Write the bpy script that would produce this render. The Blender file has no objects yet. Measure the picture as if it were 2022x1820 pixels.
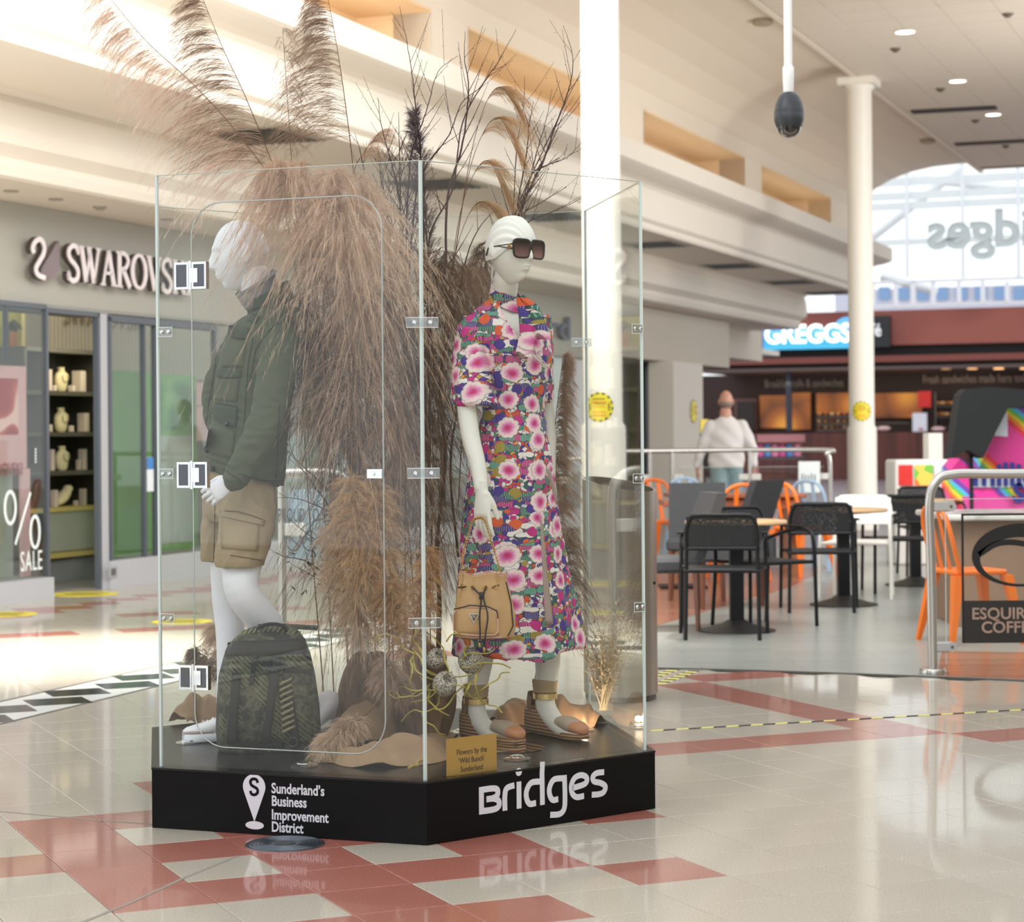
import bpy, math, random
import numpy as np
from mathutils import Vector, Matrix
from mathutils.bvhtree import BVHTree

# ------------------------------------------------------------------ camera, world, lights, exposure
SC = bpy.context.scene
COL = SC.collection
PI = math.pi
F_, YH, ROLL, H = 4177.0, 862.0, 0.00809, 1.31
CR, SR = math.cos(ROLL), math.sin(ROLL)

cam_d = bpy.data.cameras.new('camera')
cam_d.sensor_fit = 'HORIZONTAL'
cam_d.sensor_width = 36.0
cam_d.lens = F_ / 2022.0 * 36.0
cam_d.shift_y = -(910.0 - YH) / 2022.0
cam_d.clip_start = 0.05
cam_d.clip_end = 300
cam_d.dof.use_dof = True
cam_d.dof.focus_distance = 7.35
cam_d.dof.aperture_fstop = 4.6
cam = bpy.data.objects.new('camera', cam_d)
COL.objects.link(cam)
cam.location = (0, 0, H)
cam.rotation_mode = 'QUATERNION'
cam.rotation_quaternion = (Matrix.Rotation(ROLL, 3, 'Y') @ Matrix.Rotation(PI / 2, 3, 'X')).to_quaternion()
SC.camera = cam

w = bpy.data.worlds.new('world')
SC.world = w
w.use_nodes = True
bg = w.node_tree.nodes['Background']
bg.inputs[0].default_value = (0.93, 0.965, 1.0, 1)
bg.inputs[1].default_value = 1.38

SC.view_settings.view_transform = 'Standard'
SC.view_settings.look = 'None'
SC.view_settings.gamma = 1.0
SC.view_settings.exposure = 0.0
SC.view_settings.use_curve_mapping = False
SC.cycles.use_denoising = True
SC.cycles.max_bounces = 10
SC.cycles.transparent_max_bounces = 24
SC.cycles.glossy_bounces = 4
SC.cycles.transmission_bounces = 6
SC.cycles.sample_clamp_indirect = 6.0


def area(name, loc, target, size, size_y, energy, color=(1, 1, 1)):
    d = bpy.data.lights.new(name, 'AREA')
    d.shape = 'RECTANGLE'
    d.size = size
    d.size_y = size_y
    d.energy = energy
    d.color = color
    o = bpy.data.objects.new(name, d)
    COL.objects.link(o)
    o.location = loc
    o.rotation_euler = (Vector(target) - Vector(loc)).to_track_quat('-Z', 'Y').to_euler()
    return o


def spot(name, loc, target, deg, energy, blend=0.6, rad=0.2, color=(1, 0.97, 0.9)):
    d = bpy.data.lights.new(name, 'SPOT')
    d.spot_size = math.radians(deg)
    d.spot_blend = blend
    d.shadow_soft_size = rad
    d.energy = energy
    d.color = color
    o = bpy.data.objects.new(name, d)
    COL.objects.link(o)
    o.location = loc
    o.rotation_euler = (Vector(target) - Vector(loc)).to_track_quat('-Z', 'Y').to_euler()
    return o


spot('assumed_sun_floor', (-1.2, 13.5, 5.9), (-2.75, 12.9, 0), 38, 7000, 1.0, 0.3)  # assumed sunlight: spot lamp standing in for sun on the left floor
spot('assumed_sun_column', (-2.6, 15.4, 5.6), (0.86, 18.4, 3.6), 46, 3800, 0.8, 0.2)  # spot in place of assumed sun on the bright white column
spot('added_spot_mid', (1.6, 14.2, 5.9), (0.0, 14.2, 0), 34, 2600, 1.0, 0.3)  # added spot; brightens the mid floor, whose bounce lifts the soffit
spot('added_spot_far', (-1.2, 19.5, 5.4), (-1.9, 20.5, 0), 52, 3200, 1.0, 0.3)  # another added spot, throwing floor bounce up under the bulkhead
spot('added_spot_aisle', (-3.0, 2.0, 6.5), (-4.5, 3.6, 0), 40, 3600, 1.0, 0.3)  # unseen spot added to light the off-frame floor that the left pane reflects
area('assumed_skylight', (0.2, 3.6, 6.0), (0.0, 7.8, 0.6), 5, 3, 70, (1, 0.97, 0.93))  # assumed daylight from above, an area lamp out of view
area('fill_high', (1.0, 11.5, 6.4), (-1.5, 24.0, 4.6), 6, 3, 380, (1.0, 0.98, 0.95))  # unseen fill added to brighten the bulkhead and vault
area('fill_side', (1.0, 11.0, 4.6), (-4.5, 26.0, 4.2), 6, 1.2, 300, (1.0, 0.98, 0.95))  # second added fill, striking the bulkhead and soffits at a lower angle
area('fill_right', (8.4, 23.2, 2.6), (1.0, 30.0, 4.3), 3, 2.5, 260, (1.0, 0.98, 0.95))  # added area lamp right of the frame, brightens the far soffit
area('fill_low_left', (-4.6, 11.0, 1.5), (-1.6, 26.0, 4.2), 2.0, 2.0, 70, (0.98, 0.99, 1.0))  # added low lamp left of the frame, lifts the bulkhead underside
area('fill_upper_left', (-1.5, 9.0, 5.6), (-4.2, 18.0, 3.0), 4, 3, 110, (0.86, 0.93, 1.0))  # cool fill added for the dim left wall and bulkhead
# ------------------------------------------------------------------ picture -> world helpers (all results are real 3-D positions)
A21 = math.radians(21)
UX, UY = math.sin(A21), math.cos(A21)          # along the mall
NX, NY = math.cos(A21), -math.sin(A21)         # across the mall, to the right


def ray(x, y):
    dx, dy = x - 1011.0, y - YH
    return (CR * dx - SR * dy) / F_, (SR * dx + CR * dy) / F_


def at(x, y, Y):
    a, b = ray(x, y)
    return Vector((a * Y, Y, H - b * Y))


def fl(x, y, z=0.0):
    a, b = ray(x, y)
    Y = (H - z) / b
    return Vector((a * Y, Y, z))


def onL(x, y, L):
    a, b = ray(x, y)
    Y = L / (NX * a + NY)
    return Vector((a * Y, Y, H - b * Y))


def mw(t, L, z):
    return Vector((t * UX + L * NX, t * UY + L * NY, z))


def tof(P):
    return P[0] * UX + P[1] * UY


V3 = Vector


def sm(a, b, x):
    t = max(0.0, min(1.0, (x - a) / (b - a)))
    return t * t * (3 - 2 * t)


def smooth_path(pts, n=8):
    """Catmull-Rom through pts"""
    P = [V3(p) for p in pts]
    if len(P) < 3:
        return P
    Q = [P[0] * 2 - P[1]] + P + [P[-1] * 2 - P[-2]]
    out = []
    for i in range(1, len(Q) - 2):
        p0, p1, p2, p3 = Q[i - 1], Q[i], Q[i + 1], Q[i + 2]
        for k in range(n):
            t = k / n
            out.append(0.5 * ((2 * p1) + (p2 - p0) * t + (2 * p0 - 5 * p1 + 4 * p2 - p3) * t * t + (3 * p1 - p0 - 3 * p2 + p3) * t ** 3))
    out.append(P[-1])
    return out


def lin(c):
    c = c / 255.0
    return c / 12.92 if c <= 0.04045 else ((c + 0.055) / 1.055) ** 2.4


def rgb(c):
    return (lin(c[0]), lin(c[1]), lin(c[2]), 1)


# ------------------------------------------------------------------ node helper and materials
class NT:
    def __init__(s, name):
        s.m = bpy.data.materials.new(name)
        s.m.use_nodes = True
        s.t = s.m.node_tree
        s.t.nodes.clear()
        s.out = s.t.nodes.new('ShaderNodeOutputMaterial')

    def n(s, typ, ins=None, **props):
        nd = s.t.nodes.new(typ)
        for k, v in props.items():
            setattr(nd, k, v)
        for k, v in (ins or {}).items():
            s.set(nd.inputs[k], v)
        return nd

    def set(s, sock, v):
        if isinstance(v, bpy.types.NodeSocket):
            s.t.links.new(v, sock)
        elif isinstance(v, (tuple, list)) and sock.type == 'RGBA' and len(v) == 3:
            sock.default_value = rgb(v)
        else:
            sock.default_value = v

    def math(s, op, a, b=0.0, c=0.0, clamp=False):
        nd = s.n('ShaderNodeMath', {0: a, 1: b, 2: c}, operation=op, use_clamp=clamp)
        return nd.outputs[0]

    def vm(s, op, a, b=(0, 0, 0), scale=None):
        nd = s.n('ShaderNodeVectorMath', {0: a, 1: b}, operation=op)
        if scale is not None:
            s.set(nd.inputs['Scale'], scale)
        return nd

    def mix(s, f, a, b, bt='MIX'):
        nd = s.n('ShaderNodeMix', data_type='RGBA', blend_type=bt)
        s.set(nd.inputs[0], f)
        s.set(nd.inputs[6], a)
        s.set(nd.inputs[7], b)
        return nd.outputs[2]

    def ramp(s, fac, stops, interp='LINEAR'):
        nd = s.n('ShaderNodeValToRGB')
        nd.color_ramp.interpolation = interp
        els = nd.color_ramp.elements
        els[0].position, els[0].color = stops[0][0], rgb(stops[0][1])
        els[1].position, els[1].color = stops[-1][0], rgb(stops[-1][1])
        for p, c in stops[1:-1]:
            e = els.new(p)
            e.color = rgb(c)
        s.set(nd.inputs[0], fac)
        return nd.outputs[0]

    def coord(s, kind='Object'):
        return s.n('ShaderNodeTexCoord').outputs[kind]

    def principled(s, **k):
        p = s.n('ShaderNodeBsdfPrincipled')
        for kk, v in k.items():
            s.set(p.inputs[kk.replace('_', ' ')], v)
        s.t.links.new(p.outputs[0], s.out.inputs[0])
        return p


MATS = {}


def mat(name, c, rough=0.5, metal=0.0, var=0.0, vscale=8.0, bump=0.0, bscale=60.0, emis=0.0, coat=0.0, spec=None, stretch=None, sss=0):
    if name in MATS:
        return MATS[name]
    t = NT(name)
    colr = rgb(c)
    co = t.coord()
    if stretch:
        co = t.n('ShaderNodeMapping', {'Vector': co, 'Scale': stretch}).outputs[0]
    if var > 0:
        nz = t.n('ShaderNodeTexNoise', {'Vector': co, 'Scale': vscale, 'Detail': 4.0})
        fac = t.math('MULTIPLY_ADD', nz.outputs[0], 2 * var, 1 - var)
        colr = t.n('ShaderNodeVectorMath', {0: tuple(rgb(c)[:3]), 'Scale': fac}, operation='SCALE').outputs[0]
    k = dict(Base_Color=colr, Roughness=rough, Metallic=metal)
    p = t.principled(**k)
    if spec is not None:
        p.inputs['Specular IOR Level'].default_value = spec
    if coat:
        p.inputs['Coat Weight'].default_value = coat
        p.inputs['Coat Roughness'].default_value = 0.05
    if emis:
        p.inputs['Emission Color'].default_value = rgb(c)
        p.inputs['Emission Strength'].default_value = emis
    if sss:
        p.inputs['Subsurface Weight'].default_value = sss
        p.inputs['Subsurface Radius'].default_value = (0.02, 0.015, 0.012)
    if bump:
        nb = t.n('ShaderNodeTexNoise', {'Vector': co, 'Scale': bscale, 'Detail': 3.0})
        b = t.n('ShaderNodeBump', {'Height': nb.outputs[0], 'Strength': bump, 'Distance': 0.01})
        t.t.links.new(b.outputs[0], p.inputs['Normal'])
    MATS[name] = t.m
    return t.m


def glass_mat(name, tint=(250, 253, 252), ior=1.5, gloss=1.0):
    t = NT(name)
    g = t.n('ShaderNodeNewGeometry')
    dt = t.math('ABSOLUTE', t.n('ShaderNodeVectorMath', {0: g.outputs['Normal'], 1: g.outputs['Incoming']}, operation='DOT_PRODUCT').outputs['Value'])
    f0 = ((ior - 1) / (ior + 1)) ** 2
    pw = t.math('POWER', t.math('SUBTRACT', 1.0, dt), 5.0)
    fr = t.math('MULTIPLY_ADD', pw, 1 - f0, f0)
    f2 = t.math('MULTIPLY', fr, gloss, clamp=True)
    tr = t.n('ShaderNodeBsdfTransparent', {'Color': tint})
    gl = t.n('ShaderNodeBsdfGlossy', {'Color': (255, 255, 255), 'Roughness': 0.0})
    mx = t.n('ShaderNodeMixShader', {0: f2, 1: tr.outputs[0], 2: gl.outputs[0]})
    t.t.links.new(mx.outputs[0], t.out.inputs[0])
    MATS[name] = t.m
    return t.m


GLASS = glass_mat('clear_glass', (253, 254, 253), 1.45, 0.75)
SHOPGLASS = glass_mat('shop_glass', (236, 240, 236), 1.45, 1.2)
ACRYL = glass_mat('clear_acrylic', (235, 238, 238), 1.6, 2.0)


def strand_mat(name, c, c2):
    t = NT(name)
    nz = t.n('ShaderNodeTexNoise', {'Vector': t.coord(), 'Scale': 14.0, 'Detail': 3.0})
    cc = t.ramp(nz.outputs[0], [(0.3, c), (0.7, c2)])
    d = t.n('ShaderNodeBsdfDiffuse', {'Color': cc})
    tl = t.n('ShaderNodeBsdfTranslucent', {'Color': cc})
    mx = t.n('ShaderNodeMixShader', {0: 0.22, 1: d.outputs[0], 2: tl.outputs[0]})
    t.t.links.new(mx.outputs[0], t.out.inputs[0])
    MATS[name] = t.m
    return t.m


# ------------------------------------------------------------------ mesh helpers
def frame(d, ref=None):
    d = V3(d).normalized()
    r = V3(ref) if ref is not None else (V3((0, 0, 1)) if abs(d.z) < 0.9 else V3((1, 0, 0)))
    x = r.cross(d)
    if x.length < 1e-6:
        x = V3((0, 1, 0)).cross(d)
    x.normalize()
    y = d.cross(x).normalized()
    return x, y


ORG = {}
CNT = {}


class MB:
    def __init__(s):
        s.v = []
        s.f = []
        s.m = []
        s.cur = 0
        s.uv = {}

    def add(s, vs, fs):
        o = len(s.v)
        s.v.extend([tuple(p) for p in vs])
        for f in fs:
            s.f.append([i + o for i in f])
            s.m.append(s.cur)
        return o

    def obox(s, c, a, b, d):
        c, a, b, d = V3(c), V3(a), V3(b), V3(d)
        vs = [c + a * i + b * j + d * k for k in (-1, 1) for j in (-1, 1) for i in (-1, 1)]
        s.add(vs, [(0, 2, 3, 1), (4, 5, 7, 6), (0, 1, 5, 4), (2, 6, 7, 3), (0, 4, 6, 2), (1, 3, 7, 5)])

    def box(s, c, size, rz=0.0):
        x, y, z = [q / 2 for q in size]
        ca, sa = math.cos(rz), math.sin(rz)
        s.obox(c, (x * ca, x * sa, 0), (-y * sa, y * ca, 0), (0, 0, z))

    def rbox(s, c, size, r, rz=0.0, n=3):
        """box with rounded vertical edges and softened rims"""
        x, y, z = [q / 2 for q in size]
        r = min(r, x, y)
        pts = []
        for cx, cy, a0 in ((x - r, y - r, 0), (-x + r, y - r, PI / 2), (-x + r, -y + r, PI), (x - r, -y + r, 1.5 * PI)):
            for k in range(n + 1):
                a = a0 + k / n * PI / 2
                pts.append((cx, cy, a))
        ca, sa = math.cos(rz), math.sin(rz)
        rings = []
        e = min(r * 0.5, z * 0.5)
        for dz, ins in ((-z, e), (-z + e, 0), (z - e, 0), (z, e)):
            ring = []
            for cx, cy, a in pts:
                px, py = cx + (r - ins) * math.cos(a), cy + (r - ins) * math.sin(a)
                ring.append((c[0] + px * ca - py * sa, c[1] + px * sa + py * ca, c[2] + dz))
            rings.append(ring)
        s.loft(rings, True, True)

    def tube(s, pts, r, n=8, caps=True, closed=False, flat=1.0, ref=None):
        P = [V3(p) for p in pts]
        R = r if isinstance(r, (list, tuple)) else [r] * len(P)
        if len(R) != len(P):
            R = [R[0] + (R[-1] - R[0]) * i / (len(P) - 1) for i in range(len(P))]
        rings = []
        x = None
        for i, p in enumerate(P):
            if closed:
                d = P[(i + 1) % len(P)] - P[i - 1]
            else:
                d = P[min(i + 1, len(P) - 1)] - P[max(i - 1, 0)]
            if d.length < 1e-9:
                d = V3((0, 0, 1))
            d.normalize()
            if x is None:
                x, y = frame(d, ref)
            else:
                x = (x - d * x.dot(d))
                if x.length < 1e-6:
                    x, y = frame(d)
                x.normalize()
                y = d.cross(x)
            rings.append([p + x * (math.cos(2 * PI * k / n) * R[i]) + y * (math.sin(2 * PI * k / n) * R[i] * flat) for k in range(n)])
        s.loft(rings, caps and not closed, caps and not closed, closed)

    def loft(s, rings, c0=True, c1=True, closed=False, openring=False):
        n = len(rings[0])
        o = s.add([p for r in rings for p in r], [])
        m = len(rings)
        for i in range(m if closed else m - 1):
            a, b = o + i * n, o + ((i + 1) % m) * n
            for k in range(n - 1 if openring else n):
                k2 = (k + 1) % n
                s.f.append([a + k, a + k2, b + k2, b + k])
                s.m.append(s.cur)
        if c0:
            s.f.append([o + k for k in reversed(range(n))])
            s.m.append(s.cur)
        if c1:
            s.f.append([o + (m - 1) * n + k for k in range(n)])
            s.m.append(s.cur)
        return o

    def lathe(s, prof, c, n=24, axis=(0, 0, 1), sx=1.0, sy=1.0):
        ax = V3(axis).normalized()
        x, y = frame(ax) if abs(ax.z) < 0.99 else (V3((1, 0, 0)), V3((0, 1, 0)))
        c = V3(c)
        rings = [[c + ax * z + x * (math.cos(2 * PI * k / n) * r * sx) + y * (math.sin(2 * PI * k / n) * r * sy) for k in range(n)] for r, z in prof]
        s.loft(rings, True, True)

    def ell(s, c, a, b, d, n=12, m=8):
        c, a, b, d = V3(c), V3(a), V3(b), V3(d)
        rings = []
        for i in range(1, m):
            th = PI * i / m
            rings.append([c - d * math.cos(th) + (a * math.cos(2 * PI * k / n) + b * math.sin(2 * PI * k / n)) * math.sin(th) for k in range(n)])
        s.loft(rings, True, True)

    def prism(s, poly, o, ex, ey, th):
        """2-D polygon (list of (x,y)) in frame o, ex, ey; extruded by vector th"""
        o, ex, ey, th = V3(o), V3(ex), V3(ey), V3(th)
        a = [o + ex * p[0] + ey * p[1] for p in poly]
        n = len(a)
        i0 = s.add(a + [p + th for p in a], [])
        s.f.append([i0 + k for k in reversed(range(n))])
        s.f.append([i0 + n + k for k in range(n)])
        s.m += [s.cur] * 2
        for k in range(n):
            k2 = (k + 1) % n
            s.f.append([i0 + k, i0 + k2, i0 + n + k2, i0 + n + k])
            s.m.append(s.cur)

    def quad(s, a, b, c, d):
        s.add([a, b, c, d], [(0, 1, 2, 3)])

    def mesh(s, name, org=(0, 0, 0)):
        me = bpy.data.meshes.new(name)
        o = V3(org)
        me.from_pydata([(p[0] - o.x, p[1] - o.y, p[2] - o.z) for p in s.v], [], s.f)
        return me

    def build(s, name, m, parent=None, smooth=False, world=True):
        org = ORG.get(parent.name, V3((0, 0, 0))) if (parent and world) else V3((0, 0, 0))
        me = s.mesh(name, org)
        ms = m if isinstance(m, (list, tuple)) else [m]
        for q in ms:
            me.materials.append(q)
        if len(ms) > 1:
            me.polygons.foreach_set('material_index', s.m)
        if smooth:
            me.polygons.foreach_set('use_smooth', [True] * len(me.polygons))
            if smooth != 'all':
                try:
                    me.set_sharp_from_angle(angle=math.radians(50))
                except Exception:
                    pass
        o = bpy.data.objects.new(name, me)
        COL.objects.link(o)
        if parent:
            o.parent = parent
            ORG[o.name] = org
        return o


def link_mesh(name, me, parent=None):
    o = bpy.data.objects.new(name, me)
    COL.objects.link(o)
    if parent:
        o.parent = parent
        ORG[o.name] = ORG.get(parent.name, V3((0, 0, 0)))
    return o


def tag(o, label=None, cat=None, group=None, kind=None):
    if label:
        o['label'] = label
    if cat:
        o['category'] = cat
    if group:
        o['group'] = group
    if kind:
        o['kind'] = kind
    return o


def thing(name, label, cat, loc=(0, 0, 0), group=None):
    o = bpy.data.objects.new(name, None)
    COL.objects.link(o)
    o.location = loc
    o.empty_display_size = 0.1
    ORG[o.name] = V3(loc)
    return tag(o, label, cat, group)


def dup(root, loc=None, rz=None, label=None, group=None, scale=None):
    def cp(o, par):
        c = o.copy()
        COL.objects.link(c)
        if par:
            c.parent = par
        for ch in list(o.children):
            cp(ch, c)
        return c
    r = cp(root, None)
    if loc is not None:
        r.location = loc
    if rz is not None:
        r.rotation_euler = (0, 0, rz)
    if scale:
        r.scale = (scale,) * 3
    if label:
        r['label'] = label
    if group:
        r['group'] = group
    return r


def struct(name, mb, m, smooth=False, parent=None):
    o = mb.build(name, m, parent, smooth)
    if not parent:
        o['kind'] = 'structure'
    return o


# ------------------------------------------------------------------ lettering
def text_mesh(mb, s, o, ex, ey, size, th=0.004, bold=0.0, sx=1.0, align='LEFT', spacing=1.0):
    """adds flat lettering (built-in font outline) to mb; o = baseline start, ex/ey unit vectors"""
    cu = bpy.data.curves.new('t', 'FONT')
    cu.body = s
    cu.size = 1.0
    cu.offset = bold
    cu.extrude = 0.0
    cu.align_x = align
    cu.space_character = spacing
    cu.resolution_u = 3
    ob = bpy.data.objects.new('t', cu)
    COL.objects.link(ob)
    dg = bpy.context.evaluated_depsgraph_get()
    dg.update()
    me = bpy.data.meshes.new_from_object(ob.evaluated_get(dg))
    o, ex, ey = V3(o), V3(ex), V3(ey)
    nrm = ex.cross(ey).normalized()
    vs = [o + ex * (v.co.x * size * sx) + ey * (v.co.y * size) for v in me.vertices]
    n = len(vs)
    fs = [list(p.vertices) for p in me.polygons]
    ed = {}
    for f in fs:
        for a, b in zip(f, f[1:] + f[:1]):
            ed[(a, b)] = 1
    side = [(a, b, b + n, a + n) for (a, b) in ed if (b, a) not in ed]
    mb.add([v + nrm * th for v in vs] + vs, fs + [tuple(reversed(q)) for q in side])
    bpy.data.objects.remove(ob)
    bpy.data.curves.remove(cu)
    bpy.data.meshes.remove(me)


def stroke(mb, pts, wd, o, ex, ey, th=0.004, size=1.0, n=0, zoff=0.0):
    """flat pen stroke with round ends along 2-D points; wd number or list"""
    o, ex, ey = V3(o), V3(ex), V3(ey)
    nrm = ex.cross(ey).normalized()
    P = [V3((p[0], p[1], 0)) for p in pts]
    if n:
        P = smooth_path(P, n)
    W = wd if isinstance(wd, (list, tuple)) else [wd] * len(P)
    if len(W) != len(P):
        W = [W[0] + (W[-1] - W[0]) * i / (len(P) - 1) for i in range(len(P))]
    L, R = [], []
    for i, p in enumerate(P):
        d = (P[min(i + 1, len(P) - 1)] - P[max(i - 1, 0)]).normalized()
        q = V3((-d.y, d.x, 0)) * W[i] / 2
        L.append(p + q)
        R.append(p - q)
    n_ = len(P)
    top = [o + (ex * p.x + ey * p.y) * size + nrm * (th + zoff) for p in L + R]
    bot = [o + (ex * p.x + ey * p.y) * size + nrm * zoff for p in L + R]
    fs = []
    for i in range(n_ - 1):
        fs.append((i, n_ + i, n_ + i + 1, i + 1))
        fs.append((i, i + 1, 2 * n_ + i + 1, 2 * n_ + i))
        fs.append((n_ + i + 1, n_ + i, 3 * n_ + i, 3 * n_ + i + 1))
    fs.append((0, 2 * n_, 3 * n_, n_))
    fs.append((n_ - 1, 2 * n_ - 1, 4 * n_ - 1, 3 * n_ - 1))
    mb.add(top + bot, fs)


def arc2(cx, cy, rx, ry, a0, a1, n=16):
    return [(cx + rx * math.cos(math.radians(a0 + (a1 - a0) * i / n)), cy + ry * math.sin(math.radians(a0 + (a1 - a0) * i / n))) for i in range(n + 1)]
# ================================================================== THE SETTING
random.seed(7)
m_beige = None


def tile_mat(name, c, speck, rough):
    t = NT(name)
    co = t.coord()
    n1 = t.n('ShaderNodeTexNoise', {'Vector': co, 'Scale': 160.0, 'Detail': 3.0, 'Roughness': 0.7})
    n2 = t.n('ShaderNodeTexNoise', {'Vector': co, 'Scale': 1.3, 'Detail': 2.0})
    rnd = t.n('ShaderNodeObjectInfo').outputs['Random']
    sp = t.ramp(n1.outputs[0], [(0.38, speck), (0.5, c), (0.68, tuple(min(255, q + 14) for q in c))])
    f = t.math('MULTIPLY_ADD', n2.outputs[0], 0.12, 0.93)
    f = t.math('MULTIPLY_ADD', rnd, 0.05, f)
    cc = t.n('ShaderNodeVectorMath', {0: sp, 'Scale': f}, operation='SCALE').outputs[0]
    nb = t.n('ShaderNodeTexNoise', {'Vector': co, 'Scale': 2.2, 'Detail': 1.0})
    bp = t.n('ShaderNodeBump', {'Height': nb.outputs[0], 'Strength': 0.25, 'Distance': 0.003})
    p = t.principled(Base_Color=cc, Roughness=rough, Normal=bp.outputs[0])
    p.inputs['Coat Weight'].default_value = 0.6
    p.inputs['Coat Roughness'].default_value = 0.06
    return t.m


TM = {'b': tile_mat('beige_terrazzo', (190, 181, 165), (168, 157, 139), 0.3),
      'r': tile_mat('red_terrazzo', (170, 104, 90), (146, 84, 72), 0.32),
      'k': mat('dark_green_tile', (52, 58, 54), 0.15, var=0.15, vscale=30),
      'w': mat('white_tile', (222, 220, 214), 0.2, var=0.04, vscale=20)}
grout = mat('floor_grout', (180, 171, 156), 0.6)

E1 = (math.cos(math.radians(24)), math.sin(math.radians(24)))
E2 = (-E1[1], E1[0])
TW, TH_ = 0.295, 0.3115


def cellP(a, b):
    e1, e2 = 1.66 + TW * a, 5.49 + TH_ * b
    return (E1[0] * e1 + E2[0] * e2, E1[1] * e1 + E2[1] * e2)


def cafeY(x):
    return 11.89 - 0.337 * (x - 0.81) - 0.069 * (x - 0.81) * (x - 1.79)


RED = set()
for j in range(1, 6):
    RED.add((-1, j))
RED |= {(0, 5), (0, 3), (0, 1), (0, -1), (-2, 3), (-3, 3), (2, 1), (3, 1), (3, 2), (4, 0), (5, 3), (2, -1), (2, 3), (1, 5)}
for j in range(-3, 5):
    RED.add((1, j))
for i in range(1, 13):
    RED.add((i, 7))
for j in range(8, 14):
    RED.add((12, j))
for i in range(13, 17):
    RED.add((i, 14))
for i in range(13, 17):
    RED.add((i, 6))
for i in range(2, 11):
    if i % 4 != 1:
        RED.add((i, 28))
RED |= {(7, 32), (8, 32), (10, 32), (11, 32), (9, 20), (10, 20)}


def band(x, y):
    """signed place across the chequered band: 0..1 inside"""
    ya = 9.78 + (x + 2.38) * (11.46 - 9.78) / 0.56     # lower line
    d = (-(x + 2.38) * 0.949 + (y - 9.78) * 0.316) / 0.458
    return d


base = MB()
base.box((0, 32, -0.06), (60, 76, 0.1))
floor = struct('floor', base, grout)

cells = []
for i in range(-34, 70):
    for j in range(-6, 75):
        cx, cy = cellP(i + .5, j + .5)
        if cy > 25 or cy < 1.5:
            continue
        vis = abs(cx) < 0.262 * cy + 0.5 and cy > 5.0
        side = cx < 0 and cx > -7.5 and cy < 16
        if not (vis or side):
            continue
        if cx * NX + cy * NY < -10.5:
            continue
        if cx > 0.75 and cy > cafeY(cx) - 0.12:
            continue
        if (i, j) in RED and not (band(cx, cy) > -0.6 and band(cx, cy) < 1.6 and cx < 0.3 and cy > 8):
            k = 'r'
        else:
            s = (cx + 3.59) * 0.934 - (cy - 16.55) * 0.358
            k = 'r' if -0.1 < s < 0.28 and cx < 2 else 'b'
        near = (cx * cx + cy * cy) if vis else 1e9
        cells.append((near, i, j, k))
cells.sort()
gap = 0.0022
shared = {}
for k in 'brkw':
    mb = MB()
    a, b = TW / 2 - gap / 2, TH_ / 2 - gap / 2
    e1, e2 = V3((E1[0], E1[1], 0)), V3((E2[0], E2[1], 0))
    o = 0.0015
    top = [e1 * x + e2 * y for x, y in ((-a + o, -b + o), (a - o, -b + o), (a - o, b - o), (-a + o, b - o))]
    rim = [e1 * x + e2 * y - V3((0, 0, o)) for x, y in ((-a, -b), (a, -b), (a, b), (-a, b))]
    low = [p - V3((0, 0, 0.008)) for p in rim]
    mb.loft([low, rim, top], False, True)
    me = mb.mesh('tile')
    me.materials.append(TM[k])
    shared[k] = me
rest = {k: MB() for k in 'brkw'}
for n_, (nr, i, j, k) in enumerate(cells):
    cx, cy = cellP(i + .5, j + .5)
    if n_ < 290:
        o = link_mesh('tile', shared[k], floor)
        o.location = (cx, cy, 0)
    else:
        a, b = TW / 2 - gap / 2, TH_ / 2 - gap / 2
        vs = []
        for z in (-0.009, 0):
            for x, y in ((-a, -b), (a, -b), (a, b), (-a, b)):
                vs.append((cx + E1[0] * x + E2[0] * y, cy + E1[1] * x + E2[1] * y, z))
        rest[k].add(vs, [(4, 5, 6, 7), (0, 1, 5, 4), (1, 2, 6, 5), (2, 3, 7, 6), (3, 0, 4, 7)])
allr = MB()
for q, k in enumerate('brkw'):
    allr.cur = q
    allr.add(rest[k].v, rest[k].f)
o = allr.build('tile_field', [TM[k] for k in 'brkw'], floor)
o['kind'] = 'stuff'

# thin inlay lines of the chequered band and the big floor circle
ln = MB()
dk = mat('dark_inlay', (88, 86, 80), 0.4)


def strip(mb, pts, wd, z0=0.0, z1=0.0012):
    P = [V3((p[0], p[1], 0)) for p in pts]
    for a, b in zip(P, P[1:]):
        d = (b - a).normalized()
        q = V3((-d.y, d.x, 0)) * wd / 2
        vs = [a - q, a + q, b + q, b - q]
        mb.add([p + V3((0, 0, z0)) for p in vs] + [p + V3((0, 0, z1)) for p in vs], [(4, 7, 6, 5), (0, 1, 5, 4), (1, 2, 6, 5), (2, 3, 7, 6), (3, 0, 4, 7)])


for off in (0, 0.458):
    strip(ln, [(-5.2 - 0.949 * off, 1.32 + 0.316 * off), (-2.38 - 0.949 * off, 9.78 + 0.316 * off), (-1.82 - 0.949 * off, 11.46 + 0.316 * off), (-0.6 - 0.949 * off, 15.12 + 0.316 * off)], 0.025)
struct('trim_1', ln, dk)
mb = MB()
ba, bd = V3((-2.38, 9.78, 0)), V3((0.316, 0.949, 0))
bn = V3((-0.949, 0.316, 0))
for k in range(-22, 15):
    p = ba + bd * (k * 0.36)
    mb.add([p + V3((0, 0, 0.0006)), p + bn * 0.458 + V3((0, 0, 0.0006)), p + bn * 0.458 + bd * 0.36 + V3((0, 0, 0.0006)), p + bd * 0.36 + V3((0, 0, 0.0006))], [(3, 2, 1, 0)])
bandw = mb.build('trim_band', TM['w'])
tag(bandw, kind='structure')
dm = MB()
dm.cur = 0
q1, q2 = V3((E1[0], E1[1], 0)) * 0.150, V3((E2[0], E2[1], 0)) * 0.135
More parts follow.
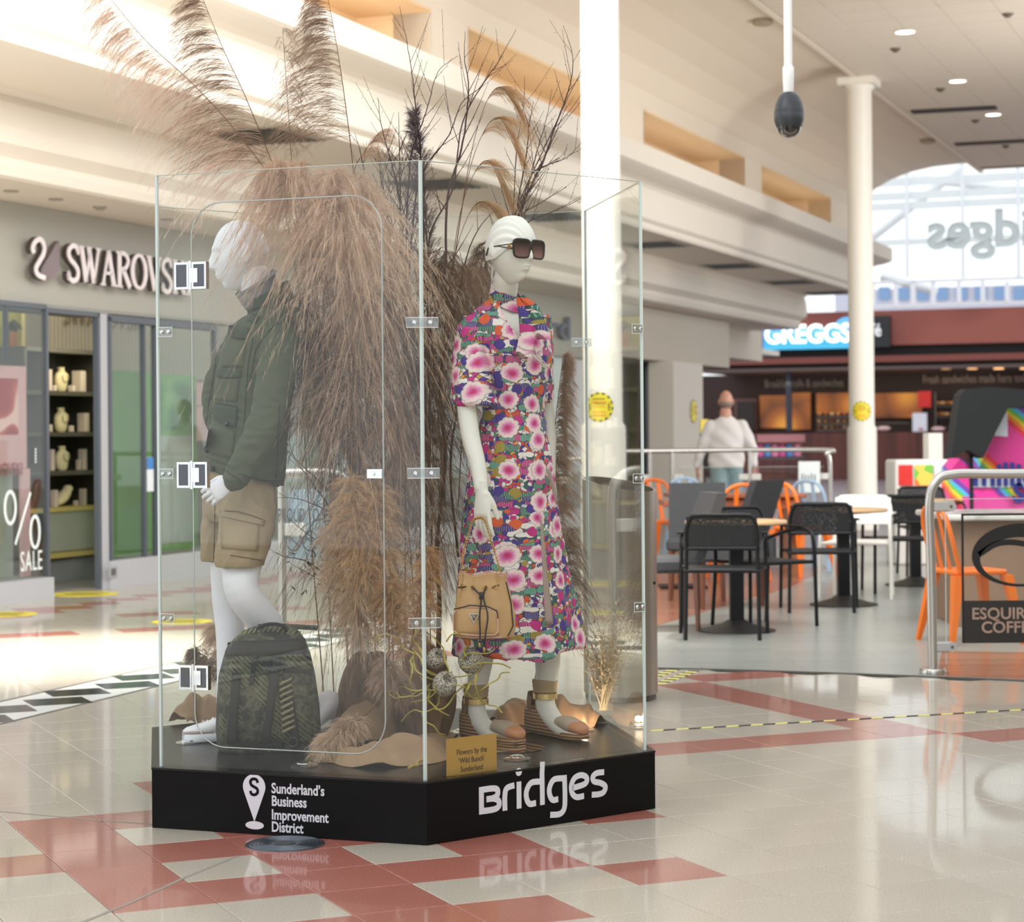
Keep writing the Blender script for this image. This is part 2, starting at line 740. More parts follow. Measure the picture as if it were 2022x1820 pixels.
dm.add([-q1 - q2, q1 - q2, q1 + q2, -q1 + q2, -q1 - q2 - V3((0, 0, .0006)), q1 - q2 - V3((0, 0, .0006)), q1 + q2 - V3((0, 0, .0006)), -q1 + q2 - V3((0, 0, .0006))], [(0, 1, 2, 3), (4, 5, 1, 0), (5, 6, 2, 1), (6, 7, 3, 2), (7, 4, 0, 3)])
dme = dm.mesh('tile')
dme.materials.append(TM['k'])
for k in range(-20, 14):
    o = link_mesh('tile', dme, bandw)
    o.location = ba + bd * (k * 0.36 + 0.1) + bn * (0.229 + (0.05 if k % 2 else -0.05)) + V3((0, 0, 0.0014))
ln = MB()
strip(ln, [fl(x, y)[:2] for x, y in ((-60, 1597), (100, 1611), (200, 1620), (300, 1627), (380, 1630))], 0.012)
strip(ln, [fl(x, y)[:2] for x, y in ((140, 1830), (250, 1786), (360, 1735), (470, 1690))], 0.012)
struct('trim_2', ln, mat('inlay_grey', (140, 134, 124), 0.5))


def fac_tape():
    mb = MB()
    a, b = fl(1284, 1444), fl(2060, 1400)
    d = (b - a).normalized()
    q = V3((-d.y, d.x, 0))
    L = (b - a).length
    n = int(L / 0.06)
    for k in range(n):
        mb.cur = k % 2
        p = a + d * (L * k / n)
        w_ = L / n
        vs = [p, p + d * w_, p + d * (w_ + 0.02) + q * 0.032, p + d * 0.02 + q * 0.032]
        mb.add([(v.x, v.y, 0.0004) for v in vs] + [(v.x, v.y, 0.0016) for v in vs], [(4, 5, 6, 7), (0, 1, 5, 4), (1, 2, 6, 5), (2, 3, 7, 6), (3, 0, 4, 7)])
    return mb


yel = mat('hazard_yellow', (222, 214, 120), 0.5)
blk = mat('black_print', (28, 28, 30), 0.5)
tag(fac_tape().build('hazard_tape', [yel, blk]), 'yellow and black striped tape stuck across the floor right of the case', 'tape')
mb = MB()
p0, p1, p2 = fl(1302, 1350), fl(1372, 1324), fl(1302, 1324)
for r in range(3):
    for k in range(12):
        mb.cur = (k + r) % 2
        c = p0.lerp(p1, (k + .5) / 12) + V3((-0.10, 0.16, 0)) * r * 0.8
        mb.box((c.x, c.y, 0.001), (0.05, 0.06, 0.0016), 1.2)
tag(mb.build('hazard_tape', [yel, blk]), 'short chequered patch of hazard tape beside the grey bin', 'tape')

for x, y, lb, r in ((165, 1173, 'round yellow sticker on the floor before the shop doorway', 0.3), (8, 1213, 'yellow round floor sticker at the far left edge', 0.25), (860 - 500, 1227, 'yellow floor sticker seen through the left glass pane', 0.22)):
    mb = MB()
    p = fl(x, y)
    mb.lathe([(r, 0.0005), (r, 0.002)], (p.x, p.y, 0), 24)
    mb.cur = 1
    for k in range(4):
        mb.box((p.x, p.y + (k - 1.5) * r * 0.35, 0.0026), (r * (0.9 if k % 2 else 1.3), r * 0.13, 0.001))
    tag(mb.build('floor_sticker', [mat('sticker_yellow', (226, 208, 60), 0.5), mat('sticker_print', (90, 80, 40), 0.5)]), lb, 'sticker')

# round drain cover
t_ = thing('drain_cover', 'round grey metal drain cover with ringed grooves before the plinth', 'drain cover', fl(563, 1667))
mb = MB()
p = fl(563, 1667)
steel = mat('worn_steel', (120, 126, 132), 0.3, 0.85, var=0.15, vscale=40)
mb.lathe([(0.128, 0.0), (0.128, 0.003), (0.121, 0.0045), (0.04, 0.0045)], (p.x, p.y, 0), 48)
mb.build('disc', steel, t_, True)
mb = MB()
for r in (0.055, 0.068, 0.081, 0.094, 0.107, 0.118):
    mb.tube([(p.x + r * math.cos(a * PI / 24), p.y + r * math.sin(a * PI / 24), 0.0045) for a in range(48)], 0.0028, 6, closed=True)
mb.build('ring_rib', mat('dull_steel', (92, 98, 106), 0.35, 0.8), t_, True)
mb = MB()
mb.lathe([(0.034, 0.0046), (0.034, 0.006), (0.03, 0.007)], (p.x, p.y, 0), 24)
mb.build('centre_plate', mat('centre_steel', (84, 86, 86), 0.5, 0.6, bump=0.5, bscale=300), t_)

# cafe floor slabs
t = NT('wood_look_floor')
co = t.n('ShaderNodeMapping', {'Vector': t.coord(), 'Rotation': (0, 0, -0.05)}).outputs[0]
br = t.n('ShaderNodeTexBrick', {'Vector': co, 'Scale': 1.0, 'Mortar Size': 0.004, 'Brick Width': 1.1, 'Row Height': 0.14, 'Color1': (150, 152, 144), 'Color2': (166, 164, 154), 'Mortar': (122, 122, 116)})
nz = t.n('ShaderNodeTexNoise', {'Vector': t.n('ShaderNodeMapping', {'Vector': co, 'Scale': (3, 26, 1)}).outputs[0], 'Scale': 1.0, 'Detail': 4.0})
cc = t.mix(t.math('MULTIPLY', nz.outputs[0], 0.6), br.outputs[0], (124, 134, 132))
t.principled(Base_Color=cc, Roughness=0.28)
greyfloor = t.m
t = NT('brown_wood_floor')
co = t.n('ShaderNodeMapping', {'Vector': t.coord(), 'Rotation': (0, 0, 0.1)}).outputs[0]
br = t.n('ShaderNodeTexBrick', {'Vector': co, 'Scale': 1.0, 'Mortar Size': 0.004, 'Brick Width': 1.2, 'Row Height': 0.14, 'Color1': (150, 98, 76), 'Color2': (172, 122, 98), 'Mortar': (100, 68, 54)})
t.principled(Base_Color=br.outputs[0], Roughness=0.25)
brownfloor = t.m
mb = MB()
arc = [(x, cafeY(x)) for x in [0.72 + 0.16 * k for k in range(24)]]
poly = arc + [(5.6, 9.0), (9, 14), (9, 24.3), (1.4, 24.3), (0.95, 14)]
mb.prism(poly, (0, 0, -0.008), (1, 0, 0), (0, 1, 0), (0, 0, 0.010))
struct('floor_2', mb, greyfloor)
mb = MB()
strip(mb, arc, 0.03, 0, 0.006)
struct('trim_3', mb, mat('cafe_edge', (92, 94, 92), 0.4, 0.4))
mb = MB()
a, b, c_, d_ = fl(1296, 1236), fl(1560, 1160), fl(1640, 1120), fl(1296, 1120)
mb.prism([(q.x, q.y) for q in (a, b, c_, d_)], (0, 0, 0.0005), (1, 0, 0), (0, 1, 0), (0, 0, 0.003))
a, b, c_, d_ = fl(1850, 1334), fl(2100, 1345), fl(2100, 1290), fl(1860, 1286)
mb.prism([(q.x, q.y) for q in (a, b, c_, d_)], (0, 0, 0.0005), (1, 0, 0), (0, 1, 0), (0, 0, 0.003))
struct('floor_3', mb, brownfloor)
mb = MB()
mb.prism([(1.4, 24.3), (14, 24.3), (22, 66), (3.5, 66)], (0, 0, -0.008), (1, 0, 0), (0, 1, 0), (0, 0, 0.009))
struct('floor_4', mb, mat('mauve_floor', (136, 124, 128), 0.3, var=0.12, vscale=2))
mb = MB()
mb.prism([mw(11, -10.3, 0)[:2], mw(21.5, -10.3, 0)[:2], mw(21.5, -14.5, 0)[:2], mw(11, -14.5, 0)[:2]], (0, 0, -0.004), (1, 0, 0), (0, 1, 0), (0, 0, 0.006))
struct('floor_5', mb, mat('shop_floor_grey', (112, 112, 110), 0.35, var=0.06))

# ---------------------------------------------------------------- left wall, bulkhead, vault
plaster = mat('cream_plaster', (226, 217, 203), 0.75, var=0.03, vscale=1.5)
white_pl = mat('white_plaster', (236, 233, 228), 0.7)
fasciam = mat('grey_fascia', (166, 163, 152), 0.6, var=0.02, vscale=1)
WL = -10.05


def mbox(mb, t0, t1, L0, L1, z0, z1):
    c = mw((t0 + t1) / 2, (L0 + L1) / 2, (z0 + z1) / 2)
    mb.obox(c, (UX * (t1 - t0) / 2, UY * (t1 - t0) / 2, 0), (NX * (L1 - L0) / 2, NY * (L1 - L0) / 2, 0), (0, 0, (z1 - z0) / 2))


def extrude(mb, prof, t0, t1, steps=1):
    rings = []
    for k in range(steps + 1):
        tt = t0 + (t1 - t0) * k / steps
        rings.append([mw(tt, L, z) for L, z in prof])
    mb.loft(rings, True, True)


mb = MB()
mbox(mb, 8, 34.0, WL - 0.35, WL, 2.455, 3.27)
wall_l = struct('wall_left', mb, fasciam)
mb = MB()
mbox(mb, 8, 34.0, WL - 0.02, WL + 0.015, 2.43, 2.458)
struct('trim_4', mb, mat('grey_trim', (142, 140, 132), 0.5))
mb = MB()
prof = [(WL - 0.3, 3.272), (-9.2, 3.272), (-9.16, 3.29), (-9.13, 3.36), (-9.14, 3.42), (-9.02, 3.5), (-9.0, 3.62), (-9.02, 3.8), (-9.05, 3.86), (-9.0, 3.9), (-7.95, 3.9), (-7.93, 3.87), (-7.86, 3.87), (-7.84, 3.9), (-7.84, 3.95), (-7.79, 3.985), (-7.78, 4.0),
        (-7.78, 4.36), (-7.74, 4.40), (-7.66, 4.42), (-7.58, 4.43), (-7.50, 4.45), (-7.44, 4.47), (-7.40, 4.49), (-7.40, 4.72), (-7.46, 4.735), (-8.5, 4.735), (-8.5, 4.9), (-10.6, 4.9), (-10.6, 3.272)]
extrude(mb, prof, 10.5, 38.9)
struct('ceiling_1', mb, plaster)

mb = MB()
OP = [(14.1, 19.2), (20.2, 25.2), (26.24, 31.32), (32.4, 37.34)]
ends = [12.0] + [q for a in OP for q in a] + [38.9]
for a, b in zip(ends[0::2], ends[1::2]):
    mbox(mb, a, b, -8.6, -8.2, 4.72, 5.54)
prof = [(-8.6, 5.54), (-8.2, 5.54), (-8.12, 5.74), (-7.9, 5.95), (-7.6, 6.11), (-7.2, 6.24), (-6.8, 6.31), (-6.3, 6.34), (-5.95, 6.34), (-5.95, 6.15), (-5.87, 6.15), (-5.87, 6.5), (-8.6, 6.5)]
extrude(mb, prof, 12.0, 39.9)
struct('ceiling_2', mb, mat('vault_plaster', (232, 220, 202), 0.8))
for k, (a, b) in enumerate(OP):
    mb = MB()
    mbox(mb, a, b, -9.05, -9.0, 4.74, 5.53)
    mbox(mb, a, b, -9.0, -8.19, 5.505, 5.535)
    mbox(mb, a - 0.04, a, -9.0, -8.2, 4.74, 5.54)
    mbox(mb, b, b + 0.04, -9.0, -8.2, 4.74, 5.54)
    struct('wall_niche', mb, mat('warm_niche', (232, 202, 162), 0.7))  # warm glow of the lit recess is mixed into this plaster colour
    c = mw((a + b) / 2, -8.45, 4.80)
    area('niche_light', c, mw((a + b) / 2, -8.72, 5.5), 0.12, b - a - 0.3, 7, (1, 0.92, 0.8)).rotation_euler = (Matrix.Rotation(-A21, 3, 'Z') @ Matrix.Rotation(math.radians(180 - 22), 3, 'Y')).to_euler()
ventm = mat('vent_dark', (62, 60, 56), 0.6)
for k, tt in enumerate((16.1, 19.9, 23.4, 27.4, 31.4, 35.2, 38.2)):
    names = ['behind the leftmost tall plume', 'behind the purple plume', 'above the white head wrap', 'right of the white column', 'next beyond the one by the column', 'second from the far end', 'farthest one']
    v = thing('ceiling_vent', 'dark square vent in the cream bulkhead soffit, ' + names[k], 'vent', mw(tt, -8.45, 3.9))
    mb = MB()
    mbox(mb, tt - 0.42, tt + 0.42, -8.8, -8.1, 3.893, 3.8995)
    mb.build('backing', ventm, v)
    mb = MB()
    for a_, b_, c_, d_ in ((-0.44, 0.44, -8.84, -8.8), (-0.44, 0.44, -8.1, -8.06), (-0.45, -0.42, -8.84, -8.06), (0.42, 0.45, -8.84, -8.06)):
        mbox(mb, tt + a_, tt + b_, c_, d_, 3.885, 3.899)
    mb.build('frame', mat('vent_frame', (176, 170, 158), 0.5), v)
    mb = MB()
    for q in range(10):
        L = -8.77 + q * 0.07
        mbox(mb, tt - 0.42, tt + 0.42, L, L + 0.012, 3.876, 3.893)
    mb.build('slat', mat('vent_slat', (96, 94, 88), 0.5), v)
# small soffit downlights, sprinklers
lampw = mat('lamp_glow', (255, 246, 228), 0.3, emis=3.0)
for k, (x, y) in enumerate(((22, 357), (110, 350), (197, 369), (330, 395))):
    p = onL(x, y, -9.6)
    L = -9.6
    P_ = mw(tof(p), L, 3.272)
    mb = MB()
    mb.lathe([(0.06, 0), (0.06, -0.012), (0.045, -0.014), (0.03, -0.03 if k == 2 else -0.016)], P_, 16)
    tag(mb.build('soffit_fitting', mat('fitting_grey', (158, 150, 136), 0.4)), ['flat round fitting at the left edge of the low soffit', 'flush oval downlight in the low soffit above the grey fascia', 'small sprinkler head hanging from the low soffit', 'flush fitting in the low soffit beside the glass edge'][k], 'ceiling fitting')
k = 0
for x, y in ((1375, 94), (1519, 184), (1636, 253), (1729, 305)):
    mb = MB()
    p = onL(x, y, -7.0)
    zz = 6.28
    b_ = ray(x, y)
    Y = (H - zz) / b_[1]
    P_ = V3((b_[0] * Y, Y, zz))
    mb.lathe([(0.07, 0.03), (0.05, -0.02), (0.02, -0.05)], P_, 10)
    tag(mb.build('sprinkler', mat('sprinkler_brown', (96, 84, 70), 0.5)), ['sprinkler head in the curved ceiling beside the white column', 'sprinkler head in the curved ceiling left of the camera dome', 'sprinkler head in the curved ceiling right of the camera dome', 'sprinkler head in the curved ceiling by the second column', 'last sprinkler head in the curved ceiling before the arch'][k], 'sprinkler')
    k += 1
for x, y, lb in ((1506, 40, 'round speaker in the vault beside the ceiling edge, above the dome camera pole'), (1832, 276, 'small speaker in the vault near the arched opening')):
    b_ = ray(x, y)
    Y = (H - 6.33) / b_[1]
    mb = MB()
    mb.lathe([(0.12, 0.0), (0.13, -0.04), (0.1, -0.06)], (b_[0] * Y, Y, 6.33), 16)
    tag(mb.build('ceiling_speaker', mat('speaker_cream', (170, 158, 134), 0.5)), lb, 'speaker')

# flat tiled ceiling on the right
mb = MB()
extrude(mb, [(-5.87, 6.17), (-0.5, 6.17), (-0.5, 6.4), (-5.87, 6.4)], 19.0, 39.6)
ceil = struct('ceiling_3', mb, mat('ceiling_grid', (150, 138, 124), 0.7))
tm = mat('ceiling_tile', (222, 210, 194), 0.7, var=0.03, vscale=3)
mb = MB()
mbox(mb, -0.295, 0.295, -0.295, 0.295, -0.008, 0.004)
tme = mb.mesh('tile')
tme.materials.append(tm)
for a in range(32):
    for b in range(8):
        tt, L = 20.2 + a * 0.6, -5.55 + b * 0.6
        P_ = mw(tt, L, 6.165)
        if P_.x > 0.262 * P_.y + 0.5 or tt > 39.4:
            continue
        o = link_mesh('tile', tme, ceil)
        o.location = P_
for k, (x, y) in enumerate(((1787, 63), (1891, 160), (1961, 226))):
    a_, b_ = ray(x, y)
    Y = (H - 6.15) / b_
    P_ = V3((a_ * Y, Y, 6.155))
    v = thing('downlight', 'lit round downlight in the tiled ceiling, ' + ['nearest of the three', 'middle one of three', 'beside the dark slot'][k], 'light', P_)
    mb = MB()
    mb.lathe([(0.13, 0.0), (0.13, -0.008), (0.115, -0.012), (0.115, 0.0)], P_, 24)
    mb.build('ring', white_pl, v, True)
    mb = MB()
    mb.lathe([(0.112, -0.002), (0.112, -0.009)], P_, 24)
    mb.build('lens', mat('downlight_glow', (255, 248, 235), 0.3, emis=4.0), v)
k = 0
for x0, x1, y in ((1800, 1968, 217), (1886, 2060, 281)):
    a_, b_ = ray(x0, y + 4)
    Y = (H - 6.15) / b_
    a2, b2 = ray(x1, y - 5)
    Y2 = (H - 6.15) / b2
    P0, P1 = V3((a_ * Y, Y, 6.15)), V3((a2 * Y2, Y2, 6.15))
    mb = MB()
    d = (P1 - P0) / 2
    mb.obox((P0 + P1) / 2 - V3((0, 0, 0.004)), d, V3((-d.y, d.x, 0)).normalized() * 0.17, (0, 0, 0.006))
    tag(mb.build('linear_slot', mat('slot_dark', (52, 44, 38), 0.6)), ['long dark slot diffuser in the tiled ceiling above the lit downlight', 'farther dark slot diffuser in the tiled ceiling near its end'][k], 'ceiling slot')
    k += 1
for k, (x, y) in enumerate(((1768, 97), (1857, 176), (1926, 238), (1986, 288), (1990, 28))):
    a_, b_ = ray(x, y)
    Y = (H - 6.15) / b_
    mb = MB()
    mb.lathe([(0.08, 0.0), (0.06, -0.03), (0.02, -0.06)], (a_ * Y, Y, 6.17), 10)
    tag(mb.build('sprinkler', mat('sprinkler_brown', (96, 84, 70), 0.5)), ['sprinkler under the nearest downlight of the tiled ceiling', 'sprinkler left of the middle downlight', 'sprinkler between the two dark ceiling slots', 'sprinkler beneath the farther dark slot', 'smoke detector in the top right corner of the tiled ceiling'][k], 'sprinkler')

# columns
colm = mat('cream_column', (232, 226, 214), 0.45)
for k, (x, s_) in enumerate(((1189, 1.0), (1700, 1.0))):
    P_ = onL(x, 620, -5.9)
    c = V3((P_.x, P_.y, 0))
    mb = MB()
    mb.lathe([(0.215, 0), (0.215, 0.12), (0.2, 0.14), (0.2, 1.36), (0.195, 1.40), (0.172, 1.43), (0.168, 6.0), (0.2, 6.03), (0.2, 6.06)], c, 40)
    mb.box((c.x, c.y, 6.11), (0.5, 0.5, 0.1), A21 * -1)
    o = struct('column', mb, colm, True)
    # round sticker on the column, facing the aisle
    d = V3((-c.x, -c.y, 0)).normalized()
    zc = (at(1180, 804, c.y).z if k == 0 else at(1698, 812, c.y).z)
    r = 0.13 if k == 0 else 0.135
    e = d.cross(V3((0, 0, 1)))
    off = -0.035 if k == 0 else 0.0
    mb = MB()

    def curvept(u, v, lift):
        a = (u + off) / 0.172
        return c + d * ((0.172 + lift) * math.cos(a)) - e * ((0.172 + lift) * math.sin(a)) + V3((0, 0, zc + v))
    n = 28
    for ring, (r0, r1, mi) in enumerate(((0, 0.86, 0), (0.86, 1.0, 1))):
        for q in range(n):
            a0, a1 = 2 * PI * q / n, 2 * PI * (q + 1) / n
            mb.cur = 0 if ring == 0 else (1 if q % 2 else 0)
            steps = 5 if ring == 0 else 1
            for h in range(steps):
                ra, rb = r * (r0 + (r1 - r0) * h / steps), r * (r0 + (r1 - r0) * (h + 1) / steps)
                mb.quad(curvept(ra * math.cos(a0), ra * math.sin(a0), 0.002), curvept(rb * math.cos(a0), rb * math.sin(a0), 0.002), curvept(rb * math.cos(a1), rb * math.sin(a1), 0.002), curvept(ra * math.cos(a1), ra * math.sin(a1), 0.002))
    for mi, rows in ((2, ((-0.5, 0.28, 0.085), (-0.5, -0.62, 0.1), (-0.5, 0.0, 0.06), (-0.5, -0.38, 0.07))), (1, ((-0.72, -0.25, 0.5), (0.62, -0.25, 0.5), (-0.4, 0.5, 0.07), (-0.3, 0.2, 0.05)))):
        for (u0, v0, hh) in rows:
            mb.cur = mi
            u1 = u0 + (1.0 if mi == 2 else (0.1 if hh > 0.2 else 0.8))
            for h in range(4):
                ua, ub = r * (u0 + (u1 - u0) * h / 4), r * (u0 + (u1 - u0) * (h + 1) / 4)
                mb.quad(curvept(ua, r * v0, 0.003), curvept(ub, r * v0, 0.003), curvept(ub, r * (v0 + hh), 0.003), curvept(ua, r * (v0 + hh), 0.003))
    tag(mb.build('round_sticker', [mat('sticker_bright', (240, 222, 40), 0.5), blk, mat('sticker_orange', (236, 120, 40), 0.5)]), ['round yellow distancing sticker on the bright white column', 'round yellow distancing sticker on the second cream column'][k], 'sticker')

# square pier at the end of the left row
p_ = onL(1330, 800, -9.4)
q_ = onL(1388, 800, -9.4)
mb = MB()
mbox(mb, tof(p_), tof(q_), -9.8, -9.4, 0, 2.46)
struct('column_pier', mb, mat('pier_cream', (214, 206, 192), 0.6))
mb = MB()
c = onL(1370, 812, -9.39)
r = 0.19
for q in range(20):
    a0, a1 = 2 * PI * q / 20, 2 * PI * (q + 1) / 20
    for r0, r1, mi in ((0, 0.85, 0), (0.85, 1, 1 if q % 2 else 0)):
        mb.cur = mi
        f = lambda rr, a: mw(tof(c) + rr * r * math.cos(a), -9.388, c.z + rr * r * math.sin(a))
        mb.quad(f(r0, a0), f(r1, a0), f(r1, a1), f(r0, a1))
mb.cur = 1
for u in (-0.08, 0.08):
    mb.quad(*[mw(tof(c) + u + a, -9.386, c.z + b) for a, b in ((-0.02, -0.06), (0.02, -0.06), (0.02, 0.1), (-0.02, 0.1))])
tag(mb.build('round_sticker', [mat('sticker_bright', (240, 222, 40), 0.5), blk]), 'round yellow distancing sticker on the square pier by the dark doorway', 'sticker')

# far bulkhead blocks over the doorway
mb = MB()
mbox(mb, 29.4, tof(onL(1440, 680, -9.6)), -10.4, -9.6, 2.47, 3.26)
struct('wall_1', mb, mat('beige_block', (196, 186, 170), 0.7))
mb = MB()
mbox(mb, 33.5, tof(onL(1505, 680, -10.1)), -11.0, -10.1, 2.72, 3.3)
struct('wall_2', mb, mat('beige_block', (196, 186, 170), 0.7))
# end of the cream corridor ceiling and dark shop interiors behind the glass fronts
mb = MB()
mbox(mb, 21.5, 42.0, -14.6, -14.5, 0, 3.4)
struct('wall_3', mb, mat('shop_back', (150, 146, 138), 0.7, var=0.25, vscale=1.2))
mb = MB()
mbox(mb, 10, 42.0, -14.6, -10.3, 2.9, 3.0)
struct('ceiling_4', mb, mat('shop_ceiling', (210, 206, 198), 0.7))

mb = MB()
mbox(mb, 3.0, 18.0, 2.6, 2.8, 0, 3.3)
struct('wall_right_added', mb, mat('added_right_wall', (176, 166, 152), 0.7, var=0.2, vscale=0.6))  # unseen plain wall, added for darker glass reflections and less side light
# ---------------------------------------------------------------- CCTV dome on its pole
cy = 11.0
c = at(1558, 226, cy)
t_ = thing('dome_camera', 'dark grey dome security camera hanging on a white pole', 'security camera', c)
mb = MB()
top = at(1555, 0, cy)
mb.lathe([(0.024, 0.11), (0.027, 0.12), (0.03, 0.2), (0.03, 0.245), (0.024, 0.25), (0.022, 0.26), (0.022, 3.2)], (c.x - 0.002, c.y, c.z), 20)
mb.build('pole', white_pl, t_, True)
mb = MB()
mb.lathe([(0.016, 0.118), (0.036, 0.112), (0.056, 0.09), (0.071, 0.055), (0.079, 0.01), (0.078, 0.005), (0.0795, 0.0), (0.077, -0.035), (0.068, -0.06), (0.066, -0.066)], c, 32)
mb.build('housing', mat('dome_grey', (50, 52, 56), 0.35), t_, True)
mb = MB()
mb.lathe([(0.063, -0.06), (0.062, -0.075), (0.05, -0.1), (0.03, -0.115), (0.008, -0.12)], c, 28)
mb.build('lens_dome', mat('dome_lens', (22, 22, 24), 0.06, coat=1.0), t_, True)
mb = MB()
mb.tube([V3(c) + V3((0.03 * math.cos(a), -0.045, -0.085 + 0.02 * math.sin(a))) for a in [q * PI / 8 for q in range(16)]], 0.004, 6, closed=True)
mb.build('lens_ring', mat('ring_brown', (120, 104, 86), 0.4), t_, True)
# ================================================================== SHOP FRONTS ON THE LEFT
def T(x, y=900, L=-10.05):
    return tof(onL(x, y, L))


def wrect(mb, x0, x1, z0, z1, L0, L1, yy=900, Lr=None):
    """box on the mall wall: picture columns x0..x1 seen at plane L1"""
    mbox(mb, T(x0, yy, Lr or L1), T(x1, yy, Lr or L1), L0, L1, z0, z1)


alu = mat('shop_aluminium', (150, 152, 156), 0.4, 0.3)
aluD = mat('shop_frame_dark', (86, 90, 96), 0.4, 0.3)
W_U, W_Z = V3((UX, UY, 0)), V3((0, 0, 1))

# raised bronze-white lettering on the grey fascia
sign_c = mat('sign_pale_metal', (226, 214, 212), 0.35, 0.1)
sign_d = mat('sign_dark_edge', (70, 60, 58), 0.5)
x0_, x1_ = 108, 352
t0, t1 = T(108, 520), T(355, 560)
zb = onL(108, 553, -10.0).z
zh = onL(108, 481, -10.0).z - zb
wl_ = t1 - t0
O = mw(t0, -9.93, zb)


def serif_letter(mb, ch, x, w_, hh, o, th):
    S = lambda pts, wd, n=0: stroke(mb, [(x + p[0] * w_, p[1] * hh) for p in pts], wd if not isinstance(wd, list) else wd, o, W_U, W_Z, th, 1.0, n)
    k, f, sr = 0.052, 0.026, 0.018

    def ser(cx, y, half=0.19):
        S([(cx - half, y), (cx + half, y)], sr)
    if ch == 'S':
        S([(0.92, 0.80), (0.80, 0.93), (0.5, 0.98), (0.18, 0.88), (0.1, 0.72), (0.3, 0.57), (0.62, 0.46), (0.88, 0.30), (0.82, 0.10), (0.5, 0.01), (0.2, 0.06), (0.08, 0.2)], [f, f, k, k, k, k, k, k, k, k, f, f] if False else k * 0.8, 5)
        S([(0.92, 0.96), (0.92, 0.74)], sr)
        S([(0.08, 0.02), (0.08, 0.26)], sr)
    if ch == 'W':
        S([(0.08, 0.98), (0.3, 0.02)], k)
        S([(0.3, 0.02), (0.5, 0.9)], f)
        S([(0.44, 0.98), (0.68, 0.02)], k)
        S([(0.68, 0.02), (0.92, 0.98)], f)
        ser(0.08, 0.98, 0.12)
        ser(0.46, 0.98, 0.1)
        ser(0.92, 0.98, 0.1)
    if ch == 'A':
        S([(0.12, 0.01), (0.5, 0.98)], f)
        S([(0.5, 0.98), (0.86, 0.01)], k)
        S([(0.24, 0.34), (0.74, 0.34)], f)
        ser(0.12, 0.01, 0.14)
        ser(0.88, 0.01, 0.16)
    if ch == 'R':
        S([(0.2, 0.0), (0.2, 0.98)], k)
        S([(0.2, 0.96), (0.6, 0.95), (0.84, 0.76), (0.6, 0.54), (0.24, 0.5)], k * 0.75, 5)
        S([(0.46, 0.5), (0.95, 0.01)], k)
        ser(0.2, 0.01, 0.2)
        ser(0.14, 0.98, 0.14)
    if ch == 'O':
        P = [(0.5 + 0.42 * math.cos(a), 0.5 + 0.48 * math.sin(a)) for a in [q * PI / 14 for q in range(29)]]
        W = [f + (k - f) * abs(math.cos(q * PI / 14)) for q in range(29)]
        stroke(mb, [(x + p[0] * w_, p[1] * hh) for p in P], W, o, W_U, W_Z, th)
    if ch == 'V':
        S([(0.08, 0.98), (0.5, 0.01)], k)
        S([(0.5, 0.01), (0.9, 0.98)], f)
        ser(0.1, 0.98, 0.17)
        ser(0.9, 0.98, 0.14)
    if ch == 'K':
        S([(0.2, 0.0), (0.2, 0.98)], k)
        S([(0.24, 0.44), (0.8, 0.96)], f)
        S([(0.42, 0.6), (0.9, 0.02)], k)
        ser(0.2, 0.01, 0.18)
        ser(0.2, 0.98, 0.18)
        ser(0.9, 0.01, 0.14)
        ser(0.8, 0.98, 0.14)
    if ch == 'I':
        S([(0.5, 0.0), (0.5, 0.98)], k)
        ser(0.5, 0.01, 0.4)
        ser(0.5, 0.98, 0.4)


ws = {'S': 0.78, 'W': 1.35, 'A': 1.02, 'R': 0.98, 'O': 1.15, 'V': 1.0, 'K': 0.98, 'I': 0.42}
word = 'SWAROVSKI'
tot = sum(ws[c] for c in word)
sg = thing('shop_sign', 'raised pale serif letters and swan emblem on the grey fascia at left', 'sign', mw(t0, -10.0, zb))
xx = 0
for ch in word:
    cw = ws[ch] / tot * wl_
    for m_, off, th, nm in ((sign_c, 0.0, 0.012, 'letter'), (sign_d, -0.05, 0.046, 'letter_return')):
        mb = MB()
        serif_letter(mb, ch, xx, cw * 0.95, zh, O + V3((NX, NY, 0)) * off, th)
        ob = mb.build(nm, m_, sg)
    xx += cw
for m_, off, th, nm in ((sign_c, 0.0, 0.012, 'swan_neck'), (sign_d, -0.05, 0.046, 'emblem_return')):
    mb = MB()
    q0 = T(38, 520)
    sc_ = T(94, 520) - q0
    o_ = mw(q0, -9.93 + off, onL(60, 548, -10).z)
    hh = onL(60, 470, -10).z - o_.z
    stroke(mb, [(a * sc_, b * hh) for a, b in ((0.06, 0.60), (0.02, 0.72), (0.10, 0.88), (0.28, 0.97), (0.42, 0.82), (0.40, 0.62), (0.26, 0.42), (0.13, 0.22), (0.2, 0.06), (0.45, 0.0))], [0.012, 0.02, 0.035, 0.045, 0.045, 0.045, 0.05, 0.05, 0.05, 0.03] if False else 0.042, o_, W_U, W_Z, th, 1.0, 5)
    mb.build(nm, m_, sg)
mb = MB()
mb.prism([(a * sc_, b * hh) for a, b in ((0.97, 1.0), (0.98, 0.55), (0.97, 0.25), (0.85, 0.06), (0.6, -0.02), (0.34, 0.0), (0.3, 0.1), (0.34, 0.25), (0.5, 0.45), (0.68, 0.66), (0.84, 0.9))], mw(q0, -9.98, o_.z), W_U, W_Z, V3((NX, NY, 0)) * 0.055)
mb.build('swan_wing', mat('sign_silver', (128, 112, 112), 0.4, 0.5, var=0.25, vscale=4), sg)

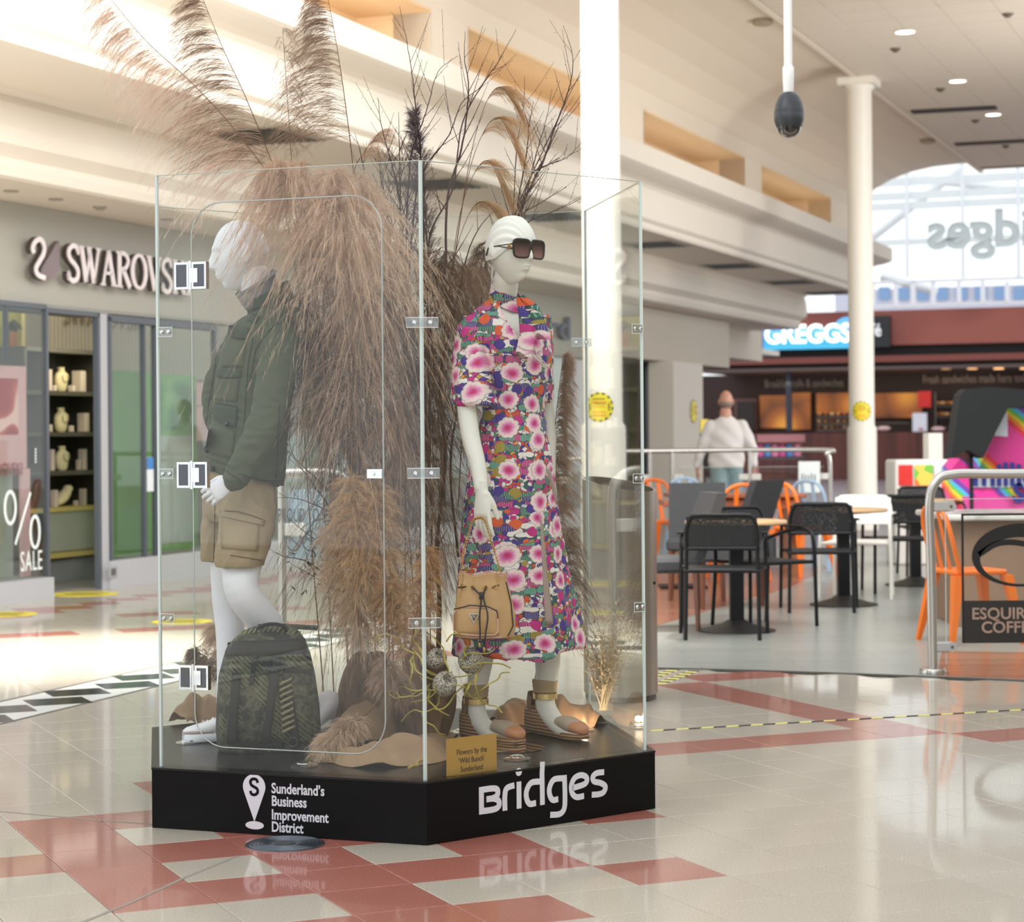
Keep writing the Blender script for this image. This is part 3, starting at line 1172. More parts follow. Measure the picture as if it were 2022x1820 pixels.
# second fascia lettering, mostly hidden by the mannequin's head
mb = MB()
ta, tb = T(1030, 640), T(1108, 640)
zc = onL(1090, 667, -10.02).z
text_mesh(mb, 'Card', mw(ta - 0.25, -10.0, zc), W_U, W_Z, 0.46, 0.03, 0.012, (tb - ta + 0.3) / 0.86, 'LEFT')
tag(mb.build('shop_lettering', mat('lettering_slate', (84, 92, 108), 0.5)), 'dark blue raised letters on the far cream fascia beside the floral dress', 'lettering')

# left display window of the jewellery shop
dw = thing('display_window', 'glazed shop display bay with pink sale poster on a grey plinth wall', 'display window', mw(T(0), -9.9, 0))
mb = MB()
mbox(mb, 12.0, T(107, 1160, -9.9), -10.6, -9.9, 0, 0.17)
mb.build('plinth_wall', mat('riser_grey', (176, 176, 178), 0.5), dw)
mb = MB()
te = T(94, 1000, -10.0)
mbox(mb, 12.0, te, -10.012, -10.0, 0.17, 2.43)
mb.build('glass_pane', SHOPGLASS, dw)
mb = MB()
mbox(mb, te - 0.02, te + 0.012, -10.03, -9.985, 0.17, 2.43)
mbox(mb, T(14, 800, -10), T(18, 800, -10), -10.04, -10.0, 1.95, 2.43)
mbox(mb, 12, te, -10.04, -9.99, 2.41, 2.45)
mb.build('frame', aluD, dw)
pk = mat('poster_pink', (226, 176, 184), 0.6)
mb = MB()
tp = T(52, 800, -10.1)
mbox(mb, 12.0, tp, -10.12, -10.1, onL(20, 925, -10.1).z, onL(20, 722, -10.1).z)
mbox(mb, T(40, 800, -10.1), T(60, 1000, -10.1), -10.12, -10.1, 0.18, onL(50, 925, -10.1).z)
pp = mb.build('poster', pk, dw)
t_ = NT('poster_photo')
co = t_.n('ShaderNodeMapping', {'Vector': t_.coord(), 'Rotation': (0.4, 0, 0.5)}).outputs[0]
wv = t_.n('ShaderNodeTexWave', {'Vector': co, 'Scale': 2.2, 'Distortion': 6.0, 'Detail': 1.0})
t_.principled(Base_Color=t_.ramp(wv.outputs[1], [(0.2, (168, 62, 70)), (0.62, (200, 90, 92)), (0.85, (246, 200, 200))]), Roughness=0.5)
mb = MB()
mbox(mb, 12.0, T(37, 800, -10.09), -10.1, -10.095, onL(20, 858, -10.1).z, onL(20, 747, -10.1).z)
mb.build('poster_photo', t_.m, pp)
mb = MB()
mbox(mb, 12.0, T(42, 800, -10.1), -10.2, -10.19, 0.18, onL(20, 895, -10.2).z)
mb.build('poster_grey', mat('poster_greygreen', (166, 172, 166), 0.6), dw)
mb = MB()
zt = onL(20, 938, -10.09).z
text_mesh(mb, 'ROVSKI', mw(T(43, 938, -10.09), -10.08, zt), W_U, W_Z, 0.15, 0.003, 0.0, 0.72, 'RIGHT')
mb.build('poster_lettering', mat('poster_red', (170, 66, 84), 0.5), dw)
wht = mat('vinyl_white', (226, 232, 228), 0.5)
mb = MB()
o_ = mw(0, -9.99, 0)


def ring_l(mb, x, y, rx, ry, L=-9.99, wd=0.03):
    c = onL(x, y, L)
    tt = tof(c)
    P = [(tt + rx * math.cos(a), c.z + ry * math.sin(a)) for a in [q * PI / 14 for q in range(29)]]
    stroke(mb, P, wd, mw(0, L, 0), W_U, W_Z, 0.003)


ring_l(mb, 20, 1002, 0.075, 0.13)
ring_l(mb, 69, 1050, 0.065, 0.13)
pa, pb = onL(60, 972, -9.99), onL(30, 1075, -9.99)
stroke(mb, [(tof(pa), pa.z), (tof(pb), pb.z)], 0.025, mw(0, -9.99, 0), W_U, W_Z, 0.003)
pa = onL(70, 1125, -9.99)
text_mesh(mb, 'SALE', mw(tof(pa) + 0.1, -9.99, pa.z), W_U, W_Z, 0.235, 0.003, 0.0, 0.6, 'RIGHT', 1.1)
for k in range(5):
    pa = onL(70, 887 + 6.2 * k, -9.99)
    mb.lathe([(0.010, 0), (0.010, 0.003)], pa, 10, (NX, NY, 0))
mb.build('window_lettering', wht, dw)

# doorway, jambs and the second bay
mb = MB()
wrect(mb, 200, 218, 0, 2.44, -10.09, -10.05)
wrect(mb, 218, 430, 0, 0.24, -10.09, -10.0, 1100)
mbox(mb, T(430), 30.0, -10.35, -10.02, 0, 0.26)
struct('wall_4', mb, mat('riser_grey', (176, 176, 178), 0.5))
mb = MB()
wrect(mb, 195, 200, 0, 2.42, -10.09, -10.04)
wrect(mb, 16, 200, 2.39, 2.43, -10.3, -10.04)
wrect(mb, 218, 223, 0.22, 2.4, -10.12, -10.03)
wrect(mb, 218, 430, 2.36, 2.42, -10.12, -10.03)
for x in (288, 310, 428, 520, 640, 760, 880, 1000, 1120, 1180, 1240):
    wrect(mb, x - 1.2, x + 1.2, 0.22, 2.44, -10.1, -10.05)
struct('trim_5', mb, aluD)
mb = MB()
mbox(mb, T(220), 30.0, -10.08, -10.07, 0.22, 2.42)
struct('window_2', mb, SHOPGLASS)
p = onL(222, 1129, -10.0)
mb = MB()
mbox(mb, tof(p) - 0.07, tof(p) + 0.07, -10.0, -9.99, p.z - 0.05, p.z + 0.05)
mb.cur = 1
mbox(mb, tof(p) - 0.035, tof(p) + 0.035, -9.99, -9.985, p.z - 0.03, p.z + 0.03)
tag(mb.build('wall_socket', [mat('socket_grey', (160, 160, 158), 0.4), aluD]), 'small grey socket plate low on the shopfront pillar', 'socket')

# interior: slatted header wall, shelf unit, green panels
t_ = mat('slat_cream', (206, 194, 172), 0.6)
sl = thing('slatted_header', 'cream vertical slat panel inside the shop doorway top', 'wall panel', mw(T(150), -11.6, 2.0))
mb = MB()
mbox(mb, T(60, 650, -11.6), T(620, 650, -11.6), -11.66, -11.62, 1.95, 2.6)
mb.build('backing', mat('slat_back', (150, 138, 118), 0.7), sl)
a0, a1 = T(92, 650, -11.6), T(420, 650, -11.6)
n = 48
me = None
for k in range(n):
    if me is None:
        mb = MB()
        mbox(mb, -0.028, 0.028, -0.01, 0.02, -0.3, 0.3)
        me = mb.mesh('slat')
        me.materials.append(t_)
    o = link_mesh('slat', me, sl)
    o.location = mw(a0 + (a1 - a0) * k / n, -11.6, 2.27) - ORG[sl.name]
mb = MB()
pa = onL(128, 640, -11.55)
text_mesh(mb, 'SWAROVSKI', mw(tof(pa), -11.56, pa.z), W_U, W_Z, 0.28, 0.004, 0.005, 1.0)
mb.build('inner_lettering', mat('brass_dull', (138, 118, 92), 0.4), sl)

yg = mat('lime_wall', (196, 196, 96), 0.6, var=0.12, vscale=3)
mb = MB()
wrect(mb, -80, 62, 0, 2.9, -12.1, -12.05, 700)
mb.cur = 1
wrect(mb, 60, 84, 0, 2.9, -12.0, -11.9, 700)
mb.cur = 2
wrect(mb, 84, 700, 0, 2.9, -13.1, -13.05, 700)
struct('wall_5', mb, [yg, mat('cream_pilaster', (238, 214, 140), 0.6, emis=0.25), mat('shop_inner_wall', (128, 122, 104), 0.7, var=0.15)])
# character-free poster figure: orange plant shape
mb = MB()
pc = onL(27, 690, -12.0)
mb.ell(pc, W_U * 0.06, V3((NX, NY, 0)) * 0.02, W_Z * 0.26, 14, 8)
pc2 = onL(27, 655, -12.0)
mb.cur = 1
for k in range(7):
    a = -1 + k / 3
    mb.tube([pc2, pc2 + W_U * (0.10 * a) + W_Z * (0.12 - 0.05 * abs(a)), pc2 + W_U * (0.16 * a) + W_Z * (0.1 - 0.1 * abs(a))], [0.02, 0.014, 0.003], 5)
tag(mb.build('window_ornament', [mat('orn_orange', (214, 130, 50), 0.6), mat('orn_dark', (50, 60, 40), 0.6)]), 'orange ornament with dark leaves against the lime wall', 'ornament')

shelf = thing('shelf_unit', 'dark display shelf unit with busts seen through the shop doorway', 'shelf', mw(T(125), -11.0, 0))
dbr = mat('shelf_dark', (82, 76, 64), 0.5)
LB, LF = -11.35, -10.95
xa, xb = 52, 214
ta, tb = T(xa, 850, LF), T(xb, 850, LF)
zs = [onL(120, y, LF).z for y in (692, 776, 857, 934, 1006)]
mb = MB()
mbox(mb, ta + .35, tb, LB - 0.02, LB, zs[4], zs[0])
mb.build('back_panel', mat('shelf_back', (70, 64, 54), 0.6), shelf)
for q in (ta, T(90, 850, LF), tb):
    mb = MB()
    mbox(mb, q - 0.02, q + 0.02, LB, LF, 0.1, zs[0])
    mb.build('upright', dbr, shelf)
for q in range(5):
    mb = MB()
    mbox(mb, ta, tb, LB, LF, zs[q] - 0.02, zs[q] + 0.02)
    mb.build('shelf_board', dbr if q != 4 else mat('shelf_gold', (190, 170, 96), 0.5), shelf)
mb = MB()
mbox(mb, T(92, 850, LF), tb, LB, LF - 0.02, 0.28, zs[4] - 0.02)
mb.build('cupboard', mat('cupboard_olive', (158, 160, 140), 0.6), shelf)
mb = MB()
mbox(mb, T(92, 850, LF), tb, LB, LF, 0.22, 0.27)
mb.build('plinth_trim', mat('shelf_gold', (190, 170, 96), 0.5), shelf)
mb = MB()
mbox(mb, ta, tb, LB, LF - 0.06, 0.0, 0.2)
mb.build('base', mat('base_grey', (128, 126, 124), 0.6), shelf)
area('shop_light', mw(T(140, 850, -10.8), -10.6, 2.3), mw(T(140, 850, -10.8), -11.2, 1.0), 1.2, 0.3, 9, (1, 0.9, 0.68))
area('shop_light_2', mw(19.0, -12.0, 2.85), mw(19.0, -12.2, 0), 8, 2, 60, (1, 0.95, 0.86))
ORD = ['first', 'second', 'third', 'fourth', 'fifth', 'sixth', 'seventh', 'eighth', 'ninth', 'tenth', 'eleventh', 'twelfth', 'thirteenth']
cream = mat('bust_cream', (226, 208, 158), 0.6)
where = ['top shelf', 'second shelf', 'third shelf']
for k, (x, y0) in enumerate(((150, 772), (150, 853), (152, 930))):
    zb_ = zs[k + 1] + 0.021
    c = mw(T(x, y0, LF) + 0.0, LF - 0.17, zb_)
    hgt = 0.23
    mb = MB()
    rings = []
    for hz, w_, dd, sx in ((0, 0.05, 0.035, 0), (0.12, 0.075, 0.05, 0), (0.4, 0.085, 0.055, 0.0), (0.62, 0.1, 0.05, 0.02), (0.74, 0.085, 0.04, 0.02), (0.82, 0.04, 0.032, 0.015), (0.92, 0.036, 0.03, 0.01), (1.0, 0.045, 0.034, 0.005)):
        rings.append([c + W_U * (w_ * math.cos(a) + sx) + V3((NX, NY, 0)) * (dd * math.sin(a)) + W_Z * (hz * hgt) for a in [q * PI / 9 for q in range(18)]])
    mb.loft(rings)
    b_ = thing('necklace_bust', 'cream necklace display bust on the %s of the shop unit' % where[k], 'display bust', c)
    mb.build('bust', cream, b_, True)
    mb = MB()
    P = [c + W_U * (0.05 * math.sin(a)) + V3((NX, NY, 0)) * 0.058 + W_Z * (hgt * (0.6 - 0.22 * math.cos(a) * 1.0)) for a in [-1.9 + q * 0.38 for q in range(11)]]
    mb.tube(P, 0.004, 5)
    mb.build('necklace', mat('necklace_grey', (150, 140, 128), 0.3, 0.6), b_)
c = mw(T(152, 1000, LF), LF - 0.15, zs[4] + 0.085)
mb = MB()
mb.ell(c + W_Z * 0.03, W_U * 0.11 + W_Z * 0.06, V3((NX, NY, 0)) * 0.06, W_Z * 0.06, 14, 8)
mb.ell(c + W_Z * 0.1 + W_U * 0.08, W_U * 0.05, V3((NX, NY, 0)) * 0.05, W_Z * 0.04, 12, 7)
tag(mb.build('necklace_bust', cream, None, True), 'cream bust lying tilted on the lowest gold shelf', 'display bust')
k = 0
for row, items in enumerate((((118, 0.2, 0.04), (178, 0.2, 0.07), (102, 0.05, 0.04), (128, 0.055, 0.035), (164, 0.06, 0.04)), ((108, 0.1, 0.035), (120, 0.07, 0.03), (186, 0.18, 0.06), (162, 0.06, 0.03)), ((100, 0.11, 0.03), (122, 0.2, 0.04), (112, 0.08, 0.03), (184, 0.2, 0.045), (176, 0.1, 0.03)), ((100, 0.06, 0.03), (128, 0.16, 0.04), (184, 0.16, 0.04), (170, 0.05, 0.03)))):
    for (x, h_, w_) in items:
        mb = MB()
        zb_ = zs[row + 1] + 0.0205
        c = mw(T(x, 850, LF), LF - 0.12, zb_ + h_ / 2)
        mb.rbox((c.x, c.y, c.z), (w_ * 1.6, w_ * 1.2, h_), 0.01, -A21)
        shp = 'tall' if h_ > 0.15 else 'small'
        o = mb.build('display_block', mat('block_pinkish', (214, 196, 176), 0.6))
        rk_ = sorted(q[0] for q in items).index(x)
        tag(o, '%s pale display block, %s from the left on the %s' % (shp, ORD[rk_], ['top shelf', 'second shelf', 'third shelf', 'lowest gold shelf'][row]), 'display block', 'jewellery display blocks')

gr = mat('green_panel', (92, 140, 62), 0.5, var=0.06, vscale=2)
mb = MB()
z0, z1 = onL(250, 1098, -10.4).z, onL(250, 732, -10.4).z
wrect(mb, 222, 290, z0, z1, -10.45, -10.4)
tag(mb.build('window_board', gr), 'plain tall green board in the shop window left of the glass case', 'panel')
gv = NT('green_poster')
nz = gv.n('ShaderNodeTexNoise', {'Vector': gv.coord(), 'Scale': 2.6, 'Detail': 2.0})
gv.principled(Base_Color=gv.ramp(nz.outputs[0], [(0.35, (40, 110, 40)), (0.5, (70, 150, 56)), (0.7, (150, 196, 120))]), Roughness=0.4)
pn = thing('framed_panel', 'green window poster with darker photo and white lower half behind the glass case', 'poster', mw(T(350), -10.5, z0))
mb = MB()
wrect(mb, 292, 388, z0, z1 - 0.01, -10.55, -10.5)
mb.build('board', mat('panel_bright_green', (112, 170, 70), 0.5), pn)
mb = MB()
wrect(mb, 318, 374, onL(340, 850, -10.5).z, onL(340, 752, -10.5).z, -10.5, -10.495)
mb.build('picture', gv.m, pn)
mb = MB()
wrect(mb, 316, 380, onL(340, 1072, -10.5).z, onL(340, 860, -10.5).z, -10.5, -10.495)
mb.build('lower_card', mat('card_grey', (188, 190, 182), 0.5, var=0.2, vscale=3), pn)
mb = MB()
wrect(mb, 291, 303, onL(297, 970, -10.05).z, onL(297, 903, -10.05).z, -10.06, -10.045)
tag(mb.build('notice', mat('notice_white', (226, 230, 232), 0.5)), 'white notice with a blue top stuck on the shop window beside the glass edge', 'notice')
mb = MB()
wrect(mb, 291, 303, onL(297, 926, -10.05).z, onL(297, 903, -10.05).z, -10.045, -10.04)
mb.build('notice_header', mat('notice_blue', (60, 130, 196), 0.5), bpy.data.objects['notice'])
for (x0, x1, ya, yb, colr, lb) in ((392, 424, 755, 800, (224, 170, 172), 'small pink poster in the shop window by the jacket'), (392, 424, 802, 870, (198, 200, 192), 'pale list poster beneath the pink one'), (1086, 1128, 700, 960, (186, 182, 168), 'pale tall poster in the far shop window right of the dress'), (1134, 1152, 640, 900, (190, 120, 110), 'narrow red-toned display behind the glass near the column'), (1232, 1268, 700, 1000, (150, 150, 60), 'yellow-green panel coloured as a reflection in the far shop window right of the column'), (560, 700, 860, 1080, (150, 170, 168), 'pale grey-green window poster behind the plants')):  # the yellow-green panel is a window reflection put in as colour
    mb = MB()
    wrect(mb, x0, x1, onL(x0, yb, -10.3).z, onL(x0, ya, -10.3).z, -10.32, -10.3)
    tag(mb.build('window_poster', mat('wp%d' % x0, colr, 0.6, var=0.15, vscale=3)), lb, 'poster')
# dark doorway interior past the last window
mb = MB()
mbox(mb, 30.0, 33.0, -11.3, -11.2, 0, 2.5)
struct('wall_6', mb, mat('doorway_dark', (36, 38, 42), 0.6))
mb = MB()
mbox(mb, T(1275, 900, -10.2), T(1287, 900, -10.2), -10.4, -10.3, 0.9, 2.3)
tag(mb.build('window_display', mat('blue_display', (70, 110, 140), 0.5, var=0.4, vscale=2)), 'blue-green display strip at the edge of the dark doorway', 'display')
mb = MB()
mbox(mb, T(1287, 900, -10.0), T(1325, 900, -10.0), -10.2, -10.1, 0, 2.46)
tag(mb.build('roller_door', mat('dark_door', (44, 46, 50), 0.4)), 'tall dark closed door between the last window and the square pier', 'door')

# ================================================================== THE BAKERY AT THE FAR END
TG = 59.0


def onT(x, y, T_):
    a, b = ray(x, y)
    Y = T_ / (UX * a + UY)
    return V3((a * Y, Y, H - b * Y))


N3 = V3((NX, NY, 0))
U3 = V3((UX, UY, 0))


def grect(mb, x0, x1, y0, y1, T_, th=0.1, z0=None, z1=None, back=0.0):
    p, q = onT(x0, y1, T_), onT(x1, y0, T_)
    za = p.z if z0 is None else z0
    zb = q.z if z1 is None else z1
    La, Lb = p.dot(N3), q.dot(N3)
    mb.obox(U3 * (T_ + th / 2 + back) + N3 * ((La + Lb) / 2) + W_Z * ((za + zb) / 2), N3 * ((Lb - La) / 2), U3 * (th / 2), W_Z * ((zb - za) / 2))


cop = NT('copper_fascia')
nz = cop.n('ShaderNodeTexNoise', {'Vector': cop.coord(), 'Scale': 0.35, 'Detail': 1.0})
cop.principled(Base_Color=cop.ramp(nz.outputs[0], [(0.4, (120, 62, 54)), (0.6, (150, 84, 72))]), Roughness=0.35, Metallic=0.3)
mb = MB()
grect(mb, 1380, 2120, 602, 690, TG, 0.4)
struct('wall_7', mb, cop.m)
mb = MB()
grect(mb, 1380, 2120, 603, 731, TG + 0.41, 0.3)
struct('wall_10', mb, mat('bakery_black', (24, 16, 16), 0.6))
mb = MB()
grect(mb, 1380, 2120, 694, 722, TG, 0.4)
struct('wall_8', mb, mat('brown_fascia', (128, 62, 52), 0.4))
mb = MB()
grect(mb, 1380, 2120, 722, 730, TG + 0.2, 3.8)
struct('ceiling_5', mb, mat('bakery_soffit', (110, 92, 88), 0.5))
mb = MB()
grect(mb, 1300, 2200, 727, 980, TG + 4, 0.1, z0=0)
struct('wall_9', mb, mat('bakery_back', (46, 22, 20), 0.6))
mb = MB()
grect(mb, 1440, 1905, 852, 941, TG + 0.6, 0.8, z0=0)
t_ = NT('dark_mahogany')
wv = t_.n('ShaderNodeTexNoise', {'Vector': t_.n('ShaderNodeMapping', {'Vector': t_.coord(), 'Scale': (6, 6, 0.3)}).outputs[0], 'Scale': 1.0, 'Detail': 3.0})
t_.principled(Base_Color=t_.ramp(wv.outputs[0], [(0.3, (60, 24, 18)), (0.7, (104, 46, 34))]), Roughness=0.4)
tag(mb.build('bakery_counter', t_.m), 'long dark mahogany counter of the bakery at the far end', 'counter')
mb = MB()
grect(mb, 1906, 2100, 850, 950, TG + 0.6, 0.8, z0=0)
tag(mb.build('bakery_counter', t_.m), 'short continuation of the bakery counter behind the black drape', 'counter')
# illuminated sign
gs = thing('bakery_sign', 'illuminated blue sign with white capitals above the bakery', 'sign', onT(1600, 692, TG - 0.2))
bl = NT('sign_blue')
gz = bl.n('ShaderNodeSeparateXYZ', {0: bl.coord('Generated')})
bc = bl.ramp(gz.outputs[2], [(0.0, (60, 160, 196)), (0.5, (40, 120, 190)), (1.0, (90, 150, 210))])
p_ = bl.principled(Base_Color=bc, Roughness=0.3, Emission_Color=bc)
p_.inputs['Emission Strength'].default_value = 0.9
mb = MB()
grect(mb, 1507, 1690, 645, 691, TG - 0.16, 0.15)
mb.build('light_box', bl.m, gs)
mb = MB()
a, b = onT(1507, 684, TG - 0.22), onT(1690, 684, TG - 0.22)
text_mesh(mb, 'GREGGS', V3((a.x + .04, a.y, onT(1507, 678, TG - .25).z)), N3, W_Z, 0.73, 0.05, 0.018, 0.90)
mb.build('letters', mat('sign_white_lit', (255, 255, 250), 0.4, emis=1.6), gs)
mb = MB()
c = onT(1673, 655, TG - 0.12)
mb.lathe([(0.42, 0), (0.42, 0.1)], c, 28, (UX, UY, 0))
mb.build('emblem_disc', bl.m, gs)
cs = thing('cafe_sign', 'black square sign with white café lettering on the copper fascia', 'sign', onT(1740, 690, TG - 0.1))
mb = MB()
grect(mb, 1693, 1757, 623, 686, TG - 0.14, 0.1)
mb.build('board', mat('sign_black', (26, 28, 30), 0.4), cs)
mb = MB()
a = onT(1695, 664, TG - 0.15)
text_mesh(mb, 'café', a, N3, W_Z, 0.5, 0.03, 0.01, 0.82)
mb.build('letters', mat('sign_white', (235, 235, 240), 0.5, emis=0.5), cs)
# lettering on the dark back wall
mb = MB()
a = onT(1510, 765, TG + 3.9)
text_mesh(mb, 'Breakfast rolls & sandwiches', a, N3, W_Z, 0.34, 0.02, 0.0, 0.62)
tag(mb.build('wall_lettering', mat('dim_lettering', (150, 140, 134), 0.5)), 'dim lettering on the dark bakery wall left of the second column', 'lettering')
mb = MB()
a = onT(1822, 757, TG + 3.9)
text_mesh(mb, 'Fresh sandwiches made here today', a, N3, W_Z, 0.36, 0.02, 0.0, 0.62)
tag(mb.build('wall_lettering', mat('dim_lettering2', (176, 150, 140), 0.5)), 'dim lettering on the dark bakery wall right of the second column', 'lettering')
fd = NT('food_photo')
nz = fd.n('ShaderNodeTexVoronoi', {'Vector': fd.coord(), 'Scale': 0.9})
cc = fd.ramp(nz.outputs[0], [(0.2, (230, 160, 60)), (0.45, (170, 96, 36)), (0.8, (60, 30, 22))])
p_ = fd.principled(Base_Color=cc, Roughness=0.4, Emission_Color=cc)
p_.inputs['Emission Strength'].default_value = 0.35
for k, (x0, x1, y0, y1) in enumerate(((1500, 1552, 780, 845), (1562, 1600, 775, 848), (1612, 1680, 775, 815), (1725, 1820, 775, 825))):
    mb = MB()
    grect(mb, x0, x1, y0, y1, TG + 3.8, 0.05)
    tag(mb.build('menu_picture', fd.m), ['warm food picture left of the blue post behind the counter', 'warm food picture right of the blue post', 'glowing food picture above the bakery shelves', 'glowing food picture right of the second column'][k], 'picture')
mb = MB()
grect(mb, 1552, 1561, 732, 850, TG + 0.9, 0.15)
struct('column_blue', mb, mat('blue_post', (48, 52, 70), 0.4))
mb = MB()
grect(mb, 1450, 1494, 787, 850, TG + 3.6, 0.08)
mb.cur = 1
grect(mb, 1455, 1489, 792, 850, TG + 3.5, 0.05)
tag(mb.build('staff_door', [mat('door_frame_mauve', (110, 70, 72), 0.5), mat('door_black', (30, 20, 20), 0.5)]), 'dark doorway with mauve frame behind the counter near the man', 'door')
case = thing('food_cabinet', 'bakery display cabinet with rows of food behind the counter', 'display cabinet', onT(1650, 850, TG + 2))
for y in (822, 836, 848):
    mb = MB()
    grect(mb, 1612, 1690, y, y + 2.5, TG + 2, 0.6)
    mb.build('shelf', mat('case_shelf', (120, 110, 104), 0.4), case)
mb = MB()
grect(mb, 1724, 1790, 834, 836, TG + 2, 0.6)
mb.build('shelf', mat('case_shelf', (120, 110, 104), 0.4), case)
fm = [mat('bread', (216, 150, 80), 0.6), mat('bread2', (236, 190, 140), 0.6), mat('bread3', (180, 100, 60), 0.6)]
me_l = []
for k in range(3):
    mb = MB()
    mb.ell((0, 0, 0), (0.065, 0, 0), (0, 0.06, 0), (0, 0, 0.045), 10, 6)
    me = mb.mesh('loaf')
    me.materials.append(fm[k])
    me_l.append(me)
for r, y in enumerate((819, 833, 845)):
    for k in range(6):
        x = 1618 + k * 12.4
        o = link_mesh('pastry', me_l[(k * 2 + r) % 3])
        p = onT(x, y, TG + 2.2)
        o.location = (p.x, p.y, p.z + 0.03)
        tag(o, 'small pastry, %s from the left in the %s row of the bakery cabinet' % (ORD[k], ('top', 'middle', 'bottom')[r]), 'pastry', 'pastries in the bakery cabinet')
for k, (x, y, s_, c) in enumerate(((1745, 846, (28, 8), (236, 200, 196)), (1852, 847, (18, 7), (226, 190, 190)))):
    mb = MB()
    p = onT(x, y, TG + 0.8)
    mb.ell(p, N3 * 0.2, U3 * 0.15, W_Z * 0.08, 10, 6)
    tag(mb.build('wrapped_rolls', mat('wrap%d' % k, c, 0.5), None, True), ['pale wrapped rolls on the counter right of the second column', 'pale wrapped rolls on the counter beside the card holder'][k], 'food')
mb = MB()
grect(mb, 1802, 1830, 815, 852.2, TG + 0.65, 0.05)
mb.cur = 1
grect(mb, 1814, 1822, 845, 849, TG + 0.56, 0.02)
tag(mb.build('counter_card', [mat('card_white', (226, 226, 236), 0.5), mat('card_red', (190, 40, 50), 0.5)]), 'white notice card standing on the bakery counter', 'card')
mb = MB()
grect(mb, 1813, 1838, 772, 804, TG + 3, 0.05)
tag(mb.build('red_notice', mat('notice_red', (190, 30, 36), 0.5, emis=0.2)), 'red square notice in the bakery above the white card', 'notice')
rk = thing('bread_rack', 'dark rack with shelves of bread right of the red notice', 'rack', onT(1865, 850, TG + 3))
mb = MB()
for x in (1846, 1890):
    grect(mb, x, x + 2, 775, 850, TG + 3, 0.5)
mb.build('frame', mat('rack_grey', (100, 96, 92), 0.4, 0.5), rk)
for y in (800, 822, 842):
    mb = MB()
    grect(mb, 1846, 1892, y, y + 2, TG + 3, 0.5)
    mb.build('shelf', mat('rack_grey', (100, 96, 92), 0.4, 0.5), rk)
for k in range(10):
    o = link_mesh('loaf', me_l[k % 3])
    p = onT(1853 + (k % 5) * 8.5, (797, 819)[k // 5], TG + 3.2)
    o.location = (p.x, p.y, p.z + 0.03)
    tag(o, 'small loaf, %s from the left on the %s shelf of the bread rack' % (ORD[k % 5], ('upper', 'lower')[k // 5]), 'loaf', 'loaves on the bread rack')
for k in range(13):
    mb = MB()
    p = onT(1400 + k * 52, 725, TG + 0.9)
    mb.lathe([(0.14, 0), (0.14, -0.03)], V3((p.x, p.y, p.z - 0.02)), 12)
    tag(mb.build('soffit_light', mat('warm_spot', (255, 190, 130), 0.4, emis=2.0)), 'small warm downlight, %s from the left in the bakery soffit' % ORD[k], 'light', 'warm downlights in the bakery soffit')
area('bakery_light', onT(1650, 740, TG + 1.5), onT(1650, 850, TG + 2.5), 9, 1.0, 70, (1, 0.85, 0.6))

# glazed end wall above the bakery
gw = mat('white_steel', (240, 243, 248), 0.4)
mb = MB()
TW_ = TG + 0.5
for x in (1722, 1768, 1802, 1842, 1893, 1940, 1988, 2035):
    grect(mb, x - 4, x + 4, 555, 601, TW_, 0.1)
grect(mb, 1700, 2120, 548, 556, TW_, 0.12)
grect(mb, 1700, 2120, 596, 603, TW_, 0.12)
for x in (1790, 1900, 2010):
    grect(mb, x - 2.5, x + 2.5, 250, 548, TW_, 0.1)
for y in (350, 378, 398, 470):
    grect(mb, 1700, 2120, y, y + 5, TW_ + 0.1, 0.1)
struct('window_1', mb, gw)
pb = bpy.data.objects['window_1']
for a, b in ((1700, 1790), (1790, 1900), (1900, 2010), (2010, 2120)):
    mb = MB()
    grect(mb, a + 3, b - 3, 250, 548, TW_ + 0.05, 0.02)
    mb.build('pane', GLASS, pb)
mb = MB()
p = onT(1948, 452, TG - 3)
text_mesh(mb, 'Bridges', onT(2140, 478, TG - 3), -N3, W_Z, 1.35, 0.04, 0.03, 1.0)
tag(mb.build('hanging_letters', mat('letter_grey', (196, 204, 204), 0.5)), 'large grey letters seen from behind before the bright end window', 'lettering')
mb = MB()
for x0, y0, x1, y1 in ((1720, 470, 1900, 330), (1740, 545, 1850, 575), (1800, 350, 2100, 385)):
    mb.tube([onT(x0, y0, TG + 3), onT(x1, y1, TG + 3)], 0.13, 8)
struct('beam_white', mb, gw)
bd = thing('building', 'pale brick building with blue-grey windows outside the end window', 'building', onT(1850, 600, TG + 25))
mb = MB()
grect(mb, 1650, 2200, 556, 760, TG + 25, 1)
mb.build('wall', mat('outside_brick', (190, 190, 205), 0.8), bd)
for k in range(9):
    mb = MB()
    x = 1735 + 38 * k
    grect(mb, x, x + 22, 566, 592, TG + 24.9, 0.05)
    mb.build('window', mat('outside_window', (120, 150, 190), 0.2), bd)
# ================================================================== THE CAFE AREA
black_m = mat('black_powdercoat', (20, 20, 22), 0.45, spec=0.3)
white_m = mat('white_powdercoat', (232, 228, 218), 0.4)
t = NT('perforated_mesh')
co = t.coord()
wv1 = t.n('ShaderNodeTexVoronoi', {'Vector': co, 'Scale': 220.0})
hole = t.math('LESS_THAN', wv1.outputs[0], 0.34)
d_ = t.n('ShaderNodeBsdfPrincipled', {'Base Color': (34, 34, 36), 'Roughness': 0.5})
tr_ = t.n('ShaderNodeBsdfTransparent')
mx = t.n('ShaderNodeMixShader', {0: hole, 1: d_.outputs[0], 2: tr_.outputs[0]})
t.t.links.new(mx.outputs[0], t.out.inputs[0])
mesh_m = t.m


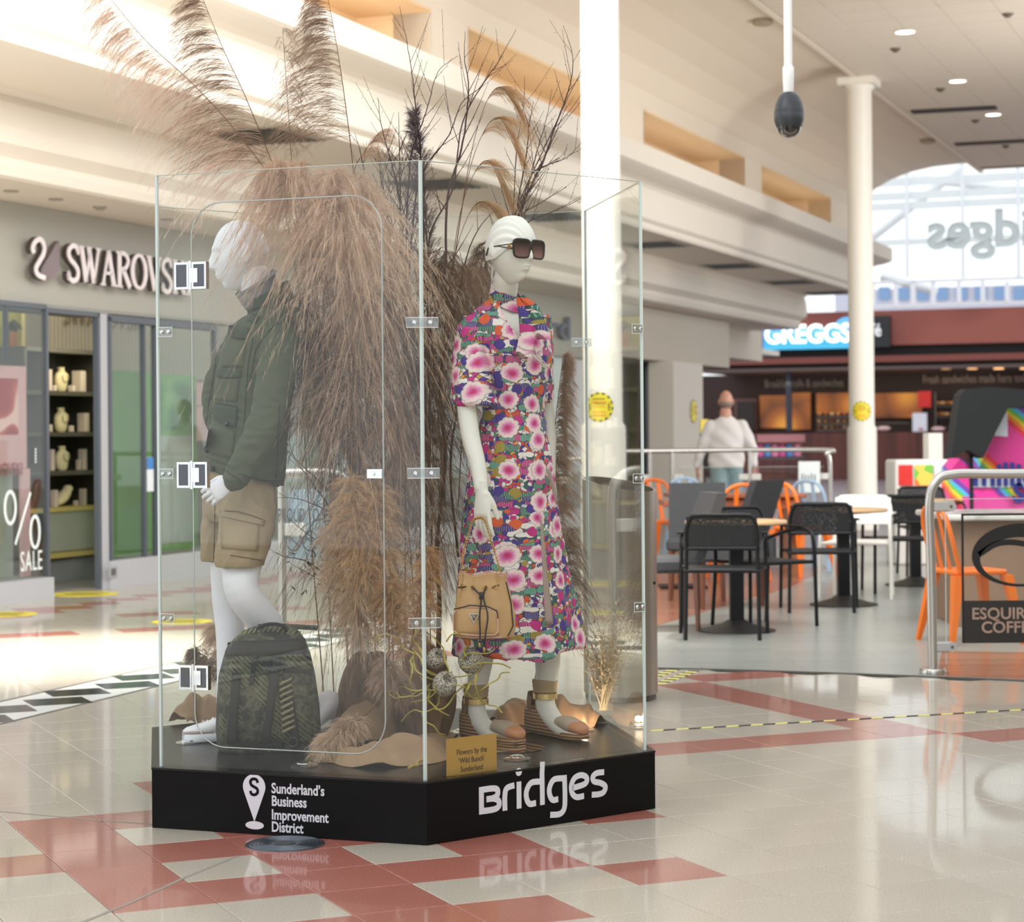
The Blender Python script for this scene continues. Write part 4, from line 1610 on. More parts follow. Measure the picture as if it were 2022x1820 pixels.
def armchair(label, group, fm, pm):
    """metal garden armchair, origin on floor, facing +Y, back at -Y"""
    c = thing('metal_armchair', label, 'chair', (0, 0, 0), group)
    r = 0.0135
    w2 = 0.225
    for sx in (-1, 1):
        mb = MB()   # back leg running up into the back frame
        mb.tube(smooth_path([(sx * 0.235, -0.25, 0), (sx * 0.228, -0.215, 0.44), (sx * 0.225, -0.235, 0.62)], 5), r, 8)
        mb.build('leg', fm, c, True)
        mb = MB()
        mb.tube(smooth_path([(sx * 0.285, 0.24, 0), (sx * 0.28, 0.235, 0.3), (sx * 0.275, 0.225, 0.58), (sx * 0.27, 0.17, 0.655), (sx * 0.262, 0.05, 0.66), (sx * 0.25, -0.12, 0.62), (sx * 0.232, -0.225, 0.585)], 5), r * 0.95, 8)
        mb.build('leg', fm, c, True)
        mb = MB()
        mb.box((sx * 0.272, 0.02, 0.676), (0.04, 0.2, 0.012))
        mb.build('armrest', fm, c)
    mb = MB()
    mb.tube(smooth_path([(-w2, -0.232, 0.58), (-w2, -0.255, 0.70), (-w2 + 0.03, -0.272, 0.785), (-w2 + 0.08, -0.276, 0.80), (0, -0.28, 0.80), (w2 - 0.08, -0.276, 0.80), (w2 - 0.03, -0.272, 0.785), (w2, -0.255, 0.70), (w2, -0.232, 0.58)], 5), r, 8)
    mb.tube([(-w2, -0.232, 0.585), (w2, -0.232, 0.585)], r, 8)
    mb.build('back_frame', fm, c, True)
    mb = MB()
    mb.obox((0, -0.252, 0.69), (w2, 0, 0), (0, 0.003, 0.0006), (0, -0.02, 0.1))
    mb.build('back_panel', pm, c)
    mb = MB()
    mb.rbox((0, 0.0, 0.447), (0.47, 0.46, 0.014), 0.04)
    mb.build('seat', pm if fm is black_m else fm, c)
    mb = MB()
    mb.tube([(-0.235, -0.22, 0.44), (0.235, -0.22, 0.44), (0.278, 0.225, 0.44), (-0.278, 0.225, 0.44)], r * 0.9, 8, closed=True)
    mb.build('seat_frame', fm, c, True)
    return c


G1 = 'metal garden armchairs at the round cafe tables'
ch0 = armchair('black metal armchair nearest the camera, its back to us before the round table', G1, black_m, mesh_m)
ch0.location = (1.36, 13.72, 0.001)
ch0.rotation_euler = (0, 0, -0.12)
dup(ch0, (1.70, 14.48, 0.001), PI + 0.75 - 0.2, 'black metal armchair facing us at the right of the nearest round table', G1)
dup(ch0, (2.28, 15.72, 0.001), -0.1, 'black metal armchair at the front left of the second round table', G1)
dup(ch0, (3.20, 17.5, 0.001), -0.05, 'black metal armchair beyond the white one, its back to us', G1)
dup(ch0, (3.86, 19.6, 0.001), PI + 0.1, 'dark grey metal armchair facing us behind the farthest round table', G1)
wc = armchair('white metal armchair at the right of the second round table', G1, white_m, white_m)
wc.location = (2.78, 17.0, 0.001)
wc.rotation_euler = (0, 0, PI - 0.3)

oak = mat('oak_top', (196, 160, 118), 0.4, var=0.08, vscale=6, stretch=(1, 8, 1))


def round_table(label):
    t_ = thing('round_table', label, 'table', (0, 0, 0), 'round cafe tables')
    mb = MB()
    mb.lathe([(0.33, 0.712), (0.34, 0.72), (0.34, 0.735), (0.335, 0.74)], (0, 0, 0), 36)
    mb.build('tabletop', oak, t_, True)
    mb = MB()
    mb.box((0, 0, 0.38), (0.09, 0.09, 0.66))
    mb.box((0, 0, 0.705), (0.3, 0.3, 0.012), 0.78)
    mb.build('pedestal', black_m, t_)
    mb = MB()
    mb.lathe([(0.26, 0), (0.26, 0.01), (0.2, 0.022), (0.1, 0.05), (0.06, 0.075)], (0, 0, 0), 32)
    mb.build('base', mat('table_base', (46, 44, 42), 0.5), t_, True)
    return t_


rt = round_table('nearest round wooden cafe table on a black pedestal')
rt.location = (1.49, 14.12, 0.001)
dup(rt, (2.53, 16.2, 0.001), 0, 'second round wooden cafe table, between the black and white armchairs')
dup(rt, (3.47, 18.25, 0.001), 0, 'farthest round wooden cafe table, behind the near steel post')

# satin steel railings with glass infill
steelm = mat('satin_steel', (196, 192, 186), 0.25, 0.9)
rl = thing('near_railing', 'brushed steel railing with curved corner and glass panel at right', 'railing', (2.28, 11.53, 0))
mb = MB()
x0, yy = at(1836, 1100, 11.53).x, 11.53
z1 = at(1900, 936, 11.53).z
mb.tube(smooth_path([(x0 + 0.012, yy, 0.02), (x0 + 0.006, yy, 0.6), (x0, yy, z1 - 0.16), (x0 + 0.035, yy, z1 - 0.045), (x0 + 0.13, yy, z1), (x0 + 0.5, yy, z1), (x0 + 1.9, yy - 0.05, z1)], 8), 0.026, 16)
mb.build('rail', steelm, rl, True)
mb = MB()
mb.lathe([(0.072, 0.003), (0.072, 0.02), (0.066, 0.03), (0.03, 0.032)], (x0 + 0.012, yy, 0), 28)
mb.build('foot_plate', steelm, rl, True)
mb = MB()
xg = x0 + 0.085
mb.box((xg + 0.9, yy, 0.5), (1.8, 0.01, 0.9))
mb.build('glass_panel', GLASS, rl)
mb = MB()
mb.box((xg + 0.9, yy, 0.951), (1.8, 0.012, 0.003))
mb.box((xg, yy, 0.5), (0.003, 0.012, 0.9))
mb.build('glass_edge', mat('glass_edge_pale', (206, 214, 210), 0.2), rl)
for zc in (at(1850, 1000, yy).z, at(1850, 1277, yy).z):
    mb = MB()
    mb.rbox((x0 + 0.07, yy, zc), (0.10, 0.03, 0.055), 0.014)
    mb.lathe([(0.028, -0.018), (0.028, 0.018)], (x0 + 0.115, yy, zc), 16, (0, 1, 0))
    mb.cur = 1
    mb.lathe([(0.009, 0.0), (0.009, 0.003)], (x0 + 0.115, yy - 0.021, zc), 10, (0, 1, 0))
    mb.build('glass_clamp', [mat('clamp_grey', (190, 190, 188), 0.35, 0.4), mat('clamp_screw', (120, 110, 90), 0.4, 0.5)], rl)
# banner printed on the glass
bn = thing('glass_banner', 'black framed coffee shop banner on the railing glass at right', 'banner', (2.6, 11.5, 0.3))
yb = yy - 0.009
pxl = lambda x, y: at(x, y, yb)
A_, B_ = pxl(1898, 1016), pxl(2100, 1268)
mb = MB()
w_ = 0.012
mb.box(((A_.x + B_.x) / 2, yb, A_.z), (B_.x - A_.x, 0.004, w_))
mb.box((A_.x + w_ / 2, yb, (A_.z + B_.z) / 2), (w_, 0.004, A_.z - B_.z))
mb.box((B_.x - w_ / 2, yb, (A_.z + B_.z) / 2), (w_, 0.004, A_.z - B_.z))
mb.build('border', mat('banner_black', (24, 22, 22), 0.5), bn)
C1 = pxl(1898, 1186)
mb = MB()
mb.box(((A_.x + B_.x) / 2, yb, (C1.z + B_.z) / 2), (B_.x - A_.x, 0.003, C1.z - B_.z))
mb.build('lower_band', mat('banner_dark', (42, 38, 36), 0.5), bn)
mb = MB()
X_, Z_ = V3((1, 0, 0)), V3((0, 0, 1))
q = pxl(1918, 1222)
text_mesh(mb, 'ESQUIRES', V3((q.x, yb - 0.003, q.z)), X_, Z_, 0.088, 0.002, 0.02, 1.0)
q = pxl(1937, 1249)
text_mesh(mb, 'COFFEE', V3((q.x, yb - 0.003, q.z)), X_, Z_, 0.088, 0.002, 0.02, 1.0)
mb.build('lettering', mat('banner_lettering', (168, 140, 122), 0.5, var=0.3, vscale=18), bn)
mb = MB()
c = pxl(2016, 1101)
R_ = 0.25
o_ = V3((c.x, yb, c.z))
stroke(mb, [(R_ * math.cos(a) * 0.98, R_ * 0.60 * math.sin(a)) for a in [q * PI / 24 for q in range(49)]], [0.045 + 0.03 * math.sin(q * PI / 24) for q in range(49)], o_, X_, Z_, 0.003)
stroke(mb, [(-0.23, 0.02), (-0.12, 0.08), (0.02, 0.075), (0.15, 0.02)], 0.032, o_, X_, Z_, 0.003, 1, 6)
stroke(mb, [(0.02, -0.05), (0.12, -0.03), (0.2, -0.06), (0.1, -0.12)], 0.03, o_, X_, Z_, 0.003, 1, 6)
mb.build('cup_emblem', mat('banner_black', (24, 22, 22), 0.5), bn)


def far_rail(label, xa, xb, Y, ytop, posts, curve_r=True, r=0.026):
    a, b = at(xa, ytop, Y), at(xb, ytop, Y)
    z1 = a.z
    t_ = thing('steel_railing', label, 'railing', (a.x, Y, 0))
    mb = MB()
    pts = [(a.x, Y, z1), (b.x - 0.14, Y, z1), (b.x - 0.04, Y, z1 - 0.045), (b.x, Y, z1 - 0.15), (b.x, Y, 0.5), (b.x, Y, 0.002)]
    mb.tube(smooth_path(pts, 7), r, 12)
    mb.build('rail', steelm, t_, True)
    for x in posts:
        mb = MB()
        p = at(x, ytop, Y)
        mb.tube([(p.x, Y, 0.002), (p.x, Y, z1)], r * 0.9, 10)
        mb.build('post', steelm, t_, True)
    xs = [a.x] + [at(x, ytop, Y).x for x in posts] + [b.x]
    for u, v in zip(xs, xs[1:]):
        if v - u < 0.3:
            continue
        mb = MB()
        mb.box(((u + v) / 2, Y, 0.52), (v - u - 0.14, 0.01, 0.86))
        mb.build('glass_panel', GLASS, t_)
        mb = MB()
        mb.box(((u + v) / 2, Y, 0.951), (v - u - 0.14, 0.012, 0.004))
        mb.build('glass_edge', mat('glass_edge_pale', (206, 214, 210), 0.2), t_)
        for s_ in (u + 0.07, v - 0.07):
            mb = MB()
            mb.rbox((s_, Y - 0.01, 0.84), (0.11, 0.03, 0.07), 0.03)
            mb.build('glass_clamp', mat('clamp_white', (214, 210, 202), 0.35), t_)
    return t_


r1_ = far_rail('long steel railing with rounded end and glass infill behind the cafe tables', 1215, 1638, 23.6, 891, (1283, 1327, 1480))
far_rail('short curved steel railing end behind the right-hand pampas plume', 1060, 1194, 22.9, 906, (1100,), r=0.022)
r3 = far_rail('steel railing with lettered glass seen between jacket and plume stems', 540, 700, 10.9, 934, (556,), r=0.024)
mb = MB()
q = at(650, 1030, 10.88)
text_mesh(mb, 'PROUD TO SERVE', at(548, 1030, 10.88), X_, Z_, 0.10, 0.002, 0.0, 0.42)
for x in (580, 612):
    c = at(x, 1068, 10.88)
    stroke(mb, [(0.038 * math.cos(a), 0.05 * math.sin(a)) for a in [k * PI / 10 for k in range(21)]], 0.006, c, X_, Z_, 0.002)
    stroke(mb, [(-0.03, 0.03), (0.03, -0.03)], 0.006, c, X_, Z_, 0.002)
tag(mb.build('glass_lettering', mat('vinyl_dark', (70, 76, 78), 0.5), r3))
mb = MB()
mb.box(V3(at(606, 1035, 10.95)), (0.19, 0.02, 0.36))
tag(mb.build('menu_board', mat('board_paleblue', (178, 200, 214), 0.5)), 'pale blue board behind the lettered glass, left of the plume stems', 'board')

# notice on the far railing
mb = MB()
a, b = at(1577, 911, 23.5), at(1620, 972, 23.5)
mb.box(((a.x + b.x) / 2, 23.52, (a.z + b.z) / 2), (b.x - a.x, 0.01, a.z - b.z))
mb.cur = 1
for k in range(5):
    mb.box((a.x + 0.04 + k * 0.035, 23.51, a.z - 0.18 - 0.01 * (k % 3)), (0.012, 0.006, 0.09))
tag(mb.build('paper_notice', [mat('paper', (226, 232, 230), 0.6), mat('paper_ink', (110, 120, 124), 0.6)], r1_), 'white paper notice taped to the glass')

# long wooden table and mixed chairs behind
wood = mat('red_brown_wood', (150, 86, 58), 0.35, var=0.12, vscale=3, stretch=(8, 1, 1))
lt = thing('long_table', 'long red-brown wooden table behind the round tables', 'table', (2.1, 20.3, 0))
mb = MB()
xa, xb = at(1322, 985, 19.8).x, at(1592, 985, 19.8).x
mb.rbox(((xa + xb) / 2, 20.2, 0.735), (xb - xa, 0.9, 0.035), 0.03)
mb.build('tabletop', wood, lt)
mb = MB()
mb.box(((xa + xb) / 2, 20.2, 0.66), (xb - xa - 0.15, 0.75, 0.09))
mb.build('apron', wood, lt)
for x in (xa + 0.1, xb - 0.12):
    for y in (19.85, 20.55):
        mb = MB()
        mb.tube([(x, y, 0.0015), (x, y, 0.7)], [0.035, 0.05], 4)
        mb.build('leg', mat('pale_leg', (176, 118, 78), 0.4), lt)
st = thing('side_table', 'small red-brown table at the left before the long table', 'table', (1.5, 18.2, 0))
mb = MB()
xa, xb = at(1305, 990, 18.2).x, at(1365, 990, 18.2).x
mb.rbox(((xa + xb) / 2, 18.2, 0.73), (xb - xa, 0.6, 0.05), 0.02)
mb.build('tabletop', wood, st)
mb = MB()
mb.box(((xa + xb) / 2 + .05, 18.2, 0.36), (0.06, 0.06, 0.70))
mb.box(((xa + xb) / 2 + .05, 18.2, 0.012), (0.4, 0.4, 0.02))
mb.build('pedestal', black_m, st)

orange = mat('orange_metal', (232, 116, 36), 0.35)
pblue = mat('pale_blue_metal', (168, 196, 220), 0.35)


def bistro(label, m, group=None):
    """sheet-metal cafe chair facing +Y"""
    c = thing('bistro_chair', label, 'chair', (0, 0, 0), group)
    for sx in (-1, 1):
        for sy in (-1, 1):
            mb = MB()
            mb.loft([[V3((sx * 0.24 + a, sy * 0.24 + b, 0.001)) for a, b in ((-.014, -.014), (.014, -.014), (.014, .014), (-.014, .014))],
                     [V3((sx * 0.165 + a, sy * 0.165 + b, 0.43)) for a, b in ((-.036, -.03), (.036, -.03), (.036, .03), (-.036, .03))]])
            mb.build('leg', m, c)
    mb = MB()
    mb.rbox((0, 0, 0.445), (0.37, 0.37, 0.03), 0.06)
    mb.build('seat', m, c)
    mb = MB()
    mb.tube(smooth_path([(-0.17, -0.15, 0.45), (-0.185, -0.21, 0.66), (-0.15, -0.24, 0.8), (-0.06, -0.25, 0.855), (0.06, -0.25, 0.855), (0.15, -0.24, 0.8), (0.185, -0.21, 0.66), (0.17, -0.15, 0.45)], 5), 0.017, 8)
    mb.build('back_hoop', m, c, True)
    for x in (-0.06, 0.06):
        mb = MB()
        mb.obox((x, -0.205, 0.65), (0.02, 0, 0), (0, 0.003, 0), (0, -0.045, 0.2))
        mb.build('back_slat', m, c)
    return c


oc = bistro('orange metal chair at the left end of the long table', orange, 'orange metal chairs')
oc.location = (1.52, 21.2, 0.001)
oc.rotation_euler = (0, 0, PI + 0.4)
dup(oc, (2.66, 19.6, 0.001), -0.9, 'orange metal chair at the right end of the long table', 'orange metal chairs')
dup(oc, (2.05, 19.25, 0.001), 0.1, 'orange metal chair tucked under the front of the long table', 'orange metal chairs')
dup(oc, (2.86, 13.25, 0.001), -PI / 2 + 0.25, 'orange metal chair just behind the near steel post', 'orange metal chairs')
bc_ = bistro('pale blue metal chair beside the left orange one', pblue, 'pale blue metal chairs')
bc_.location = (1.85, 21.9, 0.001)
bc_.rotation_euler = (0, 0, PI + 0.2)
dup(bc_, (3.0, 20.6, 0.001), -0.7, 'pale blue metal chair behind the right orange one', 'pale blue metal chairs')

gf = mat('grey_upholstery', (62, 62, 64), 0.85)


def dining(label, group):
    c = thing('upholstered_chair', label, 'chair', (0, 0, 0), group)
    mb = MB()
    mb.rbox((0, 0, 0.44), (0.48, 0.5, 0.1), 0.05)
    mb.build('seat', gf, c)
    mb = MB()
    mb.loft([[V3((sx * 0.23, -0.22 - 0.17 * f + dy, 0.46 + 0.46 * f)) for sx, dy in ((-1, -0.035), (1, -0.035), (1, 0.035), (-1, 0.035))] for f in (0, 0.5, 1)])
    mb.build('backrest', gf, c)
    for sx in (-1, 1):
        for sy in (-1, 1):
            mb = MB()
            mb.tube([(sx * 0.21, sy * 0.22, 0.001), (sx * 0.2, sy * 0.21, 0.4)], [0.015, 0.024], 4)
            mb.build('leg', mat('walnut_leg', (110, 66, 46), 0.45), c)
    return c


dc = dining('grey upholstered chair with tall raked back before the long table', 'grey upholstered chairs')
dc.location = (1.88, 18.35, 0.001)
dc.rotation_euler = (0, 0, 0.9)
dup(dc, (1.47, 16.9, 0.001), PI - 0.1, 'grey upholstered chair at the left of the nearest round table', 'grey upholstered chairs')
dup(dc, (0.98, 14.3, 0.001), 1.75, 'grey upholstered chair cut off by the steel bin', 'grey upholstered chairs')
bx = thing('long_bench', 'low dark grey bench seat behind the nearest armchair', 'bench', (1.66, 17.6, 0))
mb = MB()
mb.rbox((1.66, 16.0, 0.46), (0.62, 0.44, 0.2), 0.05)
mb.build('seat', gf, bx)
for sx in (1.42, 1.9):
    for sy in (15.85, 16.15):
        mb = MB()
        mb.tube([(sx, sy, 0.0015), (sx, sy, 0.38)], [0.016, 0.024], 4)
        mb.build('leg', mat('walnut_leg', (110, 66, 46), 0.45), bx)

# counter with marble top behind the banner
cn = thing('serving_counter', 'brown panelled counter with pale marble top behind the banner', 'counter', (3.4, 14.8, 0))
mb = MB()
a = at(1880, 1035, 14.2)
mb.box((a.x + 0.9, 14.8, 0.36), (1.7, 1.0, 0.71))
mb.build('body', mat('counter_brown', (138, 112, 92), 0.5), cn)
mb = MB()
mb.rbox((a.x + 0.87, 14.75, 0.74), (1.82, 1.1, 0.04), 0.02)
t_ = NT('marble')
nz = t_.n('ShaderNodeTexNoise', {'Vector': t_.coord(), 'Scale': 3.0, 'Detail': 6.0, 'Distortion': 2.0})
t_.principled(Base_Color=t_.ramp(nz.outputs[0], [(0.35, (170, 166, 160)), (0.6, (214, 210, 204))]), Roughness=0.2)
mb.build('marble_top', t_.m, cn)

# steel litter bin
bn_ = thing('litter_bin', 'tall brown-grey steel litter bin with sloping rim behind the dress', 'bin', (0.545, 10.6, 0))
mb = MB()
bc = V3((0.535, 10.6, 0))
n = 40
rings = []
rx, ry = 0.185, 0.26
top = lambda a: 1.07 - 0.03 * math.cos(a) + 0.02 * math.sin(a)
for z in (0.03, 0.05, 1.0):
    rings.append([bc + V3((rx * math.cos(2 * PI * k / n), ry * math.sin(2 * PI * k / n), z if z < 0.9 else top(2 * PI * k / n))) for k in range(n)])
rings.append([bc + V3((rx * 0.93 * math.cos(2 * PI * k / n), ry * 0.93 * math.sin(2 * PI * k / n), top(2 * PI * k / n))) for k in range(n)])
rings.append([bc + V3((rx * 0.9 * math.cos(2 * PI * k / n), ry * 0.9 * math.sin(2 * PI * k / n), 0.8)) for k in range(n)])
mb.loft(rings, True, True)
mb.build('body', mat('bronze_steel', (150, 140, 128), 0.32, 0.75, var=0.1, vscale=3), bn_, True)
mb = MB()
mb.lathe([(0.19, 0.0012), (0.19, 0.03)], bc, 36, sx=0.93, sy=1.3)
mb.build('base_ring', mat('bin_base', (70, 64, 58), 0.5), bn_)
mb = MB()
mb.lathe([(0.008, 0), (0.008, 0.006)], bc + V3((rx * 0.88, -ry * 0.47, 0.58)), 10, (0.88, -0.47, 0))
mb.build('lock', black_m, bn_)

# sweet stall and colourful kiosk at the right edge
ks = thing('sweet_cart', 'white cart with red and orange sweet printed panels', 'cart', at(1820, 1000, 21) * 1.0 * V3((1, 1, 0)) if False else V3((at(1820, 1000, 21).x, 21, 0)))
a, b = at(1768, 908, 21), at(1878, 908, 21)
mb = MB()
mb.rbox(((a.x + b.x) / 2, 21.3, a.z / 2), (b.x - a.x, 0.6, a.z), 0.04)
mb.build('body', mat('cart_white', (228, 226, 220), 0.5), ks)
sp_ = NT('sweet_print')
vo = sp_.n('ShaderNodeTexVoronoi', {'Vector': sp_.coord(), 'Scale': 7.0})
sp_.principled(Base_Color=sp_.ramp(sp_.n('ShaderNodeSeparateColor', {0: vo.outputs['Color']}).outputs[0], [(0.0, (230, 60, 50)), (0.25, (240, 120, 50)), (0.5, (250, 200, 90)), (0.7, (240, 240, 225)), (0.85, (120, 190, 70))], 'CONSTANT'), Roughness=0.5)
for x0, x1, m_ in ((1774, 1802, mat('cart_red', (214, 50, 44), 0.5, var=0.25, vscale=14)), (1806, 1842, sp_.m)):
    mb = MB()
    p, q = at(x0, 918, 20.98), at(x1, 958, 20.98)
    mb.box(((p.x + q.x) / 2, 20.985, (p.z + q.z) / 2), (q.x - p.x, 0.01, p.z - q.z))
    mb.build('printed_panel', m_, ks)
kd = thing('colour_kiosk', 'tall kiosk printed with pink, orange, green and blue swirls at right', 'kiosk', (at(1960, 900, 20).x, 20.0, 0))
kp = NT('swirl_print')
co = kp.n('ShaderNodeMapping', {'Vector': kp.coord(), 'Rotation': (0, 0.9, 0)}).outputs[0]
nz = kp.n('ShaderNodeTexWave', {'Vector': co, 'Scale': 0.38, 'Distortion': 7.0, 'Detail': 0.0, 'Detail Scale': 0.7})
kp.principled(Base_Color=kp.ramp(nz.outputs[1], [(0.0, (214, 60, 140)), (0.3, (226, 50, 70)), (0.42, (238, 130, 40)), (0.52, (236, 200, 60)), (0.62, (110, 190, 80)), (0.72, (80, 180, 220)), (0.82, (120, 70, 170)), (0.92, (222, 60, 150))], 'CONSTANT'), Roughness=0.45)
mb = MB()
P = [at(x, y, 20) for x, y in ((1880, 1095), (1880, 925), (1896, 905), (1935, 930), (1984, 806), (2120, 806), (2120, 1095))]
mb.prism([(p.x, max(0.0015, p.z)) for p in P], (0, 20, 0), X_, Z_, (0, 0.5, 0))
mb.build('printed_body', kp.m, kd)
mb = MB()
P = [at(x, y, 19.99) for x, y in ((1900, 980), (1900, 1095), (2120, 1095), (2120, 980))]
mb.prism([(p.x, max(0.0015, p.z)) for p in reversed(P)], (0, 19.985, 0), X_, Z_, (0, 0.01, 0))
mb.build('magenta_skirt', mat('magenta_print', (206, 70, 146), 0.45, var=0.1, vscale=3), kd)
mb = MB()
p = at(1920, 958, 19.96)
text_mesh(mb, 'millions', p, X_, Z_, 0.3, 0.01, 0.03, 0.95)
p = at(2000, 990, 19.96)
text_mesh(mb, 'Sweets', p, X_, Z_, 0.24, 0.01, 0.04, 0.95)
mb.build('lettering', mat('navy_letters', (40, 50, 130), 0.5), kd)
mb = MB()
P = [at(x, y, 19.98) for x, y in ((1917, 962), (1917, 942), (2100, 942), (2100, 962))]
mb.prism([(p.x, p.z) for p in P], (0, 19.975, 0), X_, Z_, (0, 0.008, 0))
mb.build('lettering_ground', mat('kiosk_white', (230, 232, 240), 0.5), kd)
mb = MB()
P = [at(x, y, 19.98) for x, y in ((1964, 860), (1980, 815), (1990, 815), (1990, 862))]
mb.prism([(p.x, p.z) for p in P], (0, 19.985, 0), X_, Z_, (0, 0.01, 0))
mb.build('white_patch', mat('kiosk_white', (230, 232, 240), 0.5), kd)
mb = MB()
P = [at(x, y, 19.6) for x, y in ((1876, 905), (1882, 860), (1894, 780), (1905, 768), (1950, 764), (2010, 768), (2060, 775), (2060, 800), (1988, 806), (1938, 905), (1908, 888), (1890, 898))]
mb.prism([(p.x, p.z) for p in P], (0, 19.55, 0), X_, Z_, (0, 0.3, 0))
for x in (1915, 2030):
    p = at(x, 850, 19.75)
    mb.tube([(p.x, 19.7, 0.0015), (p.x, 19.7, 1.3)], 0.02, 6)
tag(mb.build('black_drape', mat('black_cloth', (20, 22, 24), 0.9)), 'black cloth covered stand draped over the colourful kiosk', 'drape')
mb = MB()
a, b = at(1828, 855, 23), at(1856, 905, 23)
mb.box(((a.x + b.x) / 2, 23, a.z / 2), (b.x - a.x, 0.3, a.z))
tag(mb.build('display_pillar', mat('pillar_white', (214, 210, 204), 0.5)), 'plain white display pillar behind the sweet cart', 'pillar')
# pink sweet stand behind the man
pk_ = thing('sweet_stand', 'mauve topped sweet stand with pink jars right of the walking man', 'stand', (at(1535, 900, 30).x, 30, 0))
a, b = at(1490, 858, 30), at(1583, 872, 30)
mb = MB()
mb.box(((a.x + b.x) / 2, 30, (a.z + b.z) / 2), (b.x - a.x, 0.7, a.z - b.z))
mb.build('canopy', mat('stand_mauve', (170, 110, 118), 0.5), pk_)
for x in (1494, 1579):
    mb = MB()
    p = at(x, 870, 30)
    mb.box((p.x, 30, b.z / 2), (0.05, 0.05, b.z))
    mb.build('post', mat('stand_mauve', (170, 110, 118), 0.5), pk_)
mb = MB()
c, d = at(1490, 897, 30), at(1583, 903, 30)
mb.box(((c.x + d.x) / 2, 30, (c.z + d.z) / 2 - 0.03), (b.x - a.x, 0.7, 0.05))
mb.build('shelf', mat('stand_dark', (70, 50, 60), 0.5), pk_)
for k in range(6):
    mb = MB()
    p = at(1500 + 14.5 * k, 897, 29.9)
    mb.lathe([(0.05, 0), (0.055, 0.02), (0.055, 0.12), (0.035, 0.15), (0.04, 0.17)], (p.x, 29.9, (c.z + d.z) / 2 - 0.005), 12)
    tag(mb.build('sweet_jar', mat('jar_%d' % (k % 3), ((224, 90, 160), (90, 150, 220), (230, 140, 180))[k % 3], 0.4)), '%s sweet jar on the mauve stand, %s' % (('pink', 'blue', 'pale pink')[k % 3], ('leftmost', 'second from left', 'third from left', 'third from right', 'second from right', 'rightmost')[k]), 'jar', 'jars on the mauve stand')
mb = MB()
p = at(1390, 840, 27)
mb.box((p.x, 27, p.z - 0.1), (0.1, 0.1, 0.36))
mb.cur = 1
mb.box((p.x, 27, p.z - 0.18), (0.105, 0.105, 0.16))
mb.cur = 2
mb.box((p.x, 27, (p.z - 0.28) / 2), (0.03, 0.03, p.z - 0.28))
tag(mb.build('sanitiser_stand', [mat('sani_yellow', (236, 210, 90), 0.5), mat('sani_blue', (60, 100, 180), 0.5), black_m]), 'yellow and blue topped stand just left of the walking man', 'stand')
# ================================================================== FIGURES
def mesh_obj_temp(mb):
    me = bpy.data.meshes.new('tmp')
    me.from_pydata([tuple(p) for p in mb.v], [], mb.f)
    o = bpy.data.objects.new('tmp', me)
    COL.objects.link(o)
    return o


def remesh(mb, voxel, smooth=6, fac=0.5):
    o = mesh_obj_temp(mb)
    m = o.modifiers.new('r', 'REMESH')
    m.mode = 'VOXEL'
    m.voxel_size = voxel
    if smooth:
        s = o.modifiers.new('s', 'SMOOTH')
        s.iterations = smooth
        s.factor = fac
    dg = bpy.context.evaluated_depsgraph_get()
    dg.update()
    me = bpy.data.meshes.new_from_object(o.evaluated_get(dg))
    out = MB()
    co = np.empty(len(me.vertices) * 3)
    me.vertices.foreach_get('co', co)
    out.v = [tuple(p) for p in co.reshape(-1, 3)]
    out.f = [list(p.vertices) for p in me.polygons]
    out.m = [0] * len(out.f)
    old = o.data
    bpy.data.objects.remove(o)
    bpy.data.meshes.remove(old)
    bpy.data.meshes.remove(me)
    return out


def limb(mb, pts, rad, n=16, flat=1.0, ref=None, sub=6):
    P = smooth_path(pts, sub)
    R = [r for r in np.interp(np.linspace(0, len(pts) - 1, len(P)), range(len(pts)), rad)]
    mb.tube(P, list(R), n, True, False, flat, ref)
    mb.ell(P[0], (R[0], 0, 0), (0, R[0], 0), (0, 0, R[0]), 12, 8)
    mb.ell(P[-1], (R[-1], 0, 0), (0, R[-1], 0), (0, 0, R[-1]), 12, 8)


